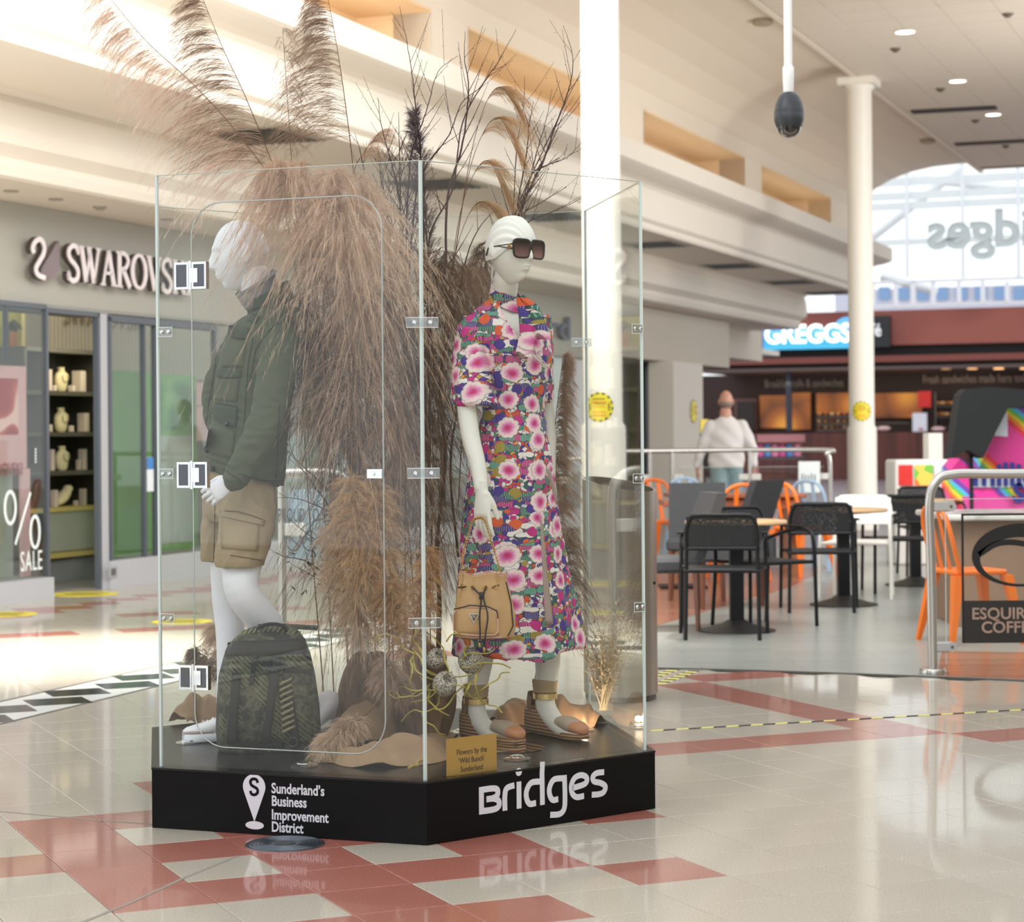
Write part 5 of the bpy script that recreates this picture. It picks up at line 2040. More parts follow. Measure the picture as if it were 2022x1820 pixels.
def head_geo(mb, c, fwd, s=1.0, up=(0, 0, 1), n=110, m=84, smooth_face=1.0):
    up = V3(up).normalized()
    fwd = V3(fwd)
    fwd = (fwd - up * fwd.dot(up)).normalized()
    R = fwd.cross(up)
    c = V3(c)

    def g(v, mu, sg):
        return math.exp(-((v - mu) / sg) ** 2)
    rings = []
    for i in range(1, m):
        th = PI * i / m
        ring = []
        for k in range(n):
            ph = 2 * PI * k / n
            x, y, z = math.sin(th) * math.cos(ph), math.sin(th) * math.sin(ph), -math.cos(th)
            X, Y, Z = 0.074 * x, 0.096 * y, 0.121 * z
            if z < 0:
                q = (-z) ** 1.4
                X *= 1 - 0.40 * q
                if y < 0:
                    Y *= 1 - 0.55 * q
                else:
                    Y *= 1 + 0.10 * sm(0, 0.8, -z)
            if y < 0:
                Y *= 1 + 0.08 * max(0, z)
            if y > 0:
                Y -= 0.006 * y * sm(0.1, 0.6, -z) * 0
                f = 0
                if Z < 0.032:
                    a = 0.023 * sm(0.034, -0.028, Z) * (1 - sm(-0.030, -0.044, Z) if False else 1.0)
                    a *= 1 - sm(0, 1, (-(Z) - 0.031) / 0.012)
                    wd = 0.0085 + 0.005 * sm(0.01, -0.03, Z)
                    f += a * g(X, 0, wd)
                f -= 0.0085 * g(abs(X), 0.030, 0.014) * g(Z, 0.014, 0.012)
                f += 0.0045 * g(abs(X), 0.030, 0.008) * g(Z, 0.012, 0.006)
                f += 0.004 * g(Z, 0.034, 0.010) * g(X, 0, 0.045)
                f += 0.0060 * g(Z, -0.058, 0.0052) * g(X, 0, 0.017)
                f += 0.0062 * g(Z, -0.0685, 0.0050) * g(X, 0, 0.015)
                f -= 0.0022 * g(Z, -0.0635, 0.0022) * g(X, 0, 0.019)
                f -= 0.004 * g(Z, -0.080, 0.007) * g(X, 0, 0.02)
                f += 0.009 * g(Z, -0.103, 0.014) * g(X, 0, 0.018)
                f += 0.003 * g(abs(X), 0.046, 0.014) * g(Z, -0.016, 0.018)
                Y += f * min(1, y * 2.2)
            ring.append(c + R * (X * s) + fwd * (Y * s) + up * (Z * s))
        rings.append(ring)
    mb.loft(rings, True, True)
    for sx in (-1, 1):
        e = c + R * (sx * 0.075 * s) - fwd * 0.008 * s + up * 0.0
        mb.ell(e, R * 0.009 * s, fwd * 0.017 * s - R * sx * 0.008 * s, up * 0.031 * s - fwd * 0.004 * s, 12, 10)


def hand_geo(wrist, d, palm_n, thumb_side, L=0.175, curl=(0.25, 0.3, 0.35, 0.4), voxel=0.0026, spread=1.0, thumb_out=0.6):
    """d: wrist->fingers, palm_n: direction the palm faces, thumb_side: direction of thumb"""
    d = V3(d).normalized()
    pn = V3(palm_n)
    pn = (pn - d * pn.dot(d)).normalized()
    sd = V3(thumb_side)
    sd = (sd - d * sd.dot(d) - pn * sd.dot(pn)).normalized()
    k = L / 0.175
    w = V3(wrist)
    mb = MB()
    rings = []
    for s_, hw, ht, off in ((-0.03, 0.024, 0.018, 0), (0.0, 0.025, 0.017, 0), (0.025, 0.031, 0.016, 0.003), (0.055, 0.037, 0.0145, 0.002), (0.082, 0.038, 0.012, 0), (0.092, 0.033, 0.008, 0)):
        rings.append([w + d * s_ * k + sd * (off * k + hw * k * math.cos(a)) + pn * (ht * k * math.sin(a)) for a in [q * PI / 10 for q in range(20)]])
    mb.loft(rings)
    for i, (o, ln) in enumerate(((0.0285, 0.070), (0.0095, 0.079), (-0.0095, 0.073), (-0.0275, 0.057))):
        base = w + d * (0.074 - 0.004 * abs(i - 1)) * k + sd * o * k
        ang = curl[i]
        dr = (d + sd * (o * 2.2 * spread)).normalized()
        pts, rr = [base], [0.0088 * k]
        p = base
        a = ang * 0.35
        for j, seg in enumerate((0.48, 0.30, 0.26)):
            v = dr * math.cos(a) + pn * math.sin(a)
            p = p + v * (ln * seg + (0.014 if j == 0 else 0)) * k
            pts.append(p)
            rr.append((0.0082, 0.0074, 0.0062)[j] * k)
            a += ang
        limb(mb, pts, rr, 10, sub=3)
    b = w + d * 0.018 * k + sd * 0.02 * k
    v1 = (d * 0.75 + sd * thumb_out + pn * 0.35).normalized()
    v2 = (d * 0.95 + sd * 0.12 + pn * 0.35).normalized()
    limb(mb, [b, b + v1 * 0.036 * k, b + v1 * 0.036 * k + v2 * 0.028 * k, b + v1 * 0.036 * k + v2 * 0.052 * k], [0.014 * k, 0.0115 * k, 0.0095 * k, 0.0075 * k], 10, sub=3)
    return remesh(mb, voxel * k, 3, 0.5)


def bvh_of(mb):
    return BVHTree.FromPolygons([V3(p) for p in mb.v], mb.f)


CAM = V3((0, 0, H))


def hit(bv, x, y):
    a, b = ray(x, y)
    d = V3((a, 1, -b)).normalized()
    loc, nrm, idx, dist = bv.ray_cast(CAM, d)
    return loc, nrm


def drape(mb, bv, cor, nu=8, nv=8, lift=0.006, edge=0.0, bulge=0.0, vtip=0.0):
    """patch with picture corners TL,TR,BR,BL laid on a surface as a thin raised piece"""
    TL, TR, BR, BL = cor
    fr, bk = [], []
    last = None
    for j in range(nv + 1):
        for i in range(nu + 1):
            u, v = i / nu, j / nv
            x = (TL[0] * (1 - u) + TR[0] * u) * (1 - v) + (BL[0] * (1 - u) + BR[0] * u) * v
            y = (TL[1] * (1 - u) + TR[1] * u) * (1 - v) + (BL[1] * (1 - u) + BR[1] * u) * v
            y += vtip * v * (1 - abs(2 * u - 1))
            loc, nrm = hit(bv, x, y)
            if loc is None:
                if last is None:
                    loc, nrm = at(x, y, 7.7), V3((0, -1, 0))
                else:
                    loc, nrm = at(x, y, last.y), V3((0, -1, 0))
            last = loc
            if nrm.dot(CAM - loc) < 0:
                nrm = -nrm
            l_ = lift + bulge * math.sin(PI * u) * math.sin(PI * v)
            fr.append(loc + nrm * l_)
            bk.append(loc - nrm * 0.003)
    n = len(fr)
    w_ = nu + 1
    fs = []
    for j in range(nv):
        for i in range(nu):
            a = j * w_ + i
            fs.append((a, a + w_, a + w_ + 1, a + 1))
    for i in range(nu):
        fs += [(i, i + 1, n + i + 1, n + i), (nv * w_ + i + 1, nv * w_ + i, n + nv * w_ + i, n + nv * w_ + i + 1)]
    for j in range(nv):
        fs += [((j + 1) * w_, j * w_, n + j * w_, n + (j + 1) * w_), (j * w_ + nu, (j + 1) * w_ + nu, n + (j + 1) * w_ + nu, n + j * w_ + nu)]
    mb.add(fr + bk, fs)


def drape_line(mb, bv, pts, r=0.0015, lift=0.001, n=6):
    P = []
    for a, b in zip(pts, pts[1:]):
        m_ = max(2, int(math.hypot(b[0] - a[0], b[1] - a[1]) / 8))
        for k in range(m_):
            P.append((a[0] + (b[0] - a[0]) * k / m_, a[1] + (b[1] - a[1]) * k / m_))
    P.append(pts[-1])
    Q = []
    for x, y in P:
        loc, nrm = hit(bv, x, y)
        if loc is not None:
            if nrm.dot(CAM - loc) < 0:
                nrm = -nrm
            Q.append(loc + nrm * lift)
    if len(Q) > 1:
        mb.tube(Q, r, n)


def ering(y, xc, Y, a, b, fwd, n=64, fold=None, tilt=0.0, ex=2.0):
    """horizontal garment ring: a = half depth along fwd, b = half width across"""
    c = at(xc, y, Y)
    F = V3((fwd[0], fwd[1], 0)).normalized()
    S = V3((-F.y, F.x, 0))
    out = []
    for k in range(n):
        t_ = 2 * PI * k / n
        ct, st_ = math.cos(t_), math.sin(t_)
        q = (abs(ct) ** ex + abs(st_) ** ex) ** (-1 / ex)
        f = 1.0 + (fold(t_) if fold else 0)
        out.append(c + F * (a * ct * q * f) + S * (b * st_ * q * f) + V3((0, 0, tilt * ct)))
    return out


def join_into(dst, src):
    dst.add(src.v, src.f)


# ---------------------------------------------------------------- glass case geometry
SIDE = 1.0058
ANG = math.radians(39.533)
HV = [V3((-0.28288, 6.78971, 0))]
a_ = ANG
for k in range(5):
    HV.append(HV[-1] + V3((math.cos(a_), math.sin(a_), 0)) * SIDE)
    a_ += PI / 3
HC = sum(HV, V3((0, 0, 0))) / 6
GV = [HC + (v - HC) * 0.963 for v in HV]
PZ, GZ = 0.204, 2.203

plinth = thing('display_plinth', 'low black hexagonal plinth carrying the glass case', 'plinth', HC)
pblack = mat('plinth_black', (12, 12, 12), 0.5, spec=0.15)
mb = MB()
mb.prism([(v.x, v.y) for v in HV], (0, 0, 0.0015), (1, 0, 0), (0, 1, 0), (0, 0, PZ - 0.0085))
mb.build('body', pblack, plinth)
mb = MB()
mb.prism([((HC + (v - HC) * 1.002).x, (HC + (v - HC) * 1.002).y) for v in HV], (0, 0, PZ - 0.0068), (1, 0, 0), (0, 1, 0), (0, 0, 0.0068))
mb.build('top_board', mat('plinth_top', (22, 20, 20), 0.25, var=0.1, vscale=2, spec=0.3), plinth)

# printing on the two front faces
FL = (HV[0] - HV[5]).normalized()      # left face, reading direction
FLn = V3((FL.y, -FL.x, 0))
FR = (HV[1] - HV[0]).normalized()
FRn = V3((FR.y, -FR.x, 0))


def onface(x, y, P0, n):
    a, b = ray(x, y)
    d = V3((a, 1, -b))
    k = (P0 - CAM).dot(n) / d.dot(n)
    return CAM + d * k


vin = mat('vinyl_letter', (214, 212, 218), 0.5)
lf = lambda x, y: onface(x, y, HV[5] + FLn * 0.0006, FLn)
rf = lambda x, y: onface(x, y, HV[0] + FRn * 0.0006, FRn)
mb = MB()
for s_, y in (("Sunderland\u2019s", 1565), ("Business", 1590), ("Improvement", 1617), ("District", 1641)):
    p = lf(536, y)
    text_mesh(mb, s_, p, FL, W_Z, 0.0475, 0.001, 0.022, 0.80)
mb.build('lettering', vin, plinth)
mb = MB()
c = lf(502, 1553)
R_ = 0.0415
pts = [(R_ * math.cos(a), R_ * math.sin(a)) for a in [math.radians(-22 + q * (224 / 24)) for q in range(25)]]
pts.append((0, -0.116))
# pin with an S-shaped gap drawn on top in black
mb.prism(pts, c, FL, W_Z, FLn * 0.001)
c2 = lf(503, 1629)
mb.prism([(0.034 * math.cos(q * PI / 14), 0.0135 * math.sin(q * PI / 14)) for q in range(28)], c2, FL, W_Z, FLn * 0.001)
mb.build('pin_emblem', vin, plinth)
mb = MB()
stroke(mb, [(0.014, 0.014), (0.009, 0.024), (-0.004, 0.026), (-0.013, 0.018), (-0.010, 0.006), (0.0, 0.0), (0.011, -0.006), (0.013, -0.018), (0.003, -0.026), (-0.009, -0.024), (-0.014, -0.014)], 0.0095, c + FLn * 0.0012, FL, W_Z, 0.0008, 1.0, 5)
mb.build('emblem_letter', pblack, plinth)
mb = MB()
b0 = rf(946, 1608)
u_ = (rf(1198, 1560) - b0).dot(FR) / 6.3
SW_ = 0.225
BR = [([(0.11, 0.0), (0.11, 1.0)], 0), ([(0.0, 0.89), (0.62, 0.89), (0.86, 0.82), (0.86, 0.62), (0.66, 0.53), (0.35, 0.52)], 5), ([(0.35, 0.52), (0.68, 0.51), (0.92, 0.40), (0.92, 0.2), (0.68, 0.11), (0.0, 0.11)], 5),
      ([(1.22, 0), (1.22, 0.55), (1.32, 0.82), (1.68, 0.89)], 5), ([(1.90, 0), (1.90, 1.0)], 0),
      ([(3.06, 1.62), (3.03, 1.2), (3.04, 0.0)], 0), ([(2.98, 0.89), (2.5, 0.89), (2.27, 0.62), (2.27, 0.32), (2.42, 0.11), (2.72, 0.11)], 5),
      ([(4.1, 0.89), (3.62, 0.89), (3.40, 0.62), (3.40, 0.34), (3.55, 0.13), (3.82, 0.13)], 5), ([(4.14, 1.0), (4.16, 0.2), (4.12, -0.25), (3.9, -0.44), (3.42, -0.42)], 5),
      ([(4.52, 0.46), (5.18, 0.56), (5.26, 0.78), (5.0, 0.91), (4.66, 0.84), (4.49, 0.58), (4.52, 0.28), (4.74, 0.1), (5.12, 0.1)], 5),
      ([(6.16, 0.9), (5.78, 0.9), (5.58, 0.78), (5.64, 0.6), (5.98, 0.5), (6.22, 0.34), (6.14, 0.14), (5.9, 0.08), (5.52, 0.1)], 5)]
for k, (pts, nn) in enumerate(BR):
    stroke(mb, pts, SW_, b0 + FRn * (0.00005 * k), FR, W_Z, 0.001, u_ / 1.0, nn)
mb.prism([(0.15 * math.cos(q * PI / 8) * u_, 0.15 * math.sin(q * PI / 8) * u_) for q in range(16)], b0 + FR * 1.9 * u_ + W_Z * 1.36 * u_, FR, W_Z, FRn * 0.001)
mb.build('centre_name', vin, plinth)

# glass case
case = thing('glass_case', 'tall clear six-sided glass case with chrome-hinged door on the black plinth', 'glass case', HC)
edge_m = mat('glass_edge', (198, 210, 204), 0.15, spec=0.8)
gt = 0.005
GL0, GL1 = GV[5], GV[0]
gd = (GL1 - GL0).normalized()
gn = V3((gd.y, -gd.x, 0))
GLEN = (GL1 - GL0).length


def pane_sz(x, y):
    p = onface(x, y, GL0, gn)
    return (p - GL0).dot(gd), p.z


def rrect(s0, s1, z0, z1, r, n=8):
    P = []
    for cs, cz, a0 in ((s1 - r, z1 - r, 0), (s0 + r, z1 - r, PI / 2), (s0 + r, z0 + r, PI), (s1 - r, z0 + r, 1.5 * PI)):
        for k in range(n + 1):
            a = a0 + k / n * PI / 2
            P.append((cs + r * math.cos(a), cz + r * math.sin(a)))
    return P


s0d, _ = pane_sz(381, 900)
s1d, _ = pane_sz(757, 900)
z1d = pane_sz(560, 393)[1]
z0d = pane_sz(560, 1481)[1]
for k in range(6):
    A, B = GV[k], GV[(k + 1) % 6]
    d = (B - A).normalized()
    n_ = V3((d.y, -d.x, 0))
    mb = MB()
    L_ = (B - A).length
    if k != 5:
        mb.obox((A + B) / 2 + V3((0, 0, (PZ + GZ) / 2 + 0.0005)), d * (L_ / 2 - 0.004), n_ * gt, (0, 0, (GZ - PZ) / 2))
        mb.build('glass_pane', GLASS, case)
    else:
        hole = rrect(s0d - 0.003, s1d + 0.003, z0d - 0.003, z1d + 0.003, 0.115)
        N_ = len(hole)
        outer = []
        for (s_, z_) in hole:
            ds, dz = s_ - (s0d + s1d) / 2, z_ - (z0d + z1d) / 2
            outer.append((s_, z_))
        # outer rectangle sampled by projecting hole points outward
        rect = []
        cs, cz = (s0d + s1d) / 2, (z0d + z1d) / 2
        S0, S1, Z0, Z1 = 0.004, L_ - 0.004, PZ + 0.0005, GZ
        for i, (s_, z_) in enumerate(hole):
            q = i // 9
            rect.append(((S1, Z1), (S0, Z1), (S0, Z0), (S1, Z0))[q] if i % 9 == 4 else
                        ((S1, z_) if (q == 0 and i % 9 < 4) or (q == 3 and i % 9 > 4) else (s_, Z1) if (q == 0 or (q == 1 and i % 9 < 4)) else (S0, z_) if (q == 1 or (q == 2 and i % 9 < 4)) else (s_, Z0)))
        f = lambda s_, z_, o: GL0 + gd * s_ + W_Z * (z_ - 0) + gn * o
        vs = [f(*p, gt) for p in hole] + [f(*p, gt) for p in rect] + [f(*p, -gt) for p in hole] + [f(*p, -gt) for p in rect]
        fs = []
        for i in range(N_):
            j = (i + 1) % N_
            fs += [(i, j, N_ + j, N_ + i), (2 * N_ + j, 2 * N_ + i, 3 * N_ + i, 3 * N_ + j), (j, i, 2 * N_ + i, 2 * N_ + j)]
        # GL0->GL1 runs left to mid while pane 5 runs from vertex 5 to 0: same line
        mb.add(vs, fs)
        mb.build('glass_pane', GLASS, case)
    mb = MB()
    mb.obox(A + V3((0, 0, (PZ + GZ) / 2)), d * 0.0042, n_ * 0.0052, (0, 0, (GZ - PZ) / 2))
    mb.obox((A + B) / 2 + V3((0, 0, GZ + 0.0005)), d * (L_ / 2), n_ * 0.005, (0, 0, 0.0008))
    mb.build('pane_edge', edge_m, case)
door = MB()
dp = rrect(s0d, s1d, z0d, z1d, 0.112)
door.prism(dp, GL0 - gn * gt, gd, W_Z, gn * gt * 2)
dr = door.build('glass_door', GLASS, case)
mb = MB()
mb.tube([GL0 + gd * p[0] + W_Z * p[1] + gn * 0.0 for p in dp], 0.0022, 6, closed=True)
mb.build('door_edge', mat('door_edge', (176, 182, 180), 0.12, 0.3), case)
chrome = mat('chrome', (226, 228, 230), 0.06, 1.0)
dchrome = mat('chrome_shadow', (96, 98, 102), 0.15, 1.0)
for x0, x1, y0, y1 in ((347, 410, 519, 570), (352, 412, 912, 963), (356, 414, 1312, 1362)):
    s0, z1 = pane_sz(x0, y0)
    s1, z0 = pane_sz(x1, y1)
    o = lambda s_, z_, off: GL0 + gd * s_ + W_Z * z_ + gn * off
    h_ = None
    for sa, sb in ((s0, s0d - 0.006), (s0d + 0.006, s1)):
        mb = MB()
        mb.obox(o((sa + sb) / 2, (z0 + z1) / 2, 0.0), gd * ((sb - sa) / 2), W_Z * ((z1 - z0) / 2), gn * 0.011)
        h = mb.build('hinge', chrome, case)
        if h_ is None:
            h_ = h
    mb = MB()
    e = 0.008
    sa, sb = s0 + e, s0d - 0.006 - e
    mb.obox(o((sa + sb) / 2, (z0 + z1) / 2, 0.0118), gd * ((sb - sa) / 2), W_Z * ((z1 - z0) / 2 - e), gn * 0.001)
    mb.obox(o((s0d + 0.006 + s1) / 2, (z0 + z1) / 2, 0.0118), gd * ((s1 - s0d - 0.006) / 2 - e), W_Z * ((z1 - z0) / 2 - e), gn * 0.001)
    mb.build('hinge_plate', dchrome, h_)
    mb = MB()
    mb.tube([o(s0d, z0 - 0.004, 0.008), o(s0d, z1 + 0.004, 0.008)], 0.0065, 12)
    mb.obox(o(s0d + 0.018, (z0 + z1) / 2, 0.0135), gd * 0.013, W_Z * 0.024, gn * 0.003)
    mb.build('hinge_knuckle', chrome, h_, True)


def clip_(p, d, n_, name='corner_clip', ln=0.052, hgt=0.016):
    mb = MB()
    mb.rbox((0, 0, 0), (ln * 2, 0.006, hgt * 2), 0.002)
    M_ = Matrix((d, n_, W_Z)).transposed()
    mb.v = [tuple(M_ @ V3(q) + p) for q in mb.v]
    b_ = mb.build(name, ACRYL, case)
    mb = MB()
    for s_ in (-ln * 0.5, ln * 0.5):
        mb.lathe([(0.008, 0.0), (0.008, 0.004), (0.005, 0.008)], p + d * s_ + n_ * 0.003, 12, n_)
    mb.build('screw', mat('screw_chrome', (210, 212, 212), 0.15, 1.0), b_)
    mb = MB()
    L_, h2 = ln, hgt
    mb.tube([p + d * a + W_Z * b + n_ * 0.0035 for a, b in ((-L_, -h2), (L_, -h2), (L_, h2), (-L_, h2))], 0.0011, 5, closed=True)
    mb.build('clip_rim', mat('acrylic_rim', (232, 234, 234), 0.1), b_)


for (x, y, ci) in ((826, 637, 0), (826, 934, 0), (830, 1229, 0), (324, 656, 5), (324, 935, 5), (328, 1220, 5), (1256, 650, 1), (1254, 944, 1), (1262, 1197, 1), (1142, 676, 2)):
    V_ = GV[ci]
    z = at(x, y, V_.y).z
    d1 = (GV[(ci + 1) % 6] - V_).normalized()
    d0 = (V_ - GV[ci - 1]).normalized()
    d = (d0 + d1).normalized()
    n_ = V3((d.y, -d.x, 0))
    if ci == 0:
        clip_(V_ + n_ * 0.014 + W_Z * z, d, n_)
    elif ci == 5:
        clip_(V_ + gd * 0.035 + gn * 0.009 + W_Z * z, gd, gn, ln=0.026)
    elif ci == 1:
        clip_(V_ - FR * 0.03 + FRn * 0.009 + W_Z * z, FR, FRn, ln=0.026)
    else:
        clip_(V_ + V3((-0.02, -0.012, z)), V3((1, 0, 0)), V3((0, -1, 0)), ln=0.04)
# lock
s0, z1 = pane_sz(728, 926)
s1, z0 = pane_sz(757, 944)
mb = MB()
mb.obox(GL0 + gd * ((s0 + s1) / 2) + W_Z * ((z0 + z1) / 2) + gn * 0.009, gd * ((s1 - s0) / 2), W_Z * ((z1 - z0) / 2), gn * 0.005)
mb.lathe([(0.008, 0), (0.008, 0.006)], GL0 + gd * (s0 + 0.02) + W_Z * ((z0 + z1) / 2) + gn * 0.014, 14, gn)
mb.build('door_lock', chrome, case)

# puck lights on the plinth top
for k, (x, y) in enumerate(((601, 1512), (1021, 1499), (372, 1467), (1150, 1441), (912, 1446))):
    p = fl(x, y, PZ)
    t_ = thing('puck_light', 'small round chrome puck light on the plinth, ' + ['before the backpack', 'before the wedge sandals', 'under the tip of the left trainer', 'glowing behind the right wedge sandal', 'beside the left wedge sandal'][k], 'light', p)
    mb = MB()
    mb.lathe([(0.046, 0.0008), (0.046, 0.005), (0.036, 0.009)], p, 28)
    mb.build('glass_disc', ACRYL, t_, True)
    mb = MB()
    mb.lathe([(0.026, 0.0092), (0.026, 0.012), (0.018, 0.015), (0.016, 0.0145)], p, 24)
    mb.build('chrome_ring', chrome, t_, True)
    if k == 3:
        mb = MB()
        mb.lathe([(0.014, 0.0152), (0.014, 0.0165)], p, 16)
        mb.build('lit_lens', mat('lit_puck', (255, 226, 180), 0.3, emis=14.0), t_)
        lamp = bpy.data.lights.new('puck_lamp', 'POINT')
        lamp.energy = 1.6
        lamp.color = (1, 0.75, 0.5)
        lamp.shadow_soft_size = 0.012
        lo = bpy.data.objects.new('puck_lamp', lamp)
        COL.objects.link(lo)
        lo.location = p + V3((0, 0, 0.035))

# gold credit card sign leaning in the front right pane
gm = mat('gold_card', (186, 146, 70), 0.4, 0.35, var=0.04, vscale=10)
cs_ = thing('credit_card_sign', 'gold card crediting the flowers, behind the front glass corner', 'sign', rf(930, 1500))
gf_ = lambda x, y: onface(x, y, GV[0] - FRn * 0.009, FRn)
a, b = gf_(882, 1533), gf_(980, 1447)
w_, h_ = (b - a).dot(FR), b.z - (PZ + 0.001)
a.z = PZ + 0.001
mb = MB()
mb.obox(a + FR * (w_ / 2) + W_Z * (h_ / 2), FR * (w_ / 2), FRn * 0.0012, W_Z * (h_ / 2))
mb.build('card', gm, cs_)
mb = MB()
ink = mat('brown_ink', (52, 36, 20), 0.6)
for s_, y in (('Flowers by the', 1487), ('\u2018Wild Bunch\u2019', 1504), ('Sunderland', 1521)):
    p = gf_(931, y) + FRn * 0.002
    text_mesh(mb, s_, p, FR, W_Z, 0.0265, 0.0003, 0.001, 0.80, 'CENTER')
mb.build('lettering', ink, cs_)

# ---------------------------------------------------------------- male mannequin
mannm = mat('mannequin_white', (222, 222, 226), 0.38, sss=0.0)
MF = V3((-0.93, -0.36, 0)).normalized()
MS = V3((-MF.y, MF.x, 0))        # his left (towards the camera)
male = thing('mannequin', 'white male mannequin in green jacket and tan shorts behind the left glass', 'mannequin', fl(500, 1470, PZ))
Ym = 7.82
body = MB()
hd = at(476, 505, Ym)
# torso core, neck
rings = [ering(y, x, Ym, a, b, MF, 28) for y, x, a, b in ((1000, 480, 0.08, 0.12), (940, 478, 0.08, 0.12), (860, 488, 0.09, 0.14), (740, 510, 0.1, 0.15), (660, 525, 0.09, 0.15), (625, 532, 0.07, 0.11), (600, 528, 0.055, 0.06))]
body.loft(rings)
limb(body, [at(530, 630, Ym), at(515, 590, Ym), at(500, 545, Ym)], [0.066, 0.062, 0.06], 20)
limb(body, [at(486, 1000, 7.76), at(480, 1090, 7.66), at(478, 1165, 7.58), at(520, 1225, 7.64), at(560, 1300, 7.72), at(618, 1405, 7.82), at(628, 1420, 7.84)], [0.095, 0.078, 0.062, 0.062, 0.054, 0.036, 0.035], 20)
limb(body, [at(470, 985, 7.95), at(455, 1090, 7.93), at(448, 1165, 7.92), at(454, 1240, 7.9), at(452, 1330, 7.86), at(446, 1410, 7.82), at(446, 1435, 7.82)], [0.095, 0.075, 0.058, 0.055, 0.045, 0.036, 0.036], 20)
bm = remesh(body, 0.0075, 4)
head_geo(bm, hd, V3((-0.97, -0.25, 0)), 1.09, up=(-0.12, 0, 1))
hnd = hand_geo(at(462, 950, 7.49), V3((-0.62, 0.0, -0.35)), MS * -1 + V3((0, 0, -0.4)), V3((0.2, 0, 1)), 0.165, (0.75, 0.8, 0.85, 0.9), 0.0026)
join_into(bm, hnd)
bm.build('body', mannm, male, True)

jk = NT('olive_cotton')
co = jk.coord()
n1 = jk.n('ShaderNodeTexNoise', {'Vector': co, 'Scale': 5.0, 'Detail': 3.0})
n2 = jk.n('ShaderNodeTexNoise', {'Vector': co, 'Scale': 420.0, 'Detail': 1.0})
n3 = jk.n('ShaderNodeTexNoise', {'Vector': jk.n('ShaderNodeMapping', {'Vector': co, 'Scale': (1, 1, 0.55), 'Rotation': (0.4, 0.5, 0)}).outputs[0], 'Scale': 9.0, 'Detail': 2.0, 'Distortion': 1.2})
cc = jk.mix(n1.outputs[0], (66, 72, 52), (82, 88, 66))
cc = jk.mix(jk.math('MULTIPLY', n2.outputs[0], 0.1), cc, (46, 54, 42))
bb = jk.n('ShaderNodeBump', {'Height': n3.outputs[0], 'Strength': 0.55, 'Distance': 0.03})
jk.principled(Base_Color=cc, Roughness=0.85)
olive = jk.m
jb = MB()
JR = ((606, 548, 0.075, 0.10, 0.0), (622, 540, 0.098, 0.165, 0), (645, 522, 0.118, 0.195, 0), (690, 510, 0.132, 0.20, 0), (750, 503, 0.138, 0.195, 0), (800, 497, 0.136, 0.19, 0), (850, 491, 0.136, 0.19, 0), (900, 484, 0.142, 0.195, 0.012), (938, 480, 0.146, 0.20, 0.03), (946, 480, 0.140, 0.195, 0.03))
rnd = random.Random(3)
for i in range(1):
    rings = [ering(y, x, Ym, a, b, MF, 56, (lambda t_, q=q: 0.012 * math.sin(5 * t_ + 1.3) * min(1, q / 4) + 0.008 * math.sin(9 * t_ + q * 0.5)), tl, 2.2) for q, (y, x, a, b, tl) in enumerate(JR)]
    jb.loft(rings)
limb(jb, [at(553, 645, 7.70), at(552, 690, 7.64), at(540, 770, 7.575), at(520, 840, 7.53), at(490, 900, 7.50), at(465, 945, 7.49)], [0.062, 0.074, 0.068, 0.060, 0.055, 0.046], 24)
limb(jb, [at(500, 655, 8.02), at(455, 720, 8.08), at(430, 790, 8.06), at(440, 860, 7.98)], [0.07, 0.068, 0.06, 0.05], 20)
jm = remesh(jb, 0.0062, 3)
from mathutils import noise as mnoise


def wrinkle(mb, amp, f1=(9, 9, 14), seed=0.0, mask=None):
    me = bpy.data.meshes.new('t')
    me.from_pydata(mb.v, [], mb.f)
    me.update()
    nr = [V3(v.normal) for v in me.vertices]
    bpy.data.meshes.remove(me)
    for i, p in enumerate(mb.v):
        q = V3((p[0] * f1[0] + seed, p[1] * f1[1], p[2] * f1[2]))
        w1_ = mnoise.noise(q)
        w2_ = 1 - abs(mnoise.noise(q * 1.7 + V3((5, 3, 1)))) * 2.2
        w3_ = mnoise.noise(q * 4.0) * 0.25
        a_ = amp * (mask(V3(p)) if mask else 1)
        d_ = a_ * (0.7 * w1_ + 0.8 * max(0, w2_) + w3_ - 0.35)
        mb.v[i] = (p[0] + nr[i].x * d_, p[1] + nr[i].y * d_, p[2] + nr[i].z * d_)


wrinkle(jm, 0.0075, (7, 7, 16), 0.0)
for i, (x, y, z) in enumerate([]):
    wv = math.sin(z * 38 + x * 22 + 2.1 * math.sin(x * 14 + y * 9)) * 0.0022 + math.sin(z * 70 - x * 40 + 1.7 * math.sin(y * 21)) * 0.0010
    d = V3((x, y, 0)) - V3((at(505, 800, Ym).x, Ym, 0))
    if d.length > 1e-5:
        d.normalize()
    jm.v[i] = (x + d.x * wv, y + d.y * wv, z)
jobj = jm.build('jacket', olive, male, True)
bvj = bvh_of(jm)
trim = mat('olive_trim', (56, 66, 50), 0.85)
seam = mat('olive_seam', (40, 48, 38), 0.9)
btn = mat('dark_button', (28, 30, 26), 0.35)
for cor, vt in ((((455, 643), (492, 650), (491, 668), (454, 662)), 4), (((431, 726), (478, 730), (477, 744), (430, 742)), 4), (((418, 797), (470, 804), (468, 842), (424, 818)), 10)):
    mb = MB()
    drape(mb, bvj, cor, 8, 6, 0.008, vtip=vt)
    mb.build('pocket_flap', trim, jobj, 'all')
for cor in (((450, 665), (488, 672), (480, 724), (440, 724)), ((428, 744), (474, 746), (468, 794), (420, 788)), ((414, 838), (466, 850), (458, 905), (404, 892))):
    mb = MB()
    drape(mb, bvj, cor, 8, 8, 0.0035, bulge=0.004)
    mb.build('pocket', olive, jobj, 'all')
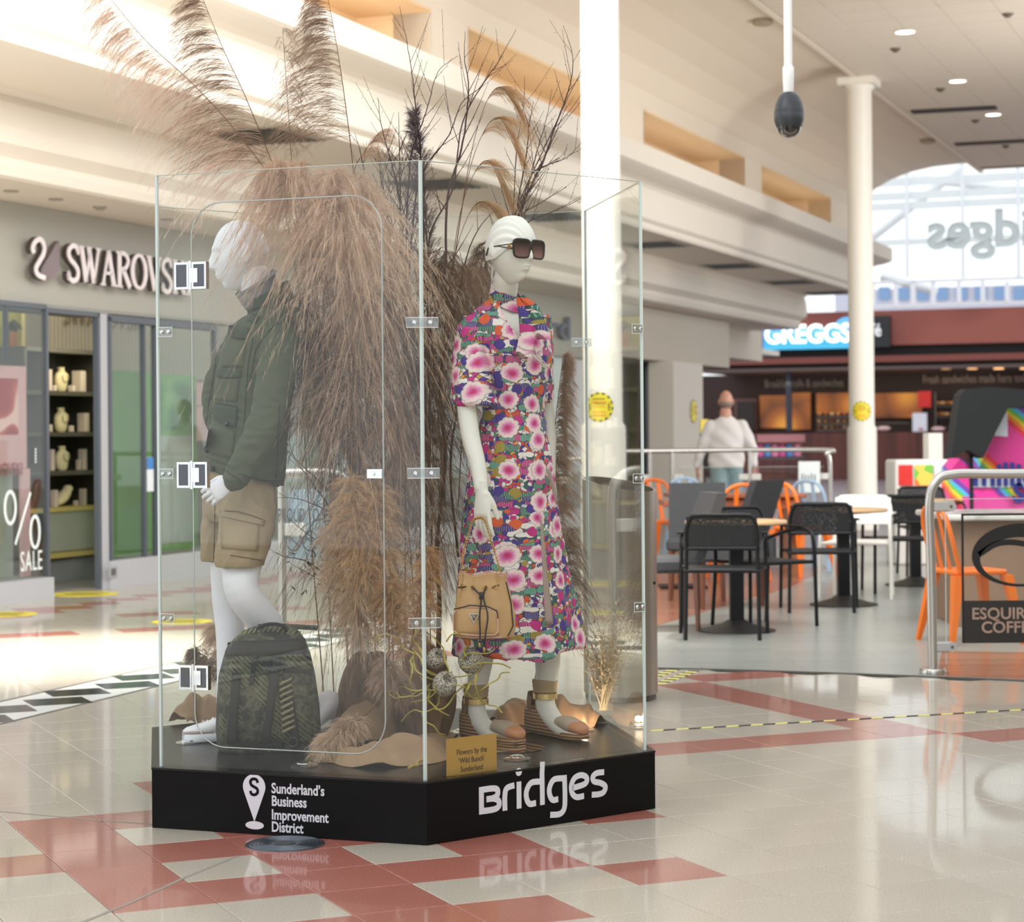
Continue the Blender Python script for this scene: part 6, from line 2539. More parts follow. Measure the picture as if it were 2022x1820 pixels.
for x, y in ((459, 655), (450, 838), (422, 925)):
    loc, nrm = hit(bvj, x, y)
    if loc is None:
        continue
    mb = MB()
    nn = nrm if nrm.dot(CAM - loc) > 0 else -nrm
    mb.lathe([(0.0115, 0.004), (0.0115, 0.011), (0.008, 0.0125), (0.007, 0.011)], loc, 16, nn)
    mb.build('button', btn, jobj, True)
mb = MB()
for pts in (((500, 668), (490, 720), (486, 780), (482, 840)), ((560, 625), (530, 655), (505, 690), (492, 760)), ((434, 650), (425, 720), (412, 800), (402, 880)), ((398, 898), (440, 915), (462, 922)), ((470, 935), (520, 948), (556, 950)), ((552, 800), (548, 880), (545, 945)), ((440, 925), (470, 945), (488, 960)), ((418, 795), (470, 803)), ((420, 840), (440, 852), (462, 852))):
    drape_line(mb, bvj, pts, 0.0018, 0.0008)
mb.build('seams', seam, jobj, True)
mb = MB()
drape(mb, bvj, ((497, 622), (514, 626), (505, 640), (490, 634)), 4, 4, 0.007)
drape(mb, bvj, ((520, 600), (560, 606), (584, 640), (545, 640)), 6, 6, 0.006)
mb.build('epaulette', trim, jobj, 'all')
# collar with grey lining
co_ = MB()
cr = []
for (x, y, rd, tl) in ((534, 622, 0.095, 0.0), (530, 604, 0.090, 0.01), (526, 584, 0.088, 0.018), (527, 574, 0.092, 0.02), (530, 588, 0.099, 0.016), (533, 602, 0.105, 0.01)):
    c0 = at(x, y, Ym)
    cr.append([c0 + MF * (rd * 0.86 * math.cos(t_)) + MS * (rd * math.sin(t_)) + V3((0, 0, -tl * math.cos(t_) * 2)) for t_ in [q * 2 * PI / 40 for q in range(40)]])
co_.loft(cr, False, False)
co_.build('collar', trim, jobj, True)
co_ = MB()
cr = []
for (x, y, rd, tl) in ((524, 610, 0.08, 0.0), (516, 590, 0.079, 0.012), (508, 570, 0.078, 0.02), (503, 556, 0.080, 0.024), (508, 560, 0.084, 0.024)):
    c0 = at(x, y, Ym)
    cr.append([c0 + MF * (rd * 0.9 * math.cos(t_)) + MS * (rd * math.sin(t_)) + V3((0, 0, -tl * math.cos(t_) * 2)) for t_ in [q * 2 * PI / 40 for q in range(40)]])
co_.loft(cr, False, False)
co_.build('collar_lining', mat('lining_grey', (128, 128, 130), 0.85), jobj, True)

tn = NT('tan_cotton')
co = tn.coord()
n1 = tn.n('ShaderNodeTexNoise', {'Vector': co, 'Scale': 6.0, 'Detail': 3.0})
n3 = tn.n('ShaderNodeTexNoise', {'Vector': tn.n('ShaderNodeMapping', {'Vector': co, 'Scale': (1.6, 1.6, 0.7)}).outputs[0], 'Scale': 8.0, 'Detail': 2.0, 'Distortion': 1.0})
cc = tn.mix(n1.outputs[0], (142, 124, 96), (162, 144, 114))
bb = tn.n('ShaderNodeBump', {'Height': n3.outputs[0], 'Strength': 0.5, 'Distance': 0.03})
tn.principled(Base_Color=cc, Roughness=0.85)
sb = MB()
rings = [ering(y, x, Ym, a, b, MF, 40) for y, x, a, b in ((915, 478, 0.12, 0.17), (960, 474, 0.125, 0.175), (1010, 470, 0.12, 0.165), (1030, 468, 0.10, 0.13))]
sb.loft(rings)
limb(sb, [at(492, 985, 7.74), at(488, 1040, 7.67), at(474, 1108, 7.60)], [0.102, 0.101, 0.090], 28)
limb(sb, [at(452, 985, 7.93), at(446, 1040, 7.93), at(440, 1106, 7.93)], [0.10, 0.092, 0.082], 28)
# flat cut hems: keep only what lies above the hem plane
stm = remesh(sb, 0.0065, 3)
hemz = at(470, 1116, 7.65).z
kv = []
for i, (x, y, z) in enumerate(stm.v):
    lim = hemz + 0.012 * (x - (-1.0)) * -1
    if z < lim:
        stm.v[i] = (x, y, lim)
wrinkle(stm, 0.007, (10, 10, 9), 4.0)
so = stm.build('shorts', tn.m, male, True)
bvs = bvh_of(stm)
tans = mat('tan_seam', (96, 80, 58), 0.9)
mb = MB()
for pts in (((437, 1008), (470, 1010), (498, 1018), (524, 1028)), ((485, 1024), (482, 1045), (481, 1060)), ((425, 965), (424, 1040), (422, 1112)), ((455, 1096), (480, 1100), (516, 1106))):
    drape_line(mb, bvs, pts, 0.0018, 0.0008)
mb.build('seams', tans, so, True)
for cor in (((436, 1008), (522, 1028), (520, 1038), (436, 1020)), ((440, 1022), (512, 1038), (508, 1088), (438, 1082))):
    mb = MB()
    drape(mb, bvs, cor, 8, 6, 0.006)
    mb.build('cargo_pocket', tn.m, so, 'all')


def sneaker(parent, heel, toe, upv=(0, 0, 1)):
    d = (toe - heel)
    L_ = d.length
    d.normalize()
    up = V3(upv)
    up = (up - d * up.dot(d)).normalized()
    s_ = d.cross(up)
    sec = [(0.0, 0.028, 0.085), (0.04, 0.036, 0.108), (0.15, 0.042, 0.125), (0.3, 0.044, 0.122), (0.42, 0.046, 0.104), (0.55, 0.050, 0.086), (0.7, 0.053, 0.070), (0.85, 0.050, 0.060), (0.95, 0.040, 0.052), (1.0, 0.022, 0.042)]

    def rg(f, w_, z0, z1, n=18, pw=0.75):
        out = []
        for k in range(n):
            a = 2 * PI * k / n
            out.append(heel + d * (f * L_) + s_ * (w_ * math.copysign(abs(math.cos(a)) ** pw, math.cos(a))) + up * ((z0 + z1) / 2 + (z1 - z0) / 2 * math.copysign(abs(math.sin(a)) ** pw, math.sin(a))))
        return out
    sh = None
    mb = MB()
    mb.loft([rg(f, w_ * 0.95, 0.02, h_) for f, w_, h_ in sec])
    sh = mb.build('trainer', mat('shoe_white', (228, 226, 230), 0.5), parent, True)
    mb = MB()
    mb.loft([rg(f, w_ * 1.05, 0.0, 0.036, 18, 0.4) for f, w_, h_ in sec])
    mb.build('sole', mat('sole_white', (236, 236, 240), 0.45), sh, True)
    mb = MB()
    mb.loft([rg(f, w_ * 1.0, 0.028, 0.028 + (h_ - 0.028) * k) for f, w_, h_, k in ((0.66, 0.0535, 0.072, 0.5), (0.85, 0.0515, 0.061, 0.62), (0.95, 0.042, 0.053, 0.75), (1.0, 0.024, 0.044, 0.8))])
    mb.loft([rg(f, w_, 0.028, h_) for f, w_, h_ in ((-0.004, 0.030, 0.08), (0.04, 0.038, 0.088), (0.16, 0.0435, 0.075), (0.3, 0.0455, 0.05))])
    mb.build('overlay', mat('shoe_mauve', (170, 152, 148), 0.6), sh, True)
    mb = MB()
    for q in range(5):
        f = 0.42 + 0.07 * q
        h_ = 0.106 - 0.034 * (q / 4)
        mb.tube([heel + d * (f * L_) + s_ * (-0.028) + up * (h_ - 0.014), heel + d * (f * L_) + up * (h_ + 0.003), heel + d * (f * L_) + s_ * 0.028 + up * (h_ - 0.014)], 0.0028, 6)
    mb.build('laces', mat('laces_white', (240, 240, 242), 0.6), sh, True)
    return sh


sneaker(male, at(500, 1462, 7.72) * V3((1, 1, 0)) + V3((0, 0.08, PZ + 0.001)) if False else V3((at(515, 1462, 7.76).x, 7.82, PZ + 0.001)), V3((at(362, 1462, 7.72).x, 7.72, PZ + 0.001)))
sneaker(male, at(664, 1412, 7.9), V3((at(575, 1468, 7.72).x, 7.74, PZ + 0.003)), (0.5, 0, 1))
mb = MB()
p = V3((at(450, 1470, 7.8).x, 7.8, PZ + 0.0008))
mb.lathe([(0.15, 0), (0.15, 0.0035)], p + V3((0.06, 0.05, 0)), 40)
mb.build('base_plate', ACRYL, male, True)

# ---------------------------------------------------------------- backpack in front of the legs
cam_m = NT('camouflage')
co = cam_m.coord()
nz = cam_m.n('ShaderNodeTexNoise', {'Vector': co, 'Scale': 16.0, 'Detail': 2.5, 'Roughness': 0.6})
cc = cam_m.ramp(nz.outputs[0], [(0.0, (32, 34, 26)), (0.42, (58, 60, 44)), (0.5, (80, 78, 58)), (0.56, (44, 46, 34)), (0.62, (26, 26, 22))], 'CONSTANT')
wv_ = cam_m.n('ShaderNodeTexWave', {'Vector': cam_m.n('ShaderNodeMapping', {'Vector': co, 'Rotation': (0, 0.8, 0)}).outputs[0], 'Scale': 24.0})
nb_ = cam_m.n('ShaderNodeTexNoise', {'Vector': co, 'Scale': 7.0})
ms_ = cam_m.math('MULTIPLY', cam_m.math('GREATER_THAN', wv_.outputs[1], 0.6), cam_m.math('GREATER_THAN', nb_.outputs[0], 0.53))
cc = cam_m.mix(cam_m.math('MULTIPLY', ms_, 0.55), cc, (112, 110, 80))
cam_m.principled(Base_Color=cc, Roughness=0.8)
Yb = 7.54
bp = thing('backpack', 'dark camouflage backpack standing on the plinth before the male mannequin', 'backpack', fl(530, 1475, PZ))
mb = MB()
FBk = V3((0.25, -1, 0)).normalized()
BP = ((1484, 532, 0.085, 0.155), (1478, 532, 0.105, 0.182), (1440, 530, 0.115, 0.186), (1390, 529, 0.115, 0.182), (1330, 527, 0.11, 0.170), (1290, 528, 0.098, 0.152), (1262, 531, 0.085, 0.128), (1244, 534, 0.06, 0.098), (1236, 536, 0.035, 0.065))
rings = []
for y, x, a, b in BP:
    c = at(x, y, Yb)
    c.z = max(c.z, PZ + 0.0012)
    F = FBk
    S = V3((-F.y, F.x, 0))
    rings.append([c + F * (a * math.copysign(abs(math.cos(t_)) ** 0.7, math.cos(t_))) + S * (b * math.copysign(abs(math.sin(t_)) ** 0.7, math.sin(t_))) for t_ in [q * PI / 24 for q in range(48)]])
mb.loft(rings)
bpm = remesh(mb, 0.007, 4)
zmin = PZ + 0.0012
bpm.v = [(x, y, max(z, zmin)) for x, y, z in bpm.v]
bo = bpm.build('pack_body', cam_m.m, bp, True)
bvb = bvh_of(bpm)
dkc = mat('strap_black', (18, 19, 17), 0.7)
mb = MB()
drape(mb, bvb, ((462, 1330), (560, 1334), (575, 1462), (448, 1462)), 12, 12, 0.016, bulge=0.022)
mb.build('front_pocket', cam_m.m, bp, 'all')
mb = MB()
drape(mb, bvb, ((560, 1350), (606, 1354), (614, 1466), (560, 1468)), 8, 10, 0.014, bulge=0.016)
mb.build('side_pocket', cam_m.m, bp, 'all')
mb = MB()
for cor in (((450, 1268), (600, 1262), (604, 1290), (446, 1296)), ((452, 1462), (560, 1466), (560, 1476), (452, 1474)), ((560, 1316), (612, 1322), (612, 1330), (560, 1326))):
    drape(mb, bvb, cor, 12, 3, 0.006)
mb.build('dark_band', dkc, bp, 'all')
for cor in (((466, 1330), (478, 1330), (470, 1462), (456, 1462)), ((536, 1300), (552, 1300), (530, 1462), (514, 1462)), ((556, 1330), (568, 1330), (586, 1462), (574, 1462)), ((500, 1296), (508, 1296), (500, 1350), (492, 1350))):
    mb = MB()
    drape(mb, bvb, cor, 3, 12, 0.042)
    mb.build('strap', dkc, bp, 'all')
mb = MB()
stm_ = mat('stripe_khaki', (118, 114, 80), 0.7)
for k in range(9):
    x, y = 548 + k * 0.8, 1348 + 11.5 * k
    drape(mb, bvb, ((x, y), (x + 22, y - 12), (x + 22, y - 7), (x, y + 5)), 3, 1, 0.045)
for k in range(13):
    x, y = 470 + k * 9.5, 1256 - 9 * math.sin(k / 12 * PI)
    drape(mb, bvb, ((x, y), (x + 8, y - 10), (x + 11, y - 10), (x + 3, y)), 2, 1, 0.004)
mb.build('stripes', stm_, bp, 'all')
mb = MB()
P = [at(506, 1250, Yb - 0.03), at(512, 1238, Yb - 0.06), at(535, 1232, Yb - 0.07), at(560, 1236, Yb - 0.06), at(566, 1250, Yb - 0.03)]
mb.tube(smooth_path(P, 5), 0.007, 8)
mb.build('grab_handle', dkc, bp, True)
mb = MB()
c = at(578, 1465, Yb - 0.15)
mb.tube([c + X_ * 0.016 * math.cos(q * PI / 8) + W_Z * 0.016 * math.sin(q * PI / 8) for q in range(16)], 0.0025, 6, closed=True)
mb.build('ring', mat('ring_dark', (60, 60, 56), 0.3, 0.7), bp, True)
mb = MB()
P = [at(512, 1228, 7.60), at(560, 1226, 7.62), at(628, 1234, 7.66)]
mb.obox((P[0] + P[2]) / 2 + V3((0, 0, -0.01)), (P[2] - P[0]) / 2, V3((0, 0.035, 0)), V3((0, 0, 0.006)))
mb.build('top_flap', cam_m.m, bp)
# ---------------------------------------------------------------- female mannequin
WF = V3((0.52, -0.85, 0)).normalized()
WS = V3((-WF.y, WF.x, 0))
Yw = 7.75
fem = thing('mannequin', 'white female mannequin in floral dress and sunglasses behind the right glass', 'mannequin', fl(1020, 1478, PZ))
fmat = mat('mannequin_ivory', (222, 219, 208), 0.4)
HF = V3((0.66, -0.75, 0))
hc = at(1009, 496, 7.66)
body = MB()
rings = [ering(y, x, Yw, a, b, WF, 28) for y, x, a, b in ((1000, 1010, 0.07, 0.12), (900, 1010, 0.09, 0.14), (820, 1014, 0.075, 0.105), (740, 1014, 0.085, 0.12), (690, 1012, 0.098, 0.135), (650, 1005, 0.085, 0.15), (622, 1000, 0.065, 0.145), (604, 998, 0.05, 0.085), (590, 996, 0.045, 0.055))]
body.loft(rings)
limb(body, [at(1000, 625, Yw), at(996, 585, 7.74), at(1000, 548, 7.70)], [0.052, 0.047, 0.047], 20)
limb(body, [at(942, 650, 7.69), at(926, 700, 7.64), at(920, 780, 7.60), at(929, 860, 7.56), at(943, 915, 7.52), at(950, 962, 7.49)], [0.036, 0.038, 0.036, 0.034, 0.030, 0.0255], 18)
limb(body, [at(1058, 636, 7.86), at(1064, 690, 7.92), at(1072, 760, 7.98), at(1082, 850, 7.98), at(1084, 940, 7.95)], [0.042, 0.038, 0.034, 0.032, 0.026], 18)
limb(body, [at(985, 1000, 7.72), at(962, 1150, 7.72), at(955, 1260, 7.73), at(948, 1310, 7.75), at(941, 1370, 7.76), at(940, 1400, 7.76)], [0.07, 0.055, 0.048, 0.046, 0.034, 0.034], 18)
limb(body, [at(940, 1395, 7.76), at(948, 1425, 7.73), at(975, 1452, 7.66), at(1008, 1461, 7.60)], [0.035, 0.036, 0.033, 0.024], 16, sub=5)
limb(body, [at(1045, 1000, 7.80), at(1070, 1150, 7.82), at(1080, 1260, 7.84), at(1081, 1310, 7.85), at(1077, 1365, 7.86), at(1075, 1392, 7.86)], [0.07, 0.056, 0.050, 0.047, 0.036, 0.036], 18)
limb(body, [at(1075, 1385, 7.86), at(1086, 1412, 7.82), at(1112, 1440, 7.74), at(1140, 1450, 7.68)], [0.037, 0.037, 0.033, 0.024], 16, sub=5)
bm = remesh(body, 0.0062, 4)
head_geo(bm, hc, HF, 1.0, up=(0.02, 0.0, 1))
h1 = hand_geo(at(951, 966, 7.485), V3((0.02, -0.05, -1)), V3((0.55, 0.6, 0)), V3((-0.75, -0.6, 0)) * -1, 0.185, (0.18, 0.22, 0.26, 0.3), 0.0026, 0.8, 0.35)
join_into(bm, h1)
h2 = hand_geo(at(1081, 948, 7.945), V3((0.12, 0.05, -1)), V3((-0.6, -0.6, 0)), V3((0.7, -0.7, 0)), 0.17, (0.25, 0.28, 0.3, 0.34), 0.003)
join_into(bm, h2)
bm.build('body', fmat, fem, True)

# head wrap: pleated cap over the skull
wm = mat('wrap_white', (232, 230, 222), 0.7)
up = V3((0.02, 0, 1)).normalized()
hf = (HF - up * HF.dot(up)).normalized()
hr = hf.cross(up)
mb = MB()
rings = []
m_, n_ = 40, 120
for i in range(1, m_):
    th = i / m_ * PI * 0.60
    ring = []
    for k in range(n_):
        ph = 2 * PI * k / n_
        fr = math.sin(ph)
        lim = 1.0 - 0.22 * sm(-0.2, 1.0, fr)
        t2 = th * lim
        x, y, z = math.sin(t2) * math.cos(ph), math.sin(t2) * math.sin(ph), math.cos(t2)
        X, Y, Z = 0.0785 * x, 0.1035 * y, 0.126 * z
        ple = 0.0038 * math.sin(34 * math.atan2(x + 0.55, 1.5 - 0.6 * y + z) * 1.6)
        s_ = 1.015 + ple / 0.1 * sm(0.0, 0.5, th)
        ring.append(hc + hr * X * s_ + hf * Y * s_ + up * Z * s_)
    rings.append(ring)
mb.loft(rings, True, False)
wr = mb.build('head_wrap', wm, fem, 'all')
mb = MB()
kn = hc - hf * 0.105 + up * 0.0 - hr * 0.02
mb.ell(kn, hr * 0.03, hf * 0.022, up * 0.03, 12, 8)
mb.tube(smooth_path([kn, kn - hf * 0.02 - up * 0.06, kn - hf * 0.02 - up * 0.13], 5), [0.018, 0.02, 0.004], 8, flat=0.4)
mb.build('wrap_knot', wm, wr, True)

# sunglasses
sg_ = mat('tortoise_frame', (26, 14, 10), 0.2, var=0.6, vscale=60, spec=0.4)
lensm = NT('brown_lens')
sz = lensm.n('ShaderNodeSeparateXYZ', {0: lensm.coord('Generated')})
cc = lensm.ramp(sz.outputs[2], [(0.1, (150, 110, 104)), (0.8, (40, 24, 24))])
tr_ = lensm.n('ShaderNodeBsdfTransparent', {'Color': cc})
gl_ = lensm.n('ShaderNodeBsdfPrincipled', {'Base Color': cc, 'Roughness': 0.08})
mx = lensm.n('ShaderNodeMixShader', {0: 0.6, 1: tr_.outputs[0], 2: gl_.outputs[0]})
lensm.t.links.new(mx.outputs[0], lensm.out.inputs[0])
eye = hc + hf * 0.106 + up * 0.002
fr_o = MB()
for sx in (-1, 1):
    ctr = eye + hr * (sx * 0.0385) - hf * 0.004
    ex_ = (hr + hf * (-0.16 * sx)).normalized()
    P = []
    for a in range(40):
        t_ = 2 * PI * a / 40
        q = (abs(math.cos(t_)) ** 4.2 + abs(math.sin(t_)) ** 4.2) ** (-1 / 4.2)
        px, py = 0.0352 * math.cos(t_) * q, 0.0325 * math.sin(t_) * q
        px *= 1 + 0.07 * (py / 0.0325)
        P.append(ctr + ex_ * px + up * py)
    fr_o.tube(P, 0.0040, 8, closed=True)
    lm = MB()
    nrm = up.cross(ex_).normalized()
    lm.add([p for p in P] + [ctr + hf * 0.002], [(a, (a + 1) % 40, 40) for a in range(40)])
    lm.build('lens', lensm.m, fem, True)
    s0 = ctr + ex_ * (sx * 0.037) + up * 0.014
    ear = hc + hr * (sx * 0.079) - hf * 0.018 + up * 0.012
    tm_ = MB()
    tm_.tube([s0, s0 - hf * 0.012 + hr * sx * 0.004, ear], [0.004, 0.0022, 0.0018], 6)
    tm_.tube([s0 - up * 0.018 + hf * 0.0, ear + up * 0.001 + hf * 0.03], [0.0022, 0.0014], 6)
    tm_.tube([ear, ear - hf * 0.016 - up * 0.004, ear - hf * 0.028 - up * 0.03], [0.002, 0.003, 0.0035], 8)
    tmp_ = tm_.build('temple', sg_, fem, True)
    em = MB()
    em.lathe([(0.0085, 0), (0.0085, 0.002), (0.006, 0.003)], s0 - hf * 0.013 - up * 0.008 + hr * sx * 0.005, 18, hr * sx)
    em.build('gold_emblem', mat('gold', (196, 150, 80), 0.3, 0.9), tmp_, True)
fr_o.tube([eye - hr * 0.006 + hf * 0.001 + up * 0.008, eye + hf * 0.004 + up * 0.011, eye + hr * 0.006 + hf * 0.001 + up * 0.008], 0.0034, 8)
fr_o.build('sunglasses_frame', sg_, fem, True)

# floral print
ff = NT('floral_print')
uv = ff.n('ShaderNodeUVMap', uv_map='UVMap').outputs[0]
warp = ff.n('ShaderNodeTexNoise', {'Vector': uv, 'Scale': 26.0, 'Detail': 2.0})
wv2 = ff.vm('SUBTRACT', warp.outputs[1], (0.5, 0.5, 0.5)).outputs[0]


def sc(vec, s_):
    return ff.vm('SCALE', vec, scale=s_).outputs[0]


base_uv = ff.vm('ADD', uv, sc(wv2, 0.018)).outputs[0]
v1 = ff.n('ShaderNodeTexVoronoi', {'Vector': base_uv, 'Scale': 75.0, 'Randomness': 1.0}, voronoi_dimensions='2D')
e1_ = ff.n('ShaderNodeTexVoronoi', {'Vector': base_uv, 'Scale': 75.0}, voronoi_dimensions='2D', feature='DISTANCE_TO_EDGE')
r1 = ff.n('ShaderNodeSeparateColor', {0: v1.outputs['Color']}).outputs[0]
c = ff.ramp(r1, [(0.0, (214, 206, 200)), (0.22, (40, 84, 84)), (0.38, (190, 70, 50)), (0.5, (60, 50, 130)), (0.6, (176, 44, 124)), (0.72, (206, 200, 200)), (0.86, (86, 126, 104)), (0.94, (196, 150, 60))], 'CONSTANT')
c = ff.mix(ff.math('LESS_THAN', e1_.outputs[0], 0.06), c, (44, 30, 40))


def cell_layer(base, scale, off, thresh, kind, rad, stretch=(1, 1, 1)):
    vec = ff.n('ShaderNodeMapping', {'Vector': base_uv, 'Scale': tuple(scale * q for q in stretch), 'Location': off}).outputs[0]
    vo = ff.n('ShaderNodeTexVoronoi', {'Vector': vec, 'Scale': 1.0, 'Randomness': 0.62}, voronoi_dimensions='2D')
    loc = ff.vm('SUBTRACT', vec, vo.outputs['Position']).outputs[0]
    s_ = ff.n('ShaderNodeSeparateXYZ', {0: loc})
    ang = ff.math('ARCTAN2', s_.outputs[1], s_.outputs[0])
    rr = ff.vm('LENGTH', loc).outputs['Value']
    sp = ff.n('ShaderNodeSeparateColor', {0: vo.outputs['Color']})
    if kind == 'flower':
        pet = ff.math('COSINE', ff.math('MULTIPLY_ADD', ang, 5.0, ff.math('MULTIPLY', sp.outputs[1], 6.28)))
        R_ = ff.math('MULTIPLY_ADD', ff.math('POWER', ff.math('ABSOLUTE', pet), 0.5), rad * 0.16, rad * 0.86)
        f = ff.math('DIVIDE', rr, R_)
        colr = ff.ramp(f, [(0.0, (200, 30, 50)), (0.14, (190, 40, 90)), (0.3, (206, 84, 150)), (0.5, (222, 150, 178)), (0.74, (226, 200, 198)), (0.93, (212, 204, 194)), (0.97, (150, 120, 130))])
        veins = ff.math('MULTIPLY', ff.math('GREATER_THAN', ff.math('COSINE', ff.math('MULTIPLY', ang, 25.0)), 0.86), ff.math('LESS_THAN', f, 0.55))
        colr = ff.mix(ff.math('MULTIPLY', veins, 0.7), colr, (96, 30, 110))
    elif kind == 'leaf':
        R_ = ff.math('MULTIPLY_ADD', ff.math('COSINE', ff.math('MULTIPLY', ang, 2.0)), rad * 0.35, rad * 0.72)
        f = ff.math('DIVIDE', rr, R_)
        g1 = ff.ramp(sp.outputs[2], [(0.0, (34, 104, 84)), (0.3, (52, 40, 116)), (0.5, (170, 30, 110)), (0.68, (60, 130, 110)), (0.85, (220, 214, 206))], 'CONSTANT')
        colr = ff.mix(ff.math('MULTIPLY', ff.math('GREATER_THAN', ff.math('COSINE', ff.math('MULTIPLY', s_.outputs[0], 60.0)), 0.7), 0.4), g1, (224, 216, 206))
        colr = ff.mix(ff.math('GREATER_THAN', f, 0.92), colr, (40, 40, 44))
    else:
        f = ff.math('DIVIDE', rr, rad)
        colr = ff.ramp(sp.outputs[2], [(0.0, (62, 44, 128)), (0.35, (180, 32, 116)), (0.65, (206, 84, 40)), (0.85, (150, 130, 50))], 'CONSTANT')
    mask = ff.math('MULTIPLY', ff.math('LESS_THAN', f, 1.0), ff.math('GREATER_THAN', sp.outputs[0], thresh))
    return ff.mix(mask, base, colr)


c = cell_layer(c, 38.0, (3.1, 1.7, 0), 0.35, 'blob', 0.36)
c = cell_layer(c, 22.0, (0.3, 5.2, 0), 0.25, 'leaf', 0.52, (1.0, 0.8, 1))
c = cell_layer(c, 24.0, (7.7, 2.2, 0), 0.45, 'leaf', 0.5, (0.7, 1.1, 1))
c = cell_layer(c, 19.0, (2.2, 9.1, 0), 0.5, 'blob', 0.34)
c = cell_layer(c, 11.0, (5.5, 0.4, 0), 0.5, 'flower', 0.38)
c = cell_layer(c, 10.2, (1.5, 3.3, 0), 0.55, 'flower', 0.40)
ff.principled(Base_Color=c, Roughness=0.75)
floral = ff.m


def add_uv(o, ctr, R_=0.17):
    me = o.data
    uvl = me.uv_layers.new(name='UVMap')
    nv = len(me.vertices)
    co = np.empty(nv * 3)
    me.vertices.foreach_get('co', co)
    co = co.reshape(-1, 3) + np.array(ORG.get(o.name, V3((0, 0, 0))))
    li = np.empty(len(me.loops), dtype=np.int32)
    me.loops.foreach_get('vertex_index', li)
    uu = 1.25 * (co[:, 0] + (co[:, 1] - ctr[1]) * np.tanh((co[:, 0] - ctr[0]) / 0.2) * 0.5)
    out = np.stack([uu[li], co[li, 2]], 1).ravel()
    uvl.data.foreach_set('uv', out)


db = MB()
DR = ((592, 997, .052, .060), (604, 999, .064, .098), (618, 1001, .078, .140), (640, 1004, .098, .152), (670, 1010, .116, .150), (705, 1016, .124, .142), (745, 1016, .110, .130), (785, 1014, .096, .120), (815, 1014, .094, .118), (850, 1012, .106, .134), (900, 1010, .124, .152), (960, 1008, .138, .170), (1040, 1009, .152, .190), (1130, 1014, .166, .214), (1210, 1020, .180, .240), (1262, 1024, .190, .256), (1284, 1025, .194, .262))
rings = []
for q, (y, x, a, b) in enumerate(DR):
    am = sm(800, 1284, y) * 0.07

    def fold(t_, am=am, q=q):
        return am * (0.55 * math.sin(7 * t_ + 0.6) + 0.35 * math.sin(13 * t_ + 1.1) + 0.25 * math.sin(4 * t_))
    r_ = ering(y, x, Yw, a, b, WF, 120, fold)
    if y > 1250:
        k_ = (y - 1250) / 34
        ctr = at(x, y, Yw)
        r_ = [p + V3((0, 0, k_ * (-0.035 * math.exp(-((p.x - at(1045, y, Yw).x) / 0.06) ** 2) + 0.02 * sm(0.12, 0.28, (p.x - ctr.x)) + 0.012 * math.sin(p.x * 40)))) for p in r_]
    rings.append(r_)
db.loft(rings)
# bell sleeves
for side, pts in ((-1, ((940, 624, 7.69, .044, .046), (930, 650, 7.66, .052, .052), (927, 700, 7.64, .058, .058), (930, 750, 7.62, .068, .066), (936, 796, 7.60, .079, .074), (937, 801, 7.60, .076, .070))),
                  (1, ((1062, 622, 7.84, .050, .048), (1064, 660, 7.87, .052, .052), (1064, 720, 7.90, .054, .058), (1064, 780, 7.92, .054, .062), (1064, 794, 7.92, .052, .060)))):
    rr = [ering(y, x, Y, a, b, V3((0, 1, 0)), 48, (lambda t_, q=q: 0.09 * (q / 5) * math.sin(6 * t_ + 1))) for q, (x, y, Y, b, a) in enumerate(pts)]
    rr = []
    for q, (x, y, Y, a, b) in enumerate(pts):
        c0 = at(x, y, Y)
        rr.append([c0 + X_ * (a * math.cos(t_) * (1 + 0.08 * (q / 5) * math.sin(6 * t_ + 1))) + V3((0, 1, 0)) * (b * math.sin(t_)) for t_ in [z * PI / 24 for z in range(48)]])
    db.loft(rr)
dm_ = remesh(db, 0.0062, 2)
wrinkle(dm_, 0.005, (14, 14, 7), 2.0)
# neckline: cut a V out of the front so the chest shows
VN = [(982, 597), (1028, 600), (1040, 640), (1050, 684), (1030, 672), (1004, 640)]


def inpoly(x, y, P):
    c_ = False
    for i in range(len(P)):
        (x1, y1), (x2, y2) = P[i], P[i - 1]
        if (y1 > y) != (y2 > y) and x < (x2 - x1) * (y - y1) / (y2 - y1) + x1:
            c_ = not c_
    return c_


def topx(p):
    u, v = p[0] / p[1] * F_, (H - p[2]) / p[1] * F_
    return 1011 + CR * u + SR * v, YH - SR * u + CR * v


pxs = [topx(p) for p in dm_.v]
keep = []
bw = bvh_of(dm_)
for f in dm_.f:
    cx = sum(pxs[i][0] for i in f) / len(f)
    cy_ = sum(pxs[i][1] for i in f) / len(f)
    zz = sum(dm_.v[i][1] for i in f) / len(f)
    if zz < Yw + 0.02 and inpoly(cx, cy_, VN):
        continue
    keep.append(f)
dm_.f = keep
dm_.m = [0] * len(keep)
do = dm_.build('dress', floral, fem, True)
dctr = at(1012, 900, Yw)
add_uv(do, dctr)
bvd = bvh_of(dm_)
edge_w = mat('dress_edging', (214, 208, 200), 0.7)
mb = MB()
drape_line(mb, bvd, ((1008, 646), (1036, 690), (1074, 720), (1082, 724)), 0.0028, 0.0015)
drape_line(mb, bvd, ((1080, 722), (1060, 700), (1050, 676), (1042, 640)), 0.0022, 0.0015)
mb.build('neck_edging', edge_w, do, True)
# slit showing the lining
mb = MB()
drape(mb, bvd, ((1066, 1020), (1069, 1020), (1092, 1232), (1076, 1232)), 3, 20, 0.002)
drape(mb, bvd, ((1078, 925), (1084, 925), (1104, 990), (1098, 996)), 2, 8, 0.004)
mb.build('skirt_slit', mat('slit_lining', (158, 138, 128), 0.8), do, 'all')
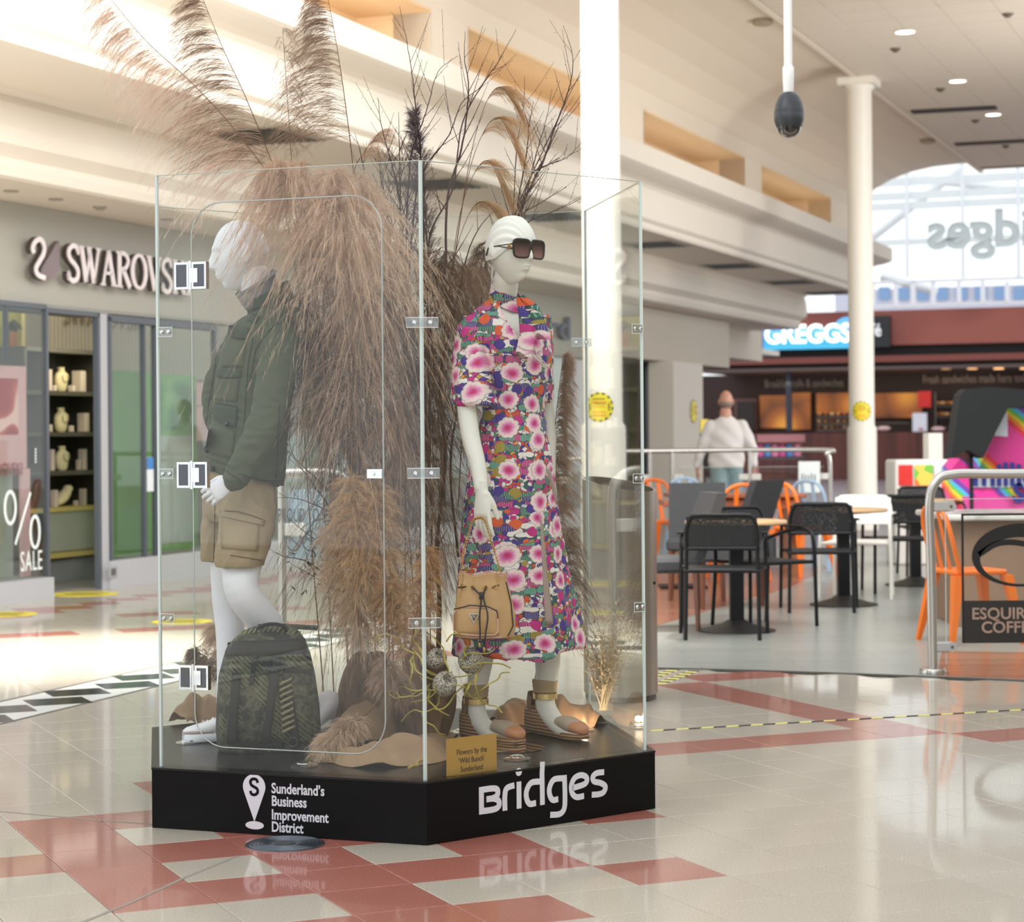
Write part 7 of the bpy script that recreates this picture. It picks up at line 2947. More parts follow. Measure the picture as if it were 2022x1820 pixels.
# neck band and scarf ends
mb = MB()
rr = []
for hz, rd in ((0, 0.061), (0.018, 0.058), (0.04, 0.054), (0.056, 0.0525)):
    cc0 = at(998, 590, 7.735)
    rr.append([cc0 + V3((rd * math.cos(t_), rd * math.sin(t_), hz - 0.02 + 0.02 * math.sin(t_) - 0.026 * math.cos(t_))) for t_ in [z * PI / 20 for z in range(40)]])
mb.loft(rr, False, False)
nbm = mb.build('neck_band', floral, do, True)
add_uv(nbm, at(990, 560, 7.9), 0.1)
mb = MB()
for pts, wds in ((((1026, 590), (1036, 620), (1042, 660), (1034, 700)), (0.02, 0.036, 0.046, 0.05)), (((1028, 588), (1052, 608), (1064, 640), (1072, 664)), (0.02, 0.036, 0.046, 0.042))):
    rr = []
    for (x, y), wd in zip(pts, wds):
        c0 = at(x, y, 7.60 - 0.01 * wd)
        rr.append([c0 + X_ * (wd * math.cos(t_) * 0.62) + V3((0, 0.35, 0)) * (0.03 * math.sin(t_)) + V3((0, 0, 0.012 * math.sin(2 * t_))) for t_ in [z * PI / 10 for z in range(20)]])
    mb.loft(rr)
sf = mb.build('scarf_tie', floral, do, True)
add_uv(sf, at(1040, 640, 7.9), 0.2)

# wedge sandals
rope = NT('rope_wedge')
wv_ = rope.n('ShaderNodeTexWave', {'Vector': rope.n('ShaderNodeMapping', {'Vector': rope.coord(), 'Scale': (1, 1, 1)}).outputs[0], 'Scale': 26.0, 'Distortion': 1.5, 'Detail': 2.0}, bands_direction='Z')
bp_ = rope.n('ShaderNodeBump', {'Height': wv_.outputs[1], 'Strength': 0.8, 'Distance': 0.004})
rope.principled(Base_Color=rope.ramp(wv_.outputs[1], [(0.2, (112, 78, 52)), (0.7, (172, 132, 96))]), Roughness=0.85, Normal=bp_.outputs[0])


def wedge(heel, toe, ank, m_lbl):
    d = (toe - heel)
    L_ = d.length
    d.normalize()
    s_ = d.cross(W_Z)
    prof = [(0.0, 0.0, 0.098, 0.026), (0.06, 0.0, 0.104, 0.034), (0.2, 0.0, 0.096, 0.038), (0.35, 0.0, 0.076, 0.037), (0.5, 0.0, 0.054, 0.036), (0.65, 0.0, 0.038, 0.041), (0.8, 0.0, 0.030, 0.045), (0.92, 0.002, 0.027, 0.040), (1.0, 0.006, 0.025, 0.022)]
    rg = lambda f, z0, z1, w_, pw=0.45, n=20: [heel + d * (f * L_) + s_ * (w_ * math.copysign(abs(math.cos(a)) ** pw, math.cos(a))) + W_Z * ((z0 + z1) / 2 + (z1 - z0) / 2 * math.copysign(abs(math.sin(a)) ** pw, math.sin(a))) for a in [q * 2 * PI / n for q in range(n)]]
    mb = MB()
    mb.loft([rg(*p) for p in prof])
    w0 = mb.build('wedge_sandal', rope.m, fem, True)
    mb = MB()
    mb.loft([rg(f, z, z + h_, w_, 0.8) for f, z, h_, w_ in ((0.60, 0.034, 0.046, 0.040), (0.70, 0.03, 0.050, 0.043), (0.80, 0.026, 0.046, 0.044), (0.87, 0.025, 0.042, 0.042))])
    mb.build('canvas_toe', mat('canvas_beige', (172, 154, 134), 0.8, bump=0.4, bscale=500), w0, True)
    mb = MB()
    mb.loft([rg(f, z, z + h_, w_, 0.8) for f, z, h_, w_ in ((0.865, 0.025, 0.043, 0.0425), (0.93, 0.024, 0.036, 0.037), (0.985, 0.024, 0.026, 0.025), (1.0, 0.026, 0.014, 0.014))])
    mb.build('toe_cap', mat('tan_leather', (176, 116, 78), 0.5), w0, True)
    mb = MB()
    rr = []
    for f, h_, w_ in ((0.0, 0.09, 0.03), (0.0, 0.125, 0.031), (0.015, 0.155, 0.029)):
        rr.append([heel + d * (f * L_ + 0.045 - 0.045 * math.cos(a)) * 1.0 + s_ * (w_ * 1.1 * math.sin(a)) + W_Z * (h_ - 0.03 * (1 - math.cos(a)) * 0.5) for a in [-1.7 + q * 3.4 / 20 for q in range(21)]])
    mb.loft(rr, False, False, False, True)
    mb.build('heel_counter', mat('heel_brown', (132, 100, 76), 0.8), w0, True)
    mb = MB()
    mb.lathe([(0.042, -0.018), (0.0450, -0.016), (0.0445, -0.002), (0.0465, 0.001), (0.0460, 0.014), (0.0480, 0.017), (0.0475, 0.028), (0.044, 0.030)], ank, 28)
    mb.cur = 1
    mb.lathe([(0.041, -0.044), (0.0460, -0.042), (0.0460, -0.022), (0.041, -0.020)], ank, 28)
    mb.build('ankle_wrap', [mat('wrap_tan', (170, 146, 110), 0.7), mat('gold_strap', (204, 176, 120), 0.25, 0.8)], w0, True)
    return w0


wedge(V3((at(917, 1440, 7.80).x, 7.80, PZ + 0.001)), V3((at(1030, 1470, 7.57).x, 7.57, PZ + 0.001)), at(940, 1366, 7.76), 0)
wedge(V3((at(1046, 1440, 7.92).x, 7.92, PZ + 0.001)), V3((at(1155, 1460, 7.66).x, 7.66, PZ + 0.001)), at(1076, 1356, 7.86), 1)
mb = MB()
p = fl(1010, 1482, PZ)
mb.lathe([(0.12, 0.0008), (0.12, 0.004)], p + V3((0, 0.05, 0)), 40)
mb.build('base_plate', ACRYL, fem, True)

# ---------------------------------------------------------------- bucket bag hanging from the hand
Yg = 7.40
bag = thing('bucket_bag', 'tan straw drawstring bucket bag hanging from the female mannequin\u2019s hand', 'bag', at(955, 1258, Yg))
st_ = NT('straw_weave')
co = st_.coord()
w1 = st_.n('ShaderNodeTexWave', {'Vector': co, 'Scale': 130.0}, bands_direction='X')
w2 = st_.n('ShaderNodeTexWave', {'Vector': co, 'Scale': 130.0}, bands_direction='Z')
hgt_ = st_.math('MULTIPLY', w1.outputs[1], w2.outputs[1])
nz = st_.n('ShaderNodeTexNoise', {'Vector': co, 'Scale': 18.0})
cc = st_.mix(nz.outputs[0], (176, 134, 84), (204, 166, 116))
cc = st_.mix(st_.math('MULTIPLY', hgt_, 0.3), cc, (150, 110, 64))
bp_ = st_.n('ShaderNodeBump', {'Height': hgt_, 'Strength': 0.35, 'Distance': 0.001})
st_.principled(Base_Color=cc, Roughness=0.55, Normal=bp_.outputs[0])
mb = MB()
BG = ((1259, 957, .085, .055), (1256, 957, .102, .066), (1240, 957, .108, .070), (1215, 957, .1075, .070), (1190, 956, .100, .066), (1165, 954, .090, .060), (1150, 953, .082, .055), (1140, 953, .080, .052), (1134, 953, .083, .053))


def brg(y, x, a, b, ruf=0.0, n=64):
    c0 = at(x, y, Yg)
    return [c0 + X_ * (a * math.copysign(abs(math.cos(t_)) ** 0.85, math.cos(t_)) * (1 + ruf * math.sin(10 * t_))) + V3((0, 1, 0)) * (b * math.sin(t_) * (1 + ruf * 2 * math.sin(10 * t_))) + W_Z * (ruf * 0.1 * math.cos(5 * t_)) for t_ in [q * 2 * PI / n for q in range(n)]]


rr = [brg(y, x, a, b, 0.06 * sm(1200, 1140, y) if y < 1200 else 0) for y, x, a, b in BG]
mb.loft(rr, True, False)
mb.loft([rr[-1], brg(1136, 953, 0.078, 0.048, 0.06), brg(1150, 953, 0.07, 0.044, 0.06)], False, True)
bgm = MB()
join_into(bgm, mb)
bo_ = bgm.build('bag_body', st_.m, bag, True)
bvg = bvh_of(bgm)
pkl = mat('pink_leather', (210, 170, 150), 0.5)
mb = MB()
mb.loft([brg(1133, 953, .0835, .0535, 0.06), brg(1131.5, 953, .084, .054, 0.06), brg(1133, 953, .081, .051, 0.06)], False, False)
P = []
mb2 = MB()
drape(mb2, bvg, ((902, 1200), (982, 1203), (984, 1252), (902, 1250)), 10, 8, 0.010, bulge=0.006)
pko = mb2.build('front_pocket', st_.m, bag, 'all')
pv = bvh_of(mb2)
RP = [(905, 1204), (925, 1198), (955, 1199), (975, 1205), (982, 1218), (982, 1246), (976, 1252), (940, 1253), (908, 1250), (900, 1243), (900, 1215), (905, 1204)]
drape_line(mb, bvg, RP, 0.0028, 0.009)
drape_line(mb, bvg, ((898, 1246), (930, 1258), (990, 1258)), 0.0026, 0.002)
mb.build('piping', pkl, bag, True)
mb = MB()
drape_line(mb, bvg, ((903, 1203), (930, 1195), (962, 1197), (980, 1206), (982, 1220)), 0.0022, 0.012)
drape_line(mb, bvg, ((998, 1150), (1008, 1190), (1012, 1235), (1002, 1256)), 0.0022, 0.003)
mb.build('black_zip', mat('zip_black', (26, 24, 24), 0.5), bag, True)
mb = MB()
gold = mat('gold', (196, 150, 80), 0.3, 0.9)
for x, y in ((913, 1158), (934, 1160), (958, 1160), (978, 1158)):
    loc, nrm = hit(bvg, x, y)
    if loc is None:
        continue
    nn = nrm if nrm.dot(CAM - loc) > 0 else -nrm
    e_, g_ = frame(nn)
    mb.tube([loc + nn * 0.002 + e_ * 0.0075 * math.cos(q * PI / 8) + g_ * 0.0075 * math.sin(q * PI / 8) for q in range(16)], 0.0017, 6, closed=True)
mb.build('eyelets', gold, bag, True)
mb = MB()
cordm = mat('cord_black', (20, 19, 18), 0.5)
f = lambda x, y, o_=0.0: at(x, y, Yg - 0.066 - o_)
mb.tube(smooth_path([f(931, 1158, -.006), f(942, 1168, .008), f(950, 1180, .014), f(947, 1215, .03), f(948, 1250, .032), f(947, 1274, .03)], 6), 0.003, 8)
mb.tube(smooth_path([f(960, 1158, -.006), f(956, 1170, .01), f(955, 1182, .016), f(963, 1215, .03), f(959, 1250, .032), f(956, 1284, .03)], 6), 0.003, 8)
mb.rbox(tuple(f(951, 1176, .014)), (0.017, 0.008, 0.026), 0.003)
mb.tube([f(905, 1160, -.02), f(920, 1158, -.004)], 0.003, 6)
mb.tube([f(972, 1160, -.006), f(985, 1155, -.02)], 0.003, 6)
mb.build('drawstring', cordm, bag, True)
mb = MB()
for x, y in ((947, 1278), (956, 1287)):
    p = f(x, y, .03)
    mb.lathe([(0.003, 0.0), (0.0042, 0.003), (0.0042, 0.014), (0.003, 0.017)], p, 12)
mb.build('cord_tip', gold, bag, True)
loc, nrm = hit(bvg, 936, 1222)
mb = MB()
ly = Yg - 0.0895
tri = [at(925, 1211, ly), at(947, 1211, ly), at(936, 1231, ly)]
mb.prism([(p.x, p.z) for p in reversed(tri)], (0, ly, 0), X_, Z_, V3((0, 0.003, 0)))
bdg = mb.build('triangle_badge', mat('badge_silver', (196, 190, 176), 0.3, 0.7), bag)
mb = MB()
tri = [at(928, 1213, ly), at(944, 1213, ly), at(936, 1227.5, ly)]
mb.prism([(p.x, p.z) for p in reversed(tri)], (0, ly - 0.0008, 0), X_, Z_, V3((0, 0.002, 0)))
mb.build('badge_field', mat('badge_brown', (92, 70, 48), 0.4), bdg)
mb = MB()
p = at(930.5, 1219.5, ly - 0.002)
text_mesh(mb, 'DS', p, X_, Z_, 0.0125, 0.0004, 0.01, 1.0)
mb.build('badge_letters', mat('badge_silver', (196, 190, 176), 0.3, 0.7), bdg)
# chain strap with woven black leather
mb = MB()
L1 = smooth_path([at(909, 1135, Yg), at(914, 1095, 7.42), at(924, 1060, 7.44), at(933, 1030, 7.455), at(945, 1022, 7.46), at(957, 1028, 7.455), at(968, 1062, 7.44), at(980, 1100, 7.42), at(990, 1134, Yg)], 12)
for i in range(0, len(L1) - 1):
    a, b = L1[i], L1[i + 1]
    d = (b - a).normalized()
    e_, g_ = frame(d)
    n2 = e_ if i % 2 else g_
    c0 = (a + b) / 2
    hl = (b - a).length * 0.62
    mb.tube([c0 + d * (hl * math.cos(q * PI / 5)) + n2 * (0.0042 * math.sin(q * PI / 5)) for q in range(10)], 0.0013, 5, closed=True)
mb.build('chain_strap', gold, bag, True)
mb = MB()
mb.tube(L1, 0.0011, 5)
mb.build('strap_core', cordm, bag)

# ---------------------------------------------------------------- man walking away, far behind the railing
YM = 24.6
man = thing('person', 'bald man in a pale grey shirt and jeans walking away beyond the railing', 'person', V3((at(1435, 900, YM).x, YM, 0.0)))
b_ = MB()
gz = lambda x, z, Y=YM: V3((at(x, 860, Y).x, Y, z))
limb(b_, [gz(1434, 1.46), gz(1433, 1.58)], [0.075, 0.068], 14)
limb(b_, [gz(1434, 1.0), gz(1434, 1.25), gz(1434, 1.36)], [0.09, 0.09, 0.07], 16)
for sx, el, hx in ((-1, 1386, 1376), (1, 1484, 1488)):
    limb(b_, [gz(1434 + sx * 29, 1.38), gz(el, 1.16), gz(hx, 0.92)], [0.05, 0.045, 0.03], 12)
    limb(b_, [gz(1434 + sx * 15, 0.95), gz(1434 + sx * 16, 0.5, YM + 0.06 * sx), gz(1434 + sx * 17, 0.1, YM + 0.16 * sx)], [0.09, 0.06, 0.045], 12)
pm = remesh(b_, 0.013, 3)
head_geo(pm, gz(1434, 1.695), V3((0, 1, 0)), 1.08, n=40, m=30)
for sx, hx in ((-1, 1376), (1, 1488)):
    hn = hand_geo(gz(hx, 0.915), V3((0, 0, -1)), V3((-sx, 0, 0)), V3((0, 1, 0)), 0.18, (0.3, 0.3, 0.35, 0.4), 0.005)
    join_into(pm, hn)
pm.build('body', mat('skin', (186, 136, 116), 0.55), man, True)
mb = MB()
mb.ell(gz(1434, 1.675, YM - 0.012), (0.084, 0, 0), (0, 0.096, 0), (0, 0, 0.06), 20, 12)
mb.build('hair', mat('hair_grey', (128, 112, 102), 0.8), man, True)
s_ = MB()
rr = []
for z, w_, d_2 in ((0.93, 0.205, 0.14), (1.0, 0.215, 0.145), (1.15, 0.205, 0.14), (1.3, 0.215, 0.135), (1.42, 0.205, 0.11), (1.49, 0.12, 0.08), (1.53, 0.07, 0.07)):
    c0 = gz(1434, z)
    rr.append([c0 + X_ * (w_ * math.cos(t_)) + V3((0, d_2 * math.sin(t_), 0)) for t_ in [q * PI / 14 for q in range(28)]])
s_.loft(rr)
for sx, el, hx in ((-1, 1386, 1377), (1, 1484, 1487)):
    limb(s_, [gz(1434 + sx * 30, 1.41), gz(el, 1.16), gz(hx, 0.97)], [0.082, 0.068, 0.05], 14)
sm_ = remesh(s_, 0.013, 3)
sm_.v = [(x + 0.004 * math.sin(z * 40 + x * 20), y + 0.006 * math.sin(z * 30 + x * 25), z) for x, y, z in sm_.v]
sm_.build('shirt', mat('shirt_pale', (206, 200, 196), 0.8, var=0.04, vscale=6), man, True)
s_ = MB()
for sx in (-1, 1):
    limb(s_, [gz(1434 + sx * 14, 0.92), gz(1434 + sx * 16, 0.5, YM + 0.06 * sx), gz(1434 + sx * 17, 0.1, YM + 0.16 * sx)], [0.115, 0.085, 0.07], 14)
remesh(s_, 0.013, 3).build('jeans', mat('jeans_pale', (130, 152, 156), 0.8), man, True)
for sx in (-1, 1):
    mb = MB()
    mb.rbox(tuple(gz(1434 + sx * 17, 0.05, YM + 0.16 * sx + 0.05)), (0.1, 0.28, 0.09), 0.04)
    mb.build('shoe', mat('man_shoe', (60, 56, 54), 0.6), man, True)
# ================================================================== DRIED FLOWERS INSIDE THE CASE
def ribbons(P, W, rng):
    """P: (N,K,3) polylines, W: (N,K) widths -> verts, quads (random facing)"""
    N, K, _ = P.shape
    T_ = np.gradient(P, axis=1)
    rnd = rng.normal(size=(N, 1, 3))
    sd = np.cross(T_, rnd)
    sd /= (np.linalg.norm(sd, axis=2, keepdims=True) + 1e-9)
    A = P + sd * W[..., None] * 0.5
    B = P - sd * W[..., None] * 0.5
    V_ = np.stack([A, B], 2).reshape(-1, 3)
    base = (np.arange(N)[:, None] * K + np.arange(K - 1)[None, :]) * 2
    base = base.reshape(-1)
    Q = np.stack([base, base + 1, base + 3, base + 2], 1)
    return V_, Q


def np_mesh(name, Vs, Qs, m, parent):
    off, vv, qq = 0, [], []
    for v, q in zip(Vs, Qs):
        vv.append(v)
        qq.append(q + off)
        off += len(v)
    v = np.concatenate(vv)
    q = np.concatenate(qq)
    org = np.array(ORG.get(parent.name, V3((0, 0, 0)))) if parent else np.zeros(3)
    v = v - org
    me = bpy.data.meshes.new(name)
    me.vertices.add(len(v))
    me.vertices.foreach_set('co', v.astype(np.float32).ravel())
    me.loops.add(q.size)
    me.loops.foreach_set('vertex_index', q.astype(np.int32).ravel())
    me.polygons.add(len(q))
    me.polygons.foreach_set('loop_start', np.arange(0, q.size, 4, dtype=np.int32))
    me.update(calc_edges=True)
    me.materials.append(m)
    o = bpy.data.objects.new(name, me)
    COL.objects.link(o)
    if parent:
        o.parent = parent
        ORG[o.name] = V3(org)
    return o


def unit(a):
    return a / (np.linalg.norm(a, axis=-1, keepdims=True) + 1e-9)


def plume(label, stem, m, s0=0.35, nbr=120, L0=0.25, prof=None, bias=(-0.5, 0, -0.1), out=0.5, along=0.5, grav=1.0, nh=14, hl=0.05, wd=0.0013, seed=1, name='pampas_plume', sr=0.0028, cat='dried grass', group=None, stem_m=None):
    rng = np.random.default_rng(seed)
    SP = [at(*p) for p in stem]
    D = smooth_path(SP, 10)
    t_ = thing(name, label, cat, (D[0].x, D[0].y, D[0].z), group)
    mb = MB()
    mb.tube(D, [sr + (0.0008 - sr) * i / (len(D) - 1) for i in range(len(D))], 6)
    mb.build('stem', stem_m or STEM, t_, True)
    Dn = np.array([tuple(p) for p in D])
    K = len(Dn)
    ts = rng.uniform(s0, 1, nbr) ** 0.95
    ix = ts * (K - 1)
    i0 = np.minimum(ix.astype(int), K - 2)
    fr = (ix - i0)[:, None]
    O = Dn[i0] * (1 - fr) + Dn[i0 + 1] * fr
    tg = unit(Dn[i0 + 1] - Dn[i0])
    tt = (ts - s0) / (1 - s0)
    pr = prof(tt) if prof else (0.25 + 0.75 * np.sin(np.clip(1 - tt, 0, 1) * PI * 0.62 + 0.25))
    L = L0 * pr * rng.uniform(0.65, 1.15, nbr)
    rad = rng.normal(size=(nbr, 3))
    d0 = unit(tg * along + unit(rad) * out + np.array(bias)[None, :])
    S = np.linspace(0, 1, 7)
    G = np.array([0, 0, -1.0])
    BP_ = O[:, None, :] + d0[:, None, :] * (L[:, None, None] * S[None, :, None]) + G * (grav * L[:, None, None] * (S ** 2)[None, :, None]) + rng.normal(size=(nbr, 1, 3)) * (0.04 * L[:, None, None]) * (S ** 2)[None, :, None]
    W = np.linspace(1.0, 0.35, 7)[None, :] * wd * 1.15 * np.ones((nbr, 1))
    Vs, Qs = [], []
    v, q = ribbons(BP_, W, rng)
    Vs.append(v)
    Qs.append(q)
    # fine hairs
    hs = rng.uniform(0.12, 1, (nbr, nh))
    hx = hs * 6
    h0 = np.minimum(hx.astype(int), 5)
    hf = (hx - h0)[..., None]
    bi = np.arange(nbr)[:, None]
    HO = BP_[bi, h0] * (1 - hf) + BP_[bi, h0 + 1] * hf
    HT = unit(BP_[bi, h0 + 1] - BP_[bi, h0])
    hd_ = unit(HT * 1.0 + rng.normal(size=HT.shape) * 0.20 + G * 0.12)
    hL = hl * rng.uniform(0.4, 1.2, (nbr, nh)) * (1.1 - 0.5 * hs)
    s3 = np.array([0, 0.5, 1.0])
    HP = HO[:, :, None, :] + hd_[:, :, None, :] * (hL[:, :, None, None] * s3[None, None, :, None]) + G * (0.35 * hL[:, :, None, None] * (s3 ** 2)[None, None, :, None])
    HP = HP.reshape(-1, 3, 3)
    W = np.tile(np.array([[1.0, 0.8, 0.3]]) * wd * 0.75, (len(HP), 1))
    v, q = ribbons(HP, W, rng)
    Vs.append(v)
    Qs.append(q)
    np_mesh('plume', Vs, Qs, m, t_)
    return t_


STEM = mat('dry_stem', (112, 78, 58), 0.7)
PK = strand_mat('plume_pink', (222, 192, 170), (244, 220, 202))
TN = strand_mat('plume_tan', (188, 156, 130), (222, 192, 166))
BR_ = strand_mat('plume_brown', (146, 120, 100), (182, 154, 132))
DK = strand_mat('plume_dark', (92, 70, 56), (132, 106, 86))
PU = strand_mat('plume_purple', (92, 80, 84), (126, 110, 112))
GD = strand_mat('plume_gold', (184, 148, 108), (216, 180, 140))
OR = strand_mat('plume_orange', (176, 134, 96), (206, 168, 126))
GR = strand_mat('plume_greybrown', (118, 98, 84), (148, 126, 110))
LT = strand_mat('plume_light', (192, 164, 138), (222, 196, 170))

low = lambda t: 1.0 - 0.75 * t
# tall plumes above the case
plume('tallest pink-tan pampas plume arching out to the far left', [(640, 900, 8.15), (600, 640, 8.15), (556, 400, 8.1), (470, 265, 8.0), (380, 165, 7.85), (290, 82, 7.75), (208, -14, 7.7)], PK, 0.36, 210, 0.36, low, (-0.6, -0.05, -0.3), 0.24, 0.25, 0.62, 34, 0.045, 0.0013, 11)
plume('grey-brown pampas plume second from the left, tip cut by the picture top', [(660, 900, 7.85), (630, 640, 7.8), (575, 420, 7.7), (525, 290, 7.65), (480, 180, 7.6), (440, 95, 7.6), (396, -14, 7.6)], BR_, 0.42, 190, 0.40, low, (-0.8, 0, 0.1), 0.22, 0.3, 0.5, 30, 0.045, 0.0012, 12)
plume('thin sparse grass tassel between the two tall plumes', [(640, 900, 8.0), (600, 560, 7.95), (582, 400, 7.9), (570, 230, 7.9), (558, 55, 7.9)], BR_, 0.62, 46, 0.12, None, (0.25, 0, 0.1), 0.4, 0.3, 1.0, 14, 0.045, 0.0011, 13)
plume('brown pampas plume with straight dark stem right of centre', [(740, 900, 7.9), (716, 560, 7.85), (697, 330, 7.8), (680, 190, 7.75), (665, 90, 7.7), (646, -14, 7.7)], BR_, 0.44, 200, 0.37, low, (-0.85, 0, 0.15), 0.22, 0.25, 0.6, 30, 0.045, 0.0012, 14)
plume('drooping tan plume over the male mannequin head', [(650, 900, 7.6), (632, 640, 7.55), (606, 440, 7.5), (575, 360, 7.45), (545, 330, 7.42)], TN, 0.42, 190, 0.44, low, (-0.06, 0, 0.1), 0.34, 0.25, 1.0, 38, 0.05, 0.0013, 15)
plume('tan plume hanging behind the jacket collar', [(680, 900, 7.75), (655, 640, 7.7), (632, 460, 7.65), (610, 370, 7.6), (585, 330, 7.6)], TN, 0.40, 260, 0.50, low, (-0.1, 0, 0.05), 0.36, 0.2, 1.05, 38, 0.05, 0.0013, 16)
plume('broad tan plume falling at the centre of the left pane', [(720, 1000, 7.6), (700, 700, 7.55), (684, 500, 7.5), (668, 400, 7.45), (650, 340, 7.45)], TN, 0.36, 280, 0.56, low, (0.05, 0, 0.1), 0.42, 0.2, 1.05, 38, 0.05, 0.0013, 17)
plume('pinkish plume drooping left of the front glass corner', [(780, 1000, 7.7), (765, 700, 7.65), (745, 500, 7.6), (725, 410, 7.55), (700, 350, 7.5)], LT, 0.36, 240, 0.46, low, (0.15, 0, 0.1), 0.45, 0.2, 1.05, 34, 0.045, 0.0012, 18)
plume('small tan tuft pointing right beside the twigs', [(740, 560, 8.0), (700, 360, 7.95), (720, 300, 7.95), (752, 258, 7.9)], TN, 0.5, 60, 0.13, None, (0.3, 0, 0.2), 0.3, 0.6, 0.5, 16, 0.04, 0.0011, 19)
plume('dark purple upright plume beside the glass corner', [(880, 1000, 7.9), (855, 700, 7.85), (845, 500, 7.8), (834, 340, 7.8), (820, 222, 7.8)], PU, 0.42, 320, 0.13, lambda t: 0.9 - 0.6 * t, (-0.1, 0, 0.05), 0.62, 0.85, 0.1, 24, 0.045, 0.0012, 20)
for k, (pts, lb) in enumerate((([(890, 560, 8.0), (925, 330, 7.95), (955, 215, 7.95), (985, 172, 7.9), (1015, 205, 7.9)], 'topmost'), ([(885, 600, 8.0), (918, 380, 7.95), (948, 275, 7.95), (985, 232, 7.9), (1020, 300, 7.9)], 'second'), ([(880, 640, 8.0), (905, 440, 7.95), (935, 345, 7.95), (965, 318, 7.9), (992, 372, 7.9)], 'third'), ([(875, 680, 8.0), (895, 520, 7.95), (925, 425, 7.95), (955, 398, 7.9), (990, 440, 7.9)], 'lowest'))):
    plume('%s of the arching golden grass heads left of the white head' % lb, pts, GD, 0.5, 110, 0.16, None, (0.35, 0, 0.0), 0.15, 0.75, 0.75, 14, 0.035, 0.0011, 30 + k, 'grass_head', 0.0018, 'dried grass', 'arching grass heads')
# inner masses
spec = [
    ([(660, 1200, 7.95), (650, 900, 7.9), (640, 640, 7.85), (640, 520, 7.8), (625, 455, 7.78)], BR_, 0.4, 'brown plume filling the space behind the mannequin collar', 0.42, (-0.05, 0, 0)),
    ([(700, 1200, 8.0), (690, 900, 7.95), (680, 700, 7.9), (690, 540, 7.88), (700, 470, 7.85)], TN, 0.4, 'tan plume with loose strands under the door top', 0.42, (0.05, 0, 0)),
    ([(640, 1380, 8.0), (610, 1000, 7.98), (598, 760, 7.95), (600, 640, 7.92), (590, 590, 7.9)], DK, 0.4, 'dark red-brown plume directly behind the jacket sleeve', 0.4, (-0.05, 0, 0)),
    ([(660, 1380, 8.05), (640, 1000, 8.0), (628, 820, 7.98), (640, 700, 7.95), (660, 640, 7.92)], DK, 0.4, 'dark brown plume between the jacket and the door edge', 0.42, (0.1, 0, 0)),
    ([(720, 1380, 7.9), (705, 1000, 7.85), (695, 800, 7.8), (705, 640, 7.75), (715, 560, 7.7)], TN, 0.38, 'tan plume hanging in long strands at mid height', 0.46, (0, 0, 0)),
    ([(780, 1380, 7.95), (765, 1000, 7.9), (757, 780, 7.85), (765, 620, 7.8), (775, 530, 7.75)], BR_, 0.36, 'brown plume just left of the front glass edge', 0.46, (0, 0, 0)),
    ([(830, 1380, 8.0), (830, 1000, 7.95), (838, 740, 7.9), (855, 580, 7.85), (880, 490, 7.8)], DK, 0.36, 'dark plume right of the front glass edge', 0.46, (0.05, 0, 0)),
    ([(860, 1380, 8.1), (868, 1000, 8.05), (880, 760, 8.0), (900, 600, 7.98), (930, 520, 7.95)], BR_, 0.36, 'brown plume spreading behind the female mannequin shoulder', 0.40, (0.05, 0, 0)),
    ([(800, 1380, 8.15), (800, 1100, 8.1), (800, 860, 8.1), (800, 700, 8.05), (810, 620, 8.0)], GR, 0.3, 'grey-brown plume deep in the middle of the case', 0.46, (0, 0, 0)),
    ([(740, 1380, 8.2), (740, 1150, 8.15), (735, 960, 8.15), (728, 800, 8.1), (720, 700, 8.05)], DK, 0.3, 'dark plume low at the back of the case centre', 0.46, (0, 0, 0)),
    ([(850, 1380, 7.85), (850, 1150, 7.82), (855, 960, 7.8), (850, 800, 7.78), (830, 700, 7.75)], DK, 0.3, 'dark wispy plume beside the dress sleeve', 0.40, (0, 0, 0)),
    ([(690, 1380, 8.25), (680, 1200, 8.2), (672, 1040, 8.2), (668, 900, 8.15), (670, 800, 8.1)], GR, 0.3, 'grey-brown plume behind the backpack top', 0.44, (0, 0, 0)),
    ([(820, 1380, 7.8), (815, 1150, 7.78), (800, 980, 7.76), (790, 860, 7.74), (780, 800, 7.7)], BR_, 0.3, 'brown plume at waist height by the glass corner', 0.4, (0, 0, 0)),
    ([(905, 1000, 8.25), (915, 800, 8.2), (925, 650, 8.2), (945, 540, 8.15), (965, 480, 8.1)], GR, 0.3, 'grey-brown plume behind the head wrap knot', 0.3, (0, 0, 0)),
]
for k, (pts, m_, s0, lb, L_, bi) in enumerate(spec):
    plume(lb, pts, m_, s0, 230, L_, low, bi, 0.55, 0.15, 1.0, 34, 0.048, 0.0013, 50 + k)
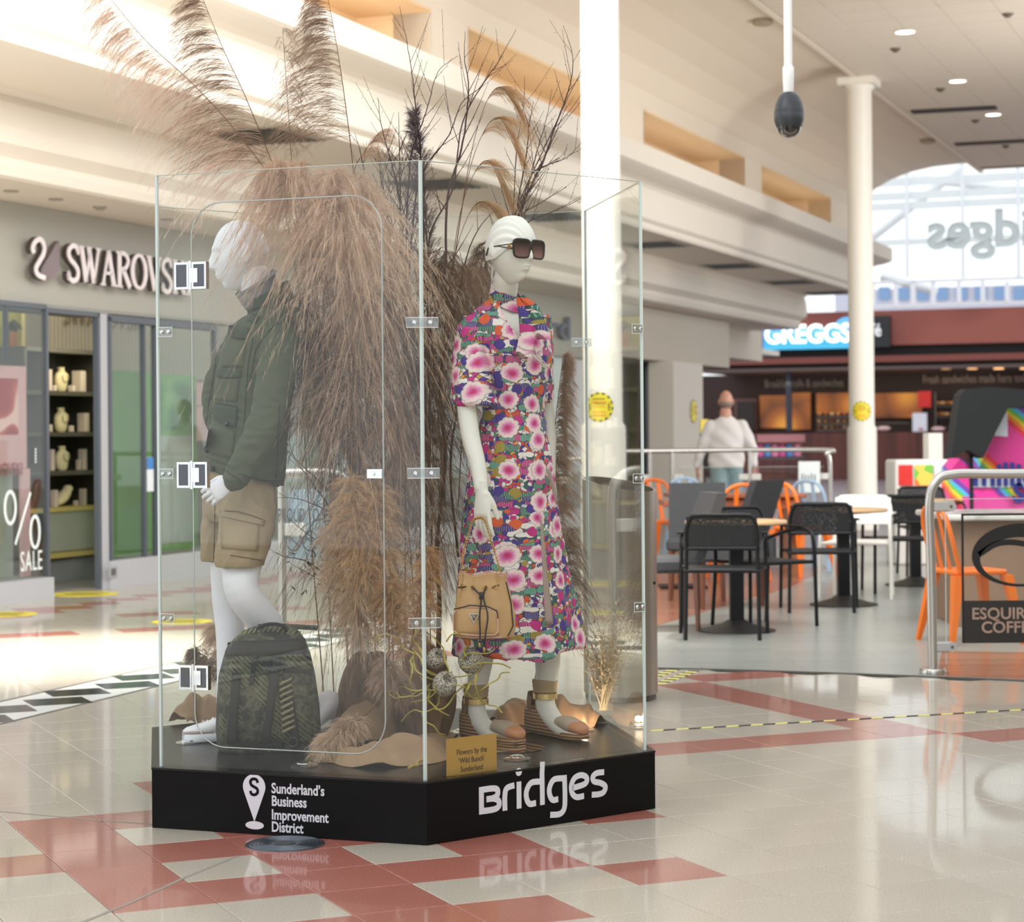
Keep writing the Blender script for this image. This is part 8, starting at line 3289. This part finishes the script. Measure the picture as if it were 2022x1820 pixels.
# dense fluffy plumes low in the case
fl_prof = lambda t: 0.45 + 0.55 * np.sin(np.clip(t, 0, 1) * PI * 0.9 + 0.2)
for k, (pts, m_, L_, n_, lb, hl, bi) in enumerate([
    ([(735, 1390, 7.62), (722, 1200, 7.58), (705, 1060, 7.55), (690, 950, 7.52)], GD, 0.13, 420, 'fluffy golden plume low in the left pane', 0.05, (-0.1, 0, 0.1)),
    ([(770, 1390, 7.66), (766, 1200, 7.62), (748, 1080, 7.6), (742, 960, 7.58)], GD, 0.13, 420, 'second fluffy golden plume beside the door edge', 0.05, (0, 0, 0)),
    ([(690, 1390, 7.7), (684, 1230, 7.66), (672, 1120, 7.64), (662, 1030, 7.62)], LT, 0.12, 360, 'pale fluffy plume just above the backpack', 0.05, (-0.1, 0, 0)),
    ([(800, 1400, 7.5), (812, 1280, 7.46), (828, 1180, 7.44), (846, 1085, 7.42)], OR, 0.095, 420, 'orange fluffy plume left of the straw bag', 0.04, (0.15, 0, 0.1)),
    ([(800, 1400, 7.6), (795, 1300, 7.56), (782, 1220, 7.54), (766, 1150, 7.52)], OR, 0.10, 380, 'orange fluffy plume behind the glass corner clip', 0.04, (-0.1, 0, 0)),
    ([(720, 1330, 7.62), (712, 1270, 7.6), (706, 1210, 7.58), (700, 1160, 7.56)], LT, 0.10, 300, 'pale drooping fluff over the bark stump', 0.045, (0, 0, -0.4)),
    ([(740, 1395, 7.42), (705, 1425, 7.36), (670, 1455, 7.3), (640, 1478, 7.26)], LT, 0.09, 420, 'pale fan of fluffy grass lying behind the door bottom', 0.05, (-0.1, -0.1, 0.35)),
    ([(800, 1400, 7.45), (790, 1370, 7.4), (775, 1340, 7.38), (760, 1310, 7.36)], BR_, 0.09, 260, 'brown fluff above the burlap near the glass corner', 0.04, (0, 0, 0.1)),
    ([(470, 1400, 8.1), (455, 1330, 8.1), (440, 1270, 8.1), (425, 1235, 8.1)], LT, 0.08, 220, 'pale plume low behind the male mannequin shin', 0.04, (-0.3, 0, 0)),
    ([(480, 1400, 8.15), (440, 1330, 8.12), (410, 1300, 8.1), (385, 1285, 8.1)], GR, 0.07, 220, 'spiky dried tuft left of the mannequin shin', 0.04, (-0.3, 0, 0.1)),
]):
    plume(lb, pts, m_, 0.3, n_, L_, fl_prof, bi, 0.75, 0.45, 0.5, 20, hl, 0.0012, 80 + k, 'fluffy_plume', 0.003, 'dried grass')
plume('grey-brown pampas plume standing right of the dress', [(1048, 1400, 8.05), (1075, 1200, 8.02), (1086, 1000, 8.0), (1096, 840, 7.97), (1112, 700, 7.95)], BR_, 0.24, 420, 0.18, lambda t: 1.0 - 0.8 * t ** 1.5, (0.5, 0, 0.35), 0.38, 0.4, 0.8, 24, 0.05, 0.0012, 101)
plume('long strands of grass hanging to the right of the skirt', [(1060, 1400, 8.1), (1090, 1250, 8.08), (1108, 1150, 8.05), (1120, 1050, 8.03)], GR, 0.2, 160, 0.34, low, (0.2, 0, 0.1), 0.2, 0.3, 1.0, 20, 0.05, 0.0012, 102)

# bare twigs
BK = mat('twig_bark', (66, 44, 40), 0.6)
BK2 = mat('twig_grey', (84, 66, 60), 0.7)
rt_ = random.Random(21)


def twig(label, pts, Y, r0, r1=0.0008, side=5, slen=0.12, m=None, name='twig', parent=None):
    D = smooth_path([at(x, y, Y + 0.02 * math.sin(i * 1.7)) for i, (x, y) in enumerate(pts)], 6)
    for i in range(1, len(D) - 1):
        D[i] = D[i] + V3((rt_.uniform(-1, 1), rt_.uniform(-1, 1), 0)) * 0.0012
    mb = MB()
    N_ = len(D)
    mb.tube(D, [r0 + (r1 - r0) * i / (N_ - 1) for i in range(N_)], 6)
    for k in range(side):
        i = int(N_ * (0.2 + 0.75 * k / max(1, side)))
        i = min(i, N_ - 2)
        d = (D[i + 1] - D[i]).normalized()
        lat = V3((rt_.choice((-1, 1)) * rt_.uniform(.6, 1), rt_.uniform(-.6, .6), rt_.uniform(-.1, .5)))
        v = (d * 0.8 + lat * 0.7).normalized()
        ln = slen * rt_.uniform(0.5, 1.2)
        p = D[i]
        Q = [p, p + v * ln * 0.5 + V3((0, 0, ln * 0.04)), p + v * ln + V3((0, 0, ln * 0.16))]
        rr = max(r1, (r0 + (r1 - r0) * i / N_) * 0.55)
        mb.tube(smooth_path(Q, 4), [rr, rr * 0.4][0:1][0] if False else [rr + (0.0006 - rr) * q / 8 for q in range(9)], 5)
        for s_ in (0.4, 0.75):
            q = p + v * ln * s_
            mb.ell(q, (0.0016, 0, 0), (0, 0.0016, 0), (0, 0, 0.0022), 5, 4)
    o = mb.build(name, m or BK, parent, True)
    if not parent:
        tag(o, label, 'twig')
    return o


TWS = [
    ('dark branch rising behind the glass corner to the highest thin tip', [(853, 1000), (838, 720), (876, 560), (884, 391), (911, 294), (922, 221), (925, 163), (917, 114), (918, 62)], 7.7, 0.007),
    ('branch leaning right with its tip over the vault niche', [(849, 900), (845, 640), (849, 467), (894, 374), (913, 242), (963, 152), (981, 128), (1019, 58)], 7.75, 0.005),
    ('branch crossing diagonally behind the purple plume', [(800, 640), (820, 400), (839, 332), (887, 266), (911, 204), (950, 170), (975, 120)], 7.85, 0.004),
    ('thick straight twig left of the purple plume', [(800, 700), (792, 500), (790, 380), (789, 311), (787, 221)], 7.8, 0.006),
    ('forked dark twig farthest left of the bare twigs', [(800, 640), (795, 460), (783, 363), (770, 311), (752, 242), (747, 194)], 7.85, 0.0045),
    ('slender twig with the tip nearest the picture top', [(840, 600), (832, 330), (820, 208), (815, 156), (804, 87), (789, 12)], 7.9, 0.004),
    ('twig curving up right of the slender one', [(800, 560), (808, 340), (821, 277), (835, 239), (849, 194), (866, 140), (905, 110)], 7.9, 0.0042),
    ('twig reaching to the upper right beside the white column', [(985, 640), (1000, 500), (1015, 429), (1067, 332), (1095, 253), (1116, 197), (1126, 166), (1131, 128), (1128, 97), (1112, 50)], 7.95, 0.005),
    ('twig ending in front of the white column', [(985, 640), (1005, 480), (1015, 429), (1032, 384), (1077, 287), (1116, 204), (1157, 120)], 7.9, 0.005),
    ('upright twig directly above the head wrap', [(980, 640), (1000, 520), (1013, 426), (1020, 294), (1034, 208), (1036, 150)], 8.0, 0.004),
    ('short stout twig above the head wrap, broken off', [(990, 640), (1010, 470), (1050, 363), (1088, 284), (1119, 208)], 8.0, 0.0055),
    ('lowest twig arching right toward the column', [(990, 640), (1010, 480), (1043, 439), (1098, 415), (1147, 387)], 8.0, 0.003),
    ('twig bending right with an upturned tip', [(1030, 400), (1050, 345), (1072, 329), (1119, 311), (1152, 277)], 7.95, 0.003),
    ('second lowest twig arching right', [(1000, 500), (1026, 429), (1067, 401), (1117, 370)], 7.95, 0.003),
    ('straight twig left of the highest right-hand one', [(1000, 520), (1015, 440), (1038, 311), (1046, 242), (1053, 200)], 7.9, 0.0045),
    ('thin twig between the right-hand branches', [(1020, 460), (1045, 360), (1060, 300), (1077, 242), (1090, 175)], 8.0, 0.0032),
    ('dark trunk-like stem between glass corner and sleeve', [(862, 1380), (868, 1200), (862, 1080), (880, 900), (868, 760), (900, 600), (935, 470), (990, 400)], 7.95, 0.011),
    ('red-brown stem rising behind the female shoulder', [(905, 1100), (890, 900), (930, 700), (948, 620), (955, 540), (970, 470)], 8.05, 0.006),
    ('thin twig slanting through the middle of the left pane', [(700, 1000), (740, 700), (790, 520), (800, 430), (836, 330)], 7.7, 0.0038),
    ('fine twig among the plumes below the tan tuft', [(770, 640), (745, 470), (728, 380), (712, 300), (700, 262)], 7.8, 0.003),
]
for k, (lb, pts, Y, r) in enumerate(TWS):
    twig(lb, pts, Y, r, side=9 if k < 17 else 5, slen=0.16 if k < 12 else 0.1)
tb = thing('twig_bundle', 'tangle of fine bare twigs behind the plumes left of the glass corner', 'twigs', at(780, 700, 8.1))
for k in range(16):
    x0 = 735 + rt_.uniform(0, 90)
    pts = [(x0 + rt_.uniform(-15, 15), 640), (x0 + rt_.uniform(-15, 15), 500), (x0 + rt_.uniform(-35, 35), 400), (x0 + rt_.uniform(-60, 60), 290)]
    twig('', pts, 8.1 + rt_.uniform(-.1, .1), 0.0022, side=10, slen=0.11, m=BK2, parent=tb)
tb = thing('twig_bundle', 'low spreading dark twigs with small leaves right of the shorts', 'twigs', at(600, 1080, 8.1))
for pts in ([(660, 1150), (610, 1110), (560, 1098), (545, 1090)], [(690, 1120), (640, 1080), (590, 1040), (555, 1010)], [(690, 1030), (640, 1005), (590, 985), (545, 982)], [(700, 1180), (640, 1150), (590, 1120)], [(660, 980), (620, 940), (580, 900), (570, 860)], [(700, 900), (670, 850), (640, 780), (630, 700)], [(650, 1000), (600, 930), (560, 880)]):
    twig('', pts, 8.15, 0.003, side=5, slen=0.08, parent=tb)
lfm = mat('dark_leaf', (58, 66, 58), 0.6, var=0.2, vscale=20)
mb0 = MB()
for k in range(46):
    p = at(rt_.uniform(570, 690), rt_.uniform(1090, 1180), 8.15 + rt_.uniform(-.1, .1))
    a = rt_.uniform(0, 6.28)
    d = V3((math.cos(a), rt_.uniform(-.5, .5), math.sin(a))).normalized()
    e_, g_ = frame(d)
    ln, w_ = rt_.uniform(0.02, 0.035), rt_.uniform(0.008, 0.013)
    mb0.add([p, p + d * ln * .5 + e_ * w_ + g_ * .002, p + d * ln, p + d * ln * .5 - e_ * w_ + g_ * .002, p + d * ln * .5 - g_ * .003], [(0, 1, 4), (1, 2, 4), (2, 3, 4), (3, 0, 4)])
lo_ = mb0.build('leaves', lfm, tb)
lo_['kind'] = 'stuff'

# pale dried bush at the right
IV = mat('dried_ivory', (206, 190, 160), 0.8)
bs = thing('dried_bush', 'pale dried bushy stems with small seed leaves at the right of the case', 'dried plant', at(1195, 1400, 8.15))
mb = MB()
mbl = MB()
for k in range(26):
    x1, y1 = 1150 + rt_.uniform(0, 110), 1190 + rt_.uniform(0, 110)
    base = at(1190 + rt_.uniform(-6, 6), 1402, 8.1)
    base.z = max(base.z, PZ)
    tip = at(x1, y1, 8.1 + rt_.uniform(-.12, .12))
    mid = base.lerp(tip, 0.5) + V3((rt_.uniform(-.02, .02), 0, 0))
    D = smooth_path([base, mid, tip], 6)
    mb.tube(D, [0.0022 + (0.0008 - 0.0022) * i / (len(D) - 1) for i in range(len(D))], 5)
    for j in range(4, len(D)):
        for q in range(6):
            v = V3((rt_.uniform(-1, 1), rt_.uniform(-1, 1), rt_.uniform(-.1, 1))).normalized()
            e_, g_ = frame(v)
            p = D[j] + v * rt_.uniform(0.0, 0.02)
            ln = rt_.uniform(0.016, 0.032)
            mbl.add([p, p + v * ln * .5 + e_ * .0042, p + v * ln, p + v * ln * .5 - e_ * .0042, p + v * ln * .5 + g_ * .0016], [(0, 1, 4), (1, 2, 4), (2, 3, 4), (3, 0, 4)])
mb.build('stems', IV, bs, True)
lo_ = mbl.build('seed_leaves', IV, bs)
lo_['kind'] = 'stuff'

# bark stump, driftwood, banksia heads
brk = NT('bark')
co = brk.coord()
nz = brk.n('ShaderNodeTexNoise', {'Vector': brk.n('ShaderNodeMapping', {'Vector': co, 'Scale': (1, 1, 0.3)}).outputs[0], 'Scale': 26.0, 'Detail': 5.0})
bp_ = brk.n('ShaderNodeBump', {'Height': nz.outputs[0], 'Strength': 0.9, 'Distance': 0.015})
brk.principled(Base_Color=brk.ramp(nz.outputs[0], [(0.3, (66, 44, 32)), (0.6, (120, 90, 66)), (0.8, (150, 124, 98))]), Roughness=0.9, Normal=bp_.outputs[0])


def lumpy(c, rx, ry, rz, seed, amp=0.18, n=36, m=24):
    rg_ = random.Random(seed)
    ph = [rg_.uniform(0, 6.28) for _ in range(8)]
    mb = MB()
    rings = []
    for i in range(1, m):
        th = PI * i / m
        ring = []
        for k in range(n):
            a = 2 * PI * k / n
            f = 1 + amp * (0.5 * math.sin(3 * a + ph[0] + 2 * th) + 0.3 * math.sin(7 * a + ph[1] - 3 * th) + 0.25 * math.sin(5 * th + ph[2]) + 0.15 * math.sin(13 * a + ph[3]))
            p = c + V3((rx * f * math.sin(th) * math.cos(a), ry * f * math.sin(th) * math.sin(a), -rz * f * math.cos(th)))
            p.z = max(p.z, PZ + 0.001)
            ring.append(p)
        rings.append(ring)
    mb.loft(rings)
    return mb


mb = lumpy(V3((at(835, 1290, 7.75).x, 7.75, PZ + 0.13)), 0.105, 0.10, 0.21, 5)
tag(mb.build('bark_stump', brk.m, None, True), 'rough brown bark stump behind the glass corner and straw bag', 'stump')
mb = lumpy(V3((at(725, 1340, 7.85).x, 7.85, PZ + 0.11)), 0.12, 0.1, 0.19, 9)
tag(mb.build('bark_stump', brk.m, None, True), 'wide dark bark stump behind the backpack and door edge', 'stump')
bkm = NT('banksia_crust')
vo = bkm.n('ShaderNodeTexVoronoi', {'Vector': bkm.coord(), 'Scale': 190.0})
bp_ = bkm.n('ShaderNodeBump', {'Height': vo.outputs[0], 'Strength': 1.0, 'Distance': 0.004})
bkm.principled(Base_Color=bkm.ramp(vo.outputs[0], [(0.15, (226, 220, 208)), (0.75, (110, 96, 78))]), Roughness=0.9, Normal=bp_.outputs[0])
for k, (x, y, Y, r, lb) in enumerate(((862, 1300, 7.42, 0.036, 'grey crusty seed pod beneath the straw bag, upper left one'), (930, 1305, 7.42, 0.045, 'largest grey crusty seed pod beneath the straw bag'), (878, 1350, 7.36, 0.043, 'grey seed pod with a dark hollow beside the left sandal'))):
    c = at(x, y, Y)
    mb = MB()
    dv = V3((rt_.uniform(-.3, .3), -0.5, 0.4)).normalized()
    e_, g_ = frame(dv)
    prof = [(0.15, -1.1), (0.6, -0.95), (0.92, -0.5), (1.0, 0.0), (0.9, 0.5), (0.62, 0.82), (0.42, 0.86), (0.34, 0.6), (0.3, 0.3)]
    mb.loft([[c + dv * (z * r) + e_ * (rr * r * math.cos(q * PI / 14)) + g_ * (rr * r * math.sin(q * PI / 14)) for q in range(28)] for rr, z in prof])
    tag(mb.build('seed_pod', bkm.m, None, True), lb, 'seed pod')
yg_ = mat('yellow_green_strand', (176, 160, 74), 0.7, var=0.25, vscale=40)
yv = thing('curly_strands', 'yellow-green curly trailing strands around the grey seed pods', 'dried plant', at(880, 1320, 7.4))
for k in range(22):
    x, y = 880 + rt_.uniform(-70, 75), 1310 + rt_.uniform(-25, 70)
    a = rt_.uniform(0, 6.28)
    pts = []
    px_, py_ = x, y
    for j in range(7):
        pts.append(at(px_, min(py_, 1450), 7.36 + 0.03 * math.sin(j + k)))
        a += rt_.uniform(-0.9, 0.9)
        px_ += 17 * math.cos(a)
        py_ += 15 * math.sin(a) + 2
    D = smooth_path(pts, 4)
    mb = MB()
    mb.tube(D, 0.0025, 5)
    for j in range(1, len(D) - 1, 1):
        d = (D[j + 1] - D[j]).normalized()
        e_, g_ = frame(d)
        for s_ in (-1, 1):
            v = (e_ * s_ + d * 0.5).normalized()
            mb.add([D[j] - d * 0.002, D[j] + d * 0.002, D[j] + v * 0.0095], [(0, 1, 2)])
    mb.build('strand', yg_, yv)

# burlap
bur = NT('burlap')
co = bur.coord()
w1 = bur.n('ShaderNodeTexWave', {'Vector': co, 'Scale': 110.0, 'Distortion': 1.0}, bands_direction='X')
w2 = bur.n('ShaderNodeTexWave', {'Vector': co, 'Scale': 110.0, 'Distortion': 1.0}, bands_direction='Y')
hh = bur.math('MULTIPLY', w1.outputs[1], w2.outputs[1])
nz = bur.n('ShaderNodeTexNoise', {'Vector': co, 'Scale': 12.0})
cc = bur.mix(nz.outputs[0], (134, 106, 80), (168, 140, 110))
cc = bur.mix(bur.math('MULTIPLY', hh, 0.4), cc, (120, 84, 58))
bp_ = bur.n('ShaderNodeBump', {'Height': hh, 'Strength': 0.4, 'Distance': 0.001})
bur.principled(Base_Color=cc, Roughness=0.95, Normal=bp_.outputs[0])


def cloth(label, spine, wd, hgt, seed, lean=0.0, n=60, m=20):
    rg_ = random.Random(seed)
    ph = [rg_.uniform(0, 6.28) for _ in range(6)]
    D = smooth_path([V3(p) for p in spine], 12)
    fr, bk = [], []
    N_ = len(D)
    for i, p in enumerate(D):
        d = (D[min(i + 1, N_ - 1)] - D[max(i - 1, 0)])
        d.z = 0
        d.normalize()
        q = V3((-d.y, d.x, 0))
        for j in range(m + 1):
            v = j / m
            h = hgt(i / (N_ - 1)) * max(0.05, math.sin(PI * (0.04 + 0.92 * i / (N_ - 1)))) ** 0.45 * math.sin(PI * v) ** 0.8
            h += 0.010 * math.sin(9 * v + i * 0.25 + ph[0]) + 0.007 * math.sin(i * 0.55 + ph[1] + 4 * v) + 0.003 * math.sin(i * 1.1 + 7 * v)
            x = p + q * ((v - 0.5) * wd(i / (N_ - 1)) + 0.008 * math.sin(i * 0.4 + ph[2])) + V3((0, 0, p.z * 0))
            z = max(PZ + 0.003, p.z + h)
            fr.append(V3((x.x, x.y, z)))
            bk.append(V3((x.x, x.y, z - 0.0018)))
    w_ = m + 1
    n0 = len(fr)
    fs = []
    for i in range(N_ - 1):
        for j in range(m):
            a = i * w_ + j
            fs += [(a, a + 1, a + w_ + 1, a + w_), (n0 + a, n0 + a + w_, n0 + a + w_ + 1, n0 + a + 1)]
    mb = MB()
    mb.add(fr + bk, fs)
    o = mb.build('burlap_cloth', bur.m, None, True)
    return tag(o, label, 'cloth')


gp = lambda x, y: V3((fl(x, y, PZ).x, fl(x, y, PZ).y, PZ + 0.002))
cloth('rumpled burlap cloth running along the front edge to the glass corner', [gp(612, 1500), gp(680, 1500), gp(750, 1505), gp(815, 1498), gp(850, 1470), gp(895, 1450)], lambda t: 0.06 + 0.20 * math.sin(PI * min(1, t * 1.1)), lambda t: 0.012 + 0.065 * math.sin(PI * t) ** 1.2, 4)
cloth('folded burlap mound behind the front cloth', [gp(640, 1470), gp(700, 1462), gp(760, 1455), gp(800, 1440)], lambda t: 0.16, lambda t: 0.03 + 0.12 * math.sin(PI * t * 0.8), 6)
cloth('loose burlap bundle behind the left trainer', [gp(352, 1428), gp(380, 1425), gp(420, 1425), gp(470, 1430)], lambda t: 0.14, lambda t: 0.05 + 0.06 * math.sin(PI * (t * 0.7 + 0.2)), 8)
cloth('upright burlap fold between the wedge sandals', [gp(975, 1432), gp(1010, 1428), gp(1050, 1424)], lambda t: 0.14, lambda t: 0.06 + 0.06 * t, 12)
cloth('burlap sheet standing right of the wedge sandals', [gp(1050, 1425), gp(1100, 1425), gp(1150, 1430), gp(1185, 1432)], lambda t: 0.16, lambda t: 0.12 - 0.06 * t, 14)
rpm = mat('yellow_trim', (170, 140, 60), 0.7)
mb = MB()
P = smooth_path([gp(806, 1530), gp(835, 1512), gp(852, 1480), gp(880, 1460)], 10)
P = [p + V3((0.006 * math.sin(i * 1.6), 0.006 * math.cos(i * 1.6), 0.02 + 0.004 * math.sin(i))) for i, p in enumerate(P)]
mb.tube(P, 0.0045, 6)
tag(mb.build('braided_cord', rpm, None, True), 'yellow braided cord along the burlap beside the gold card', 'cord')
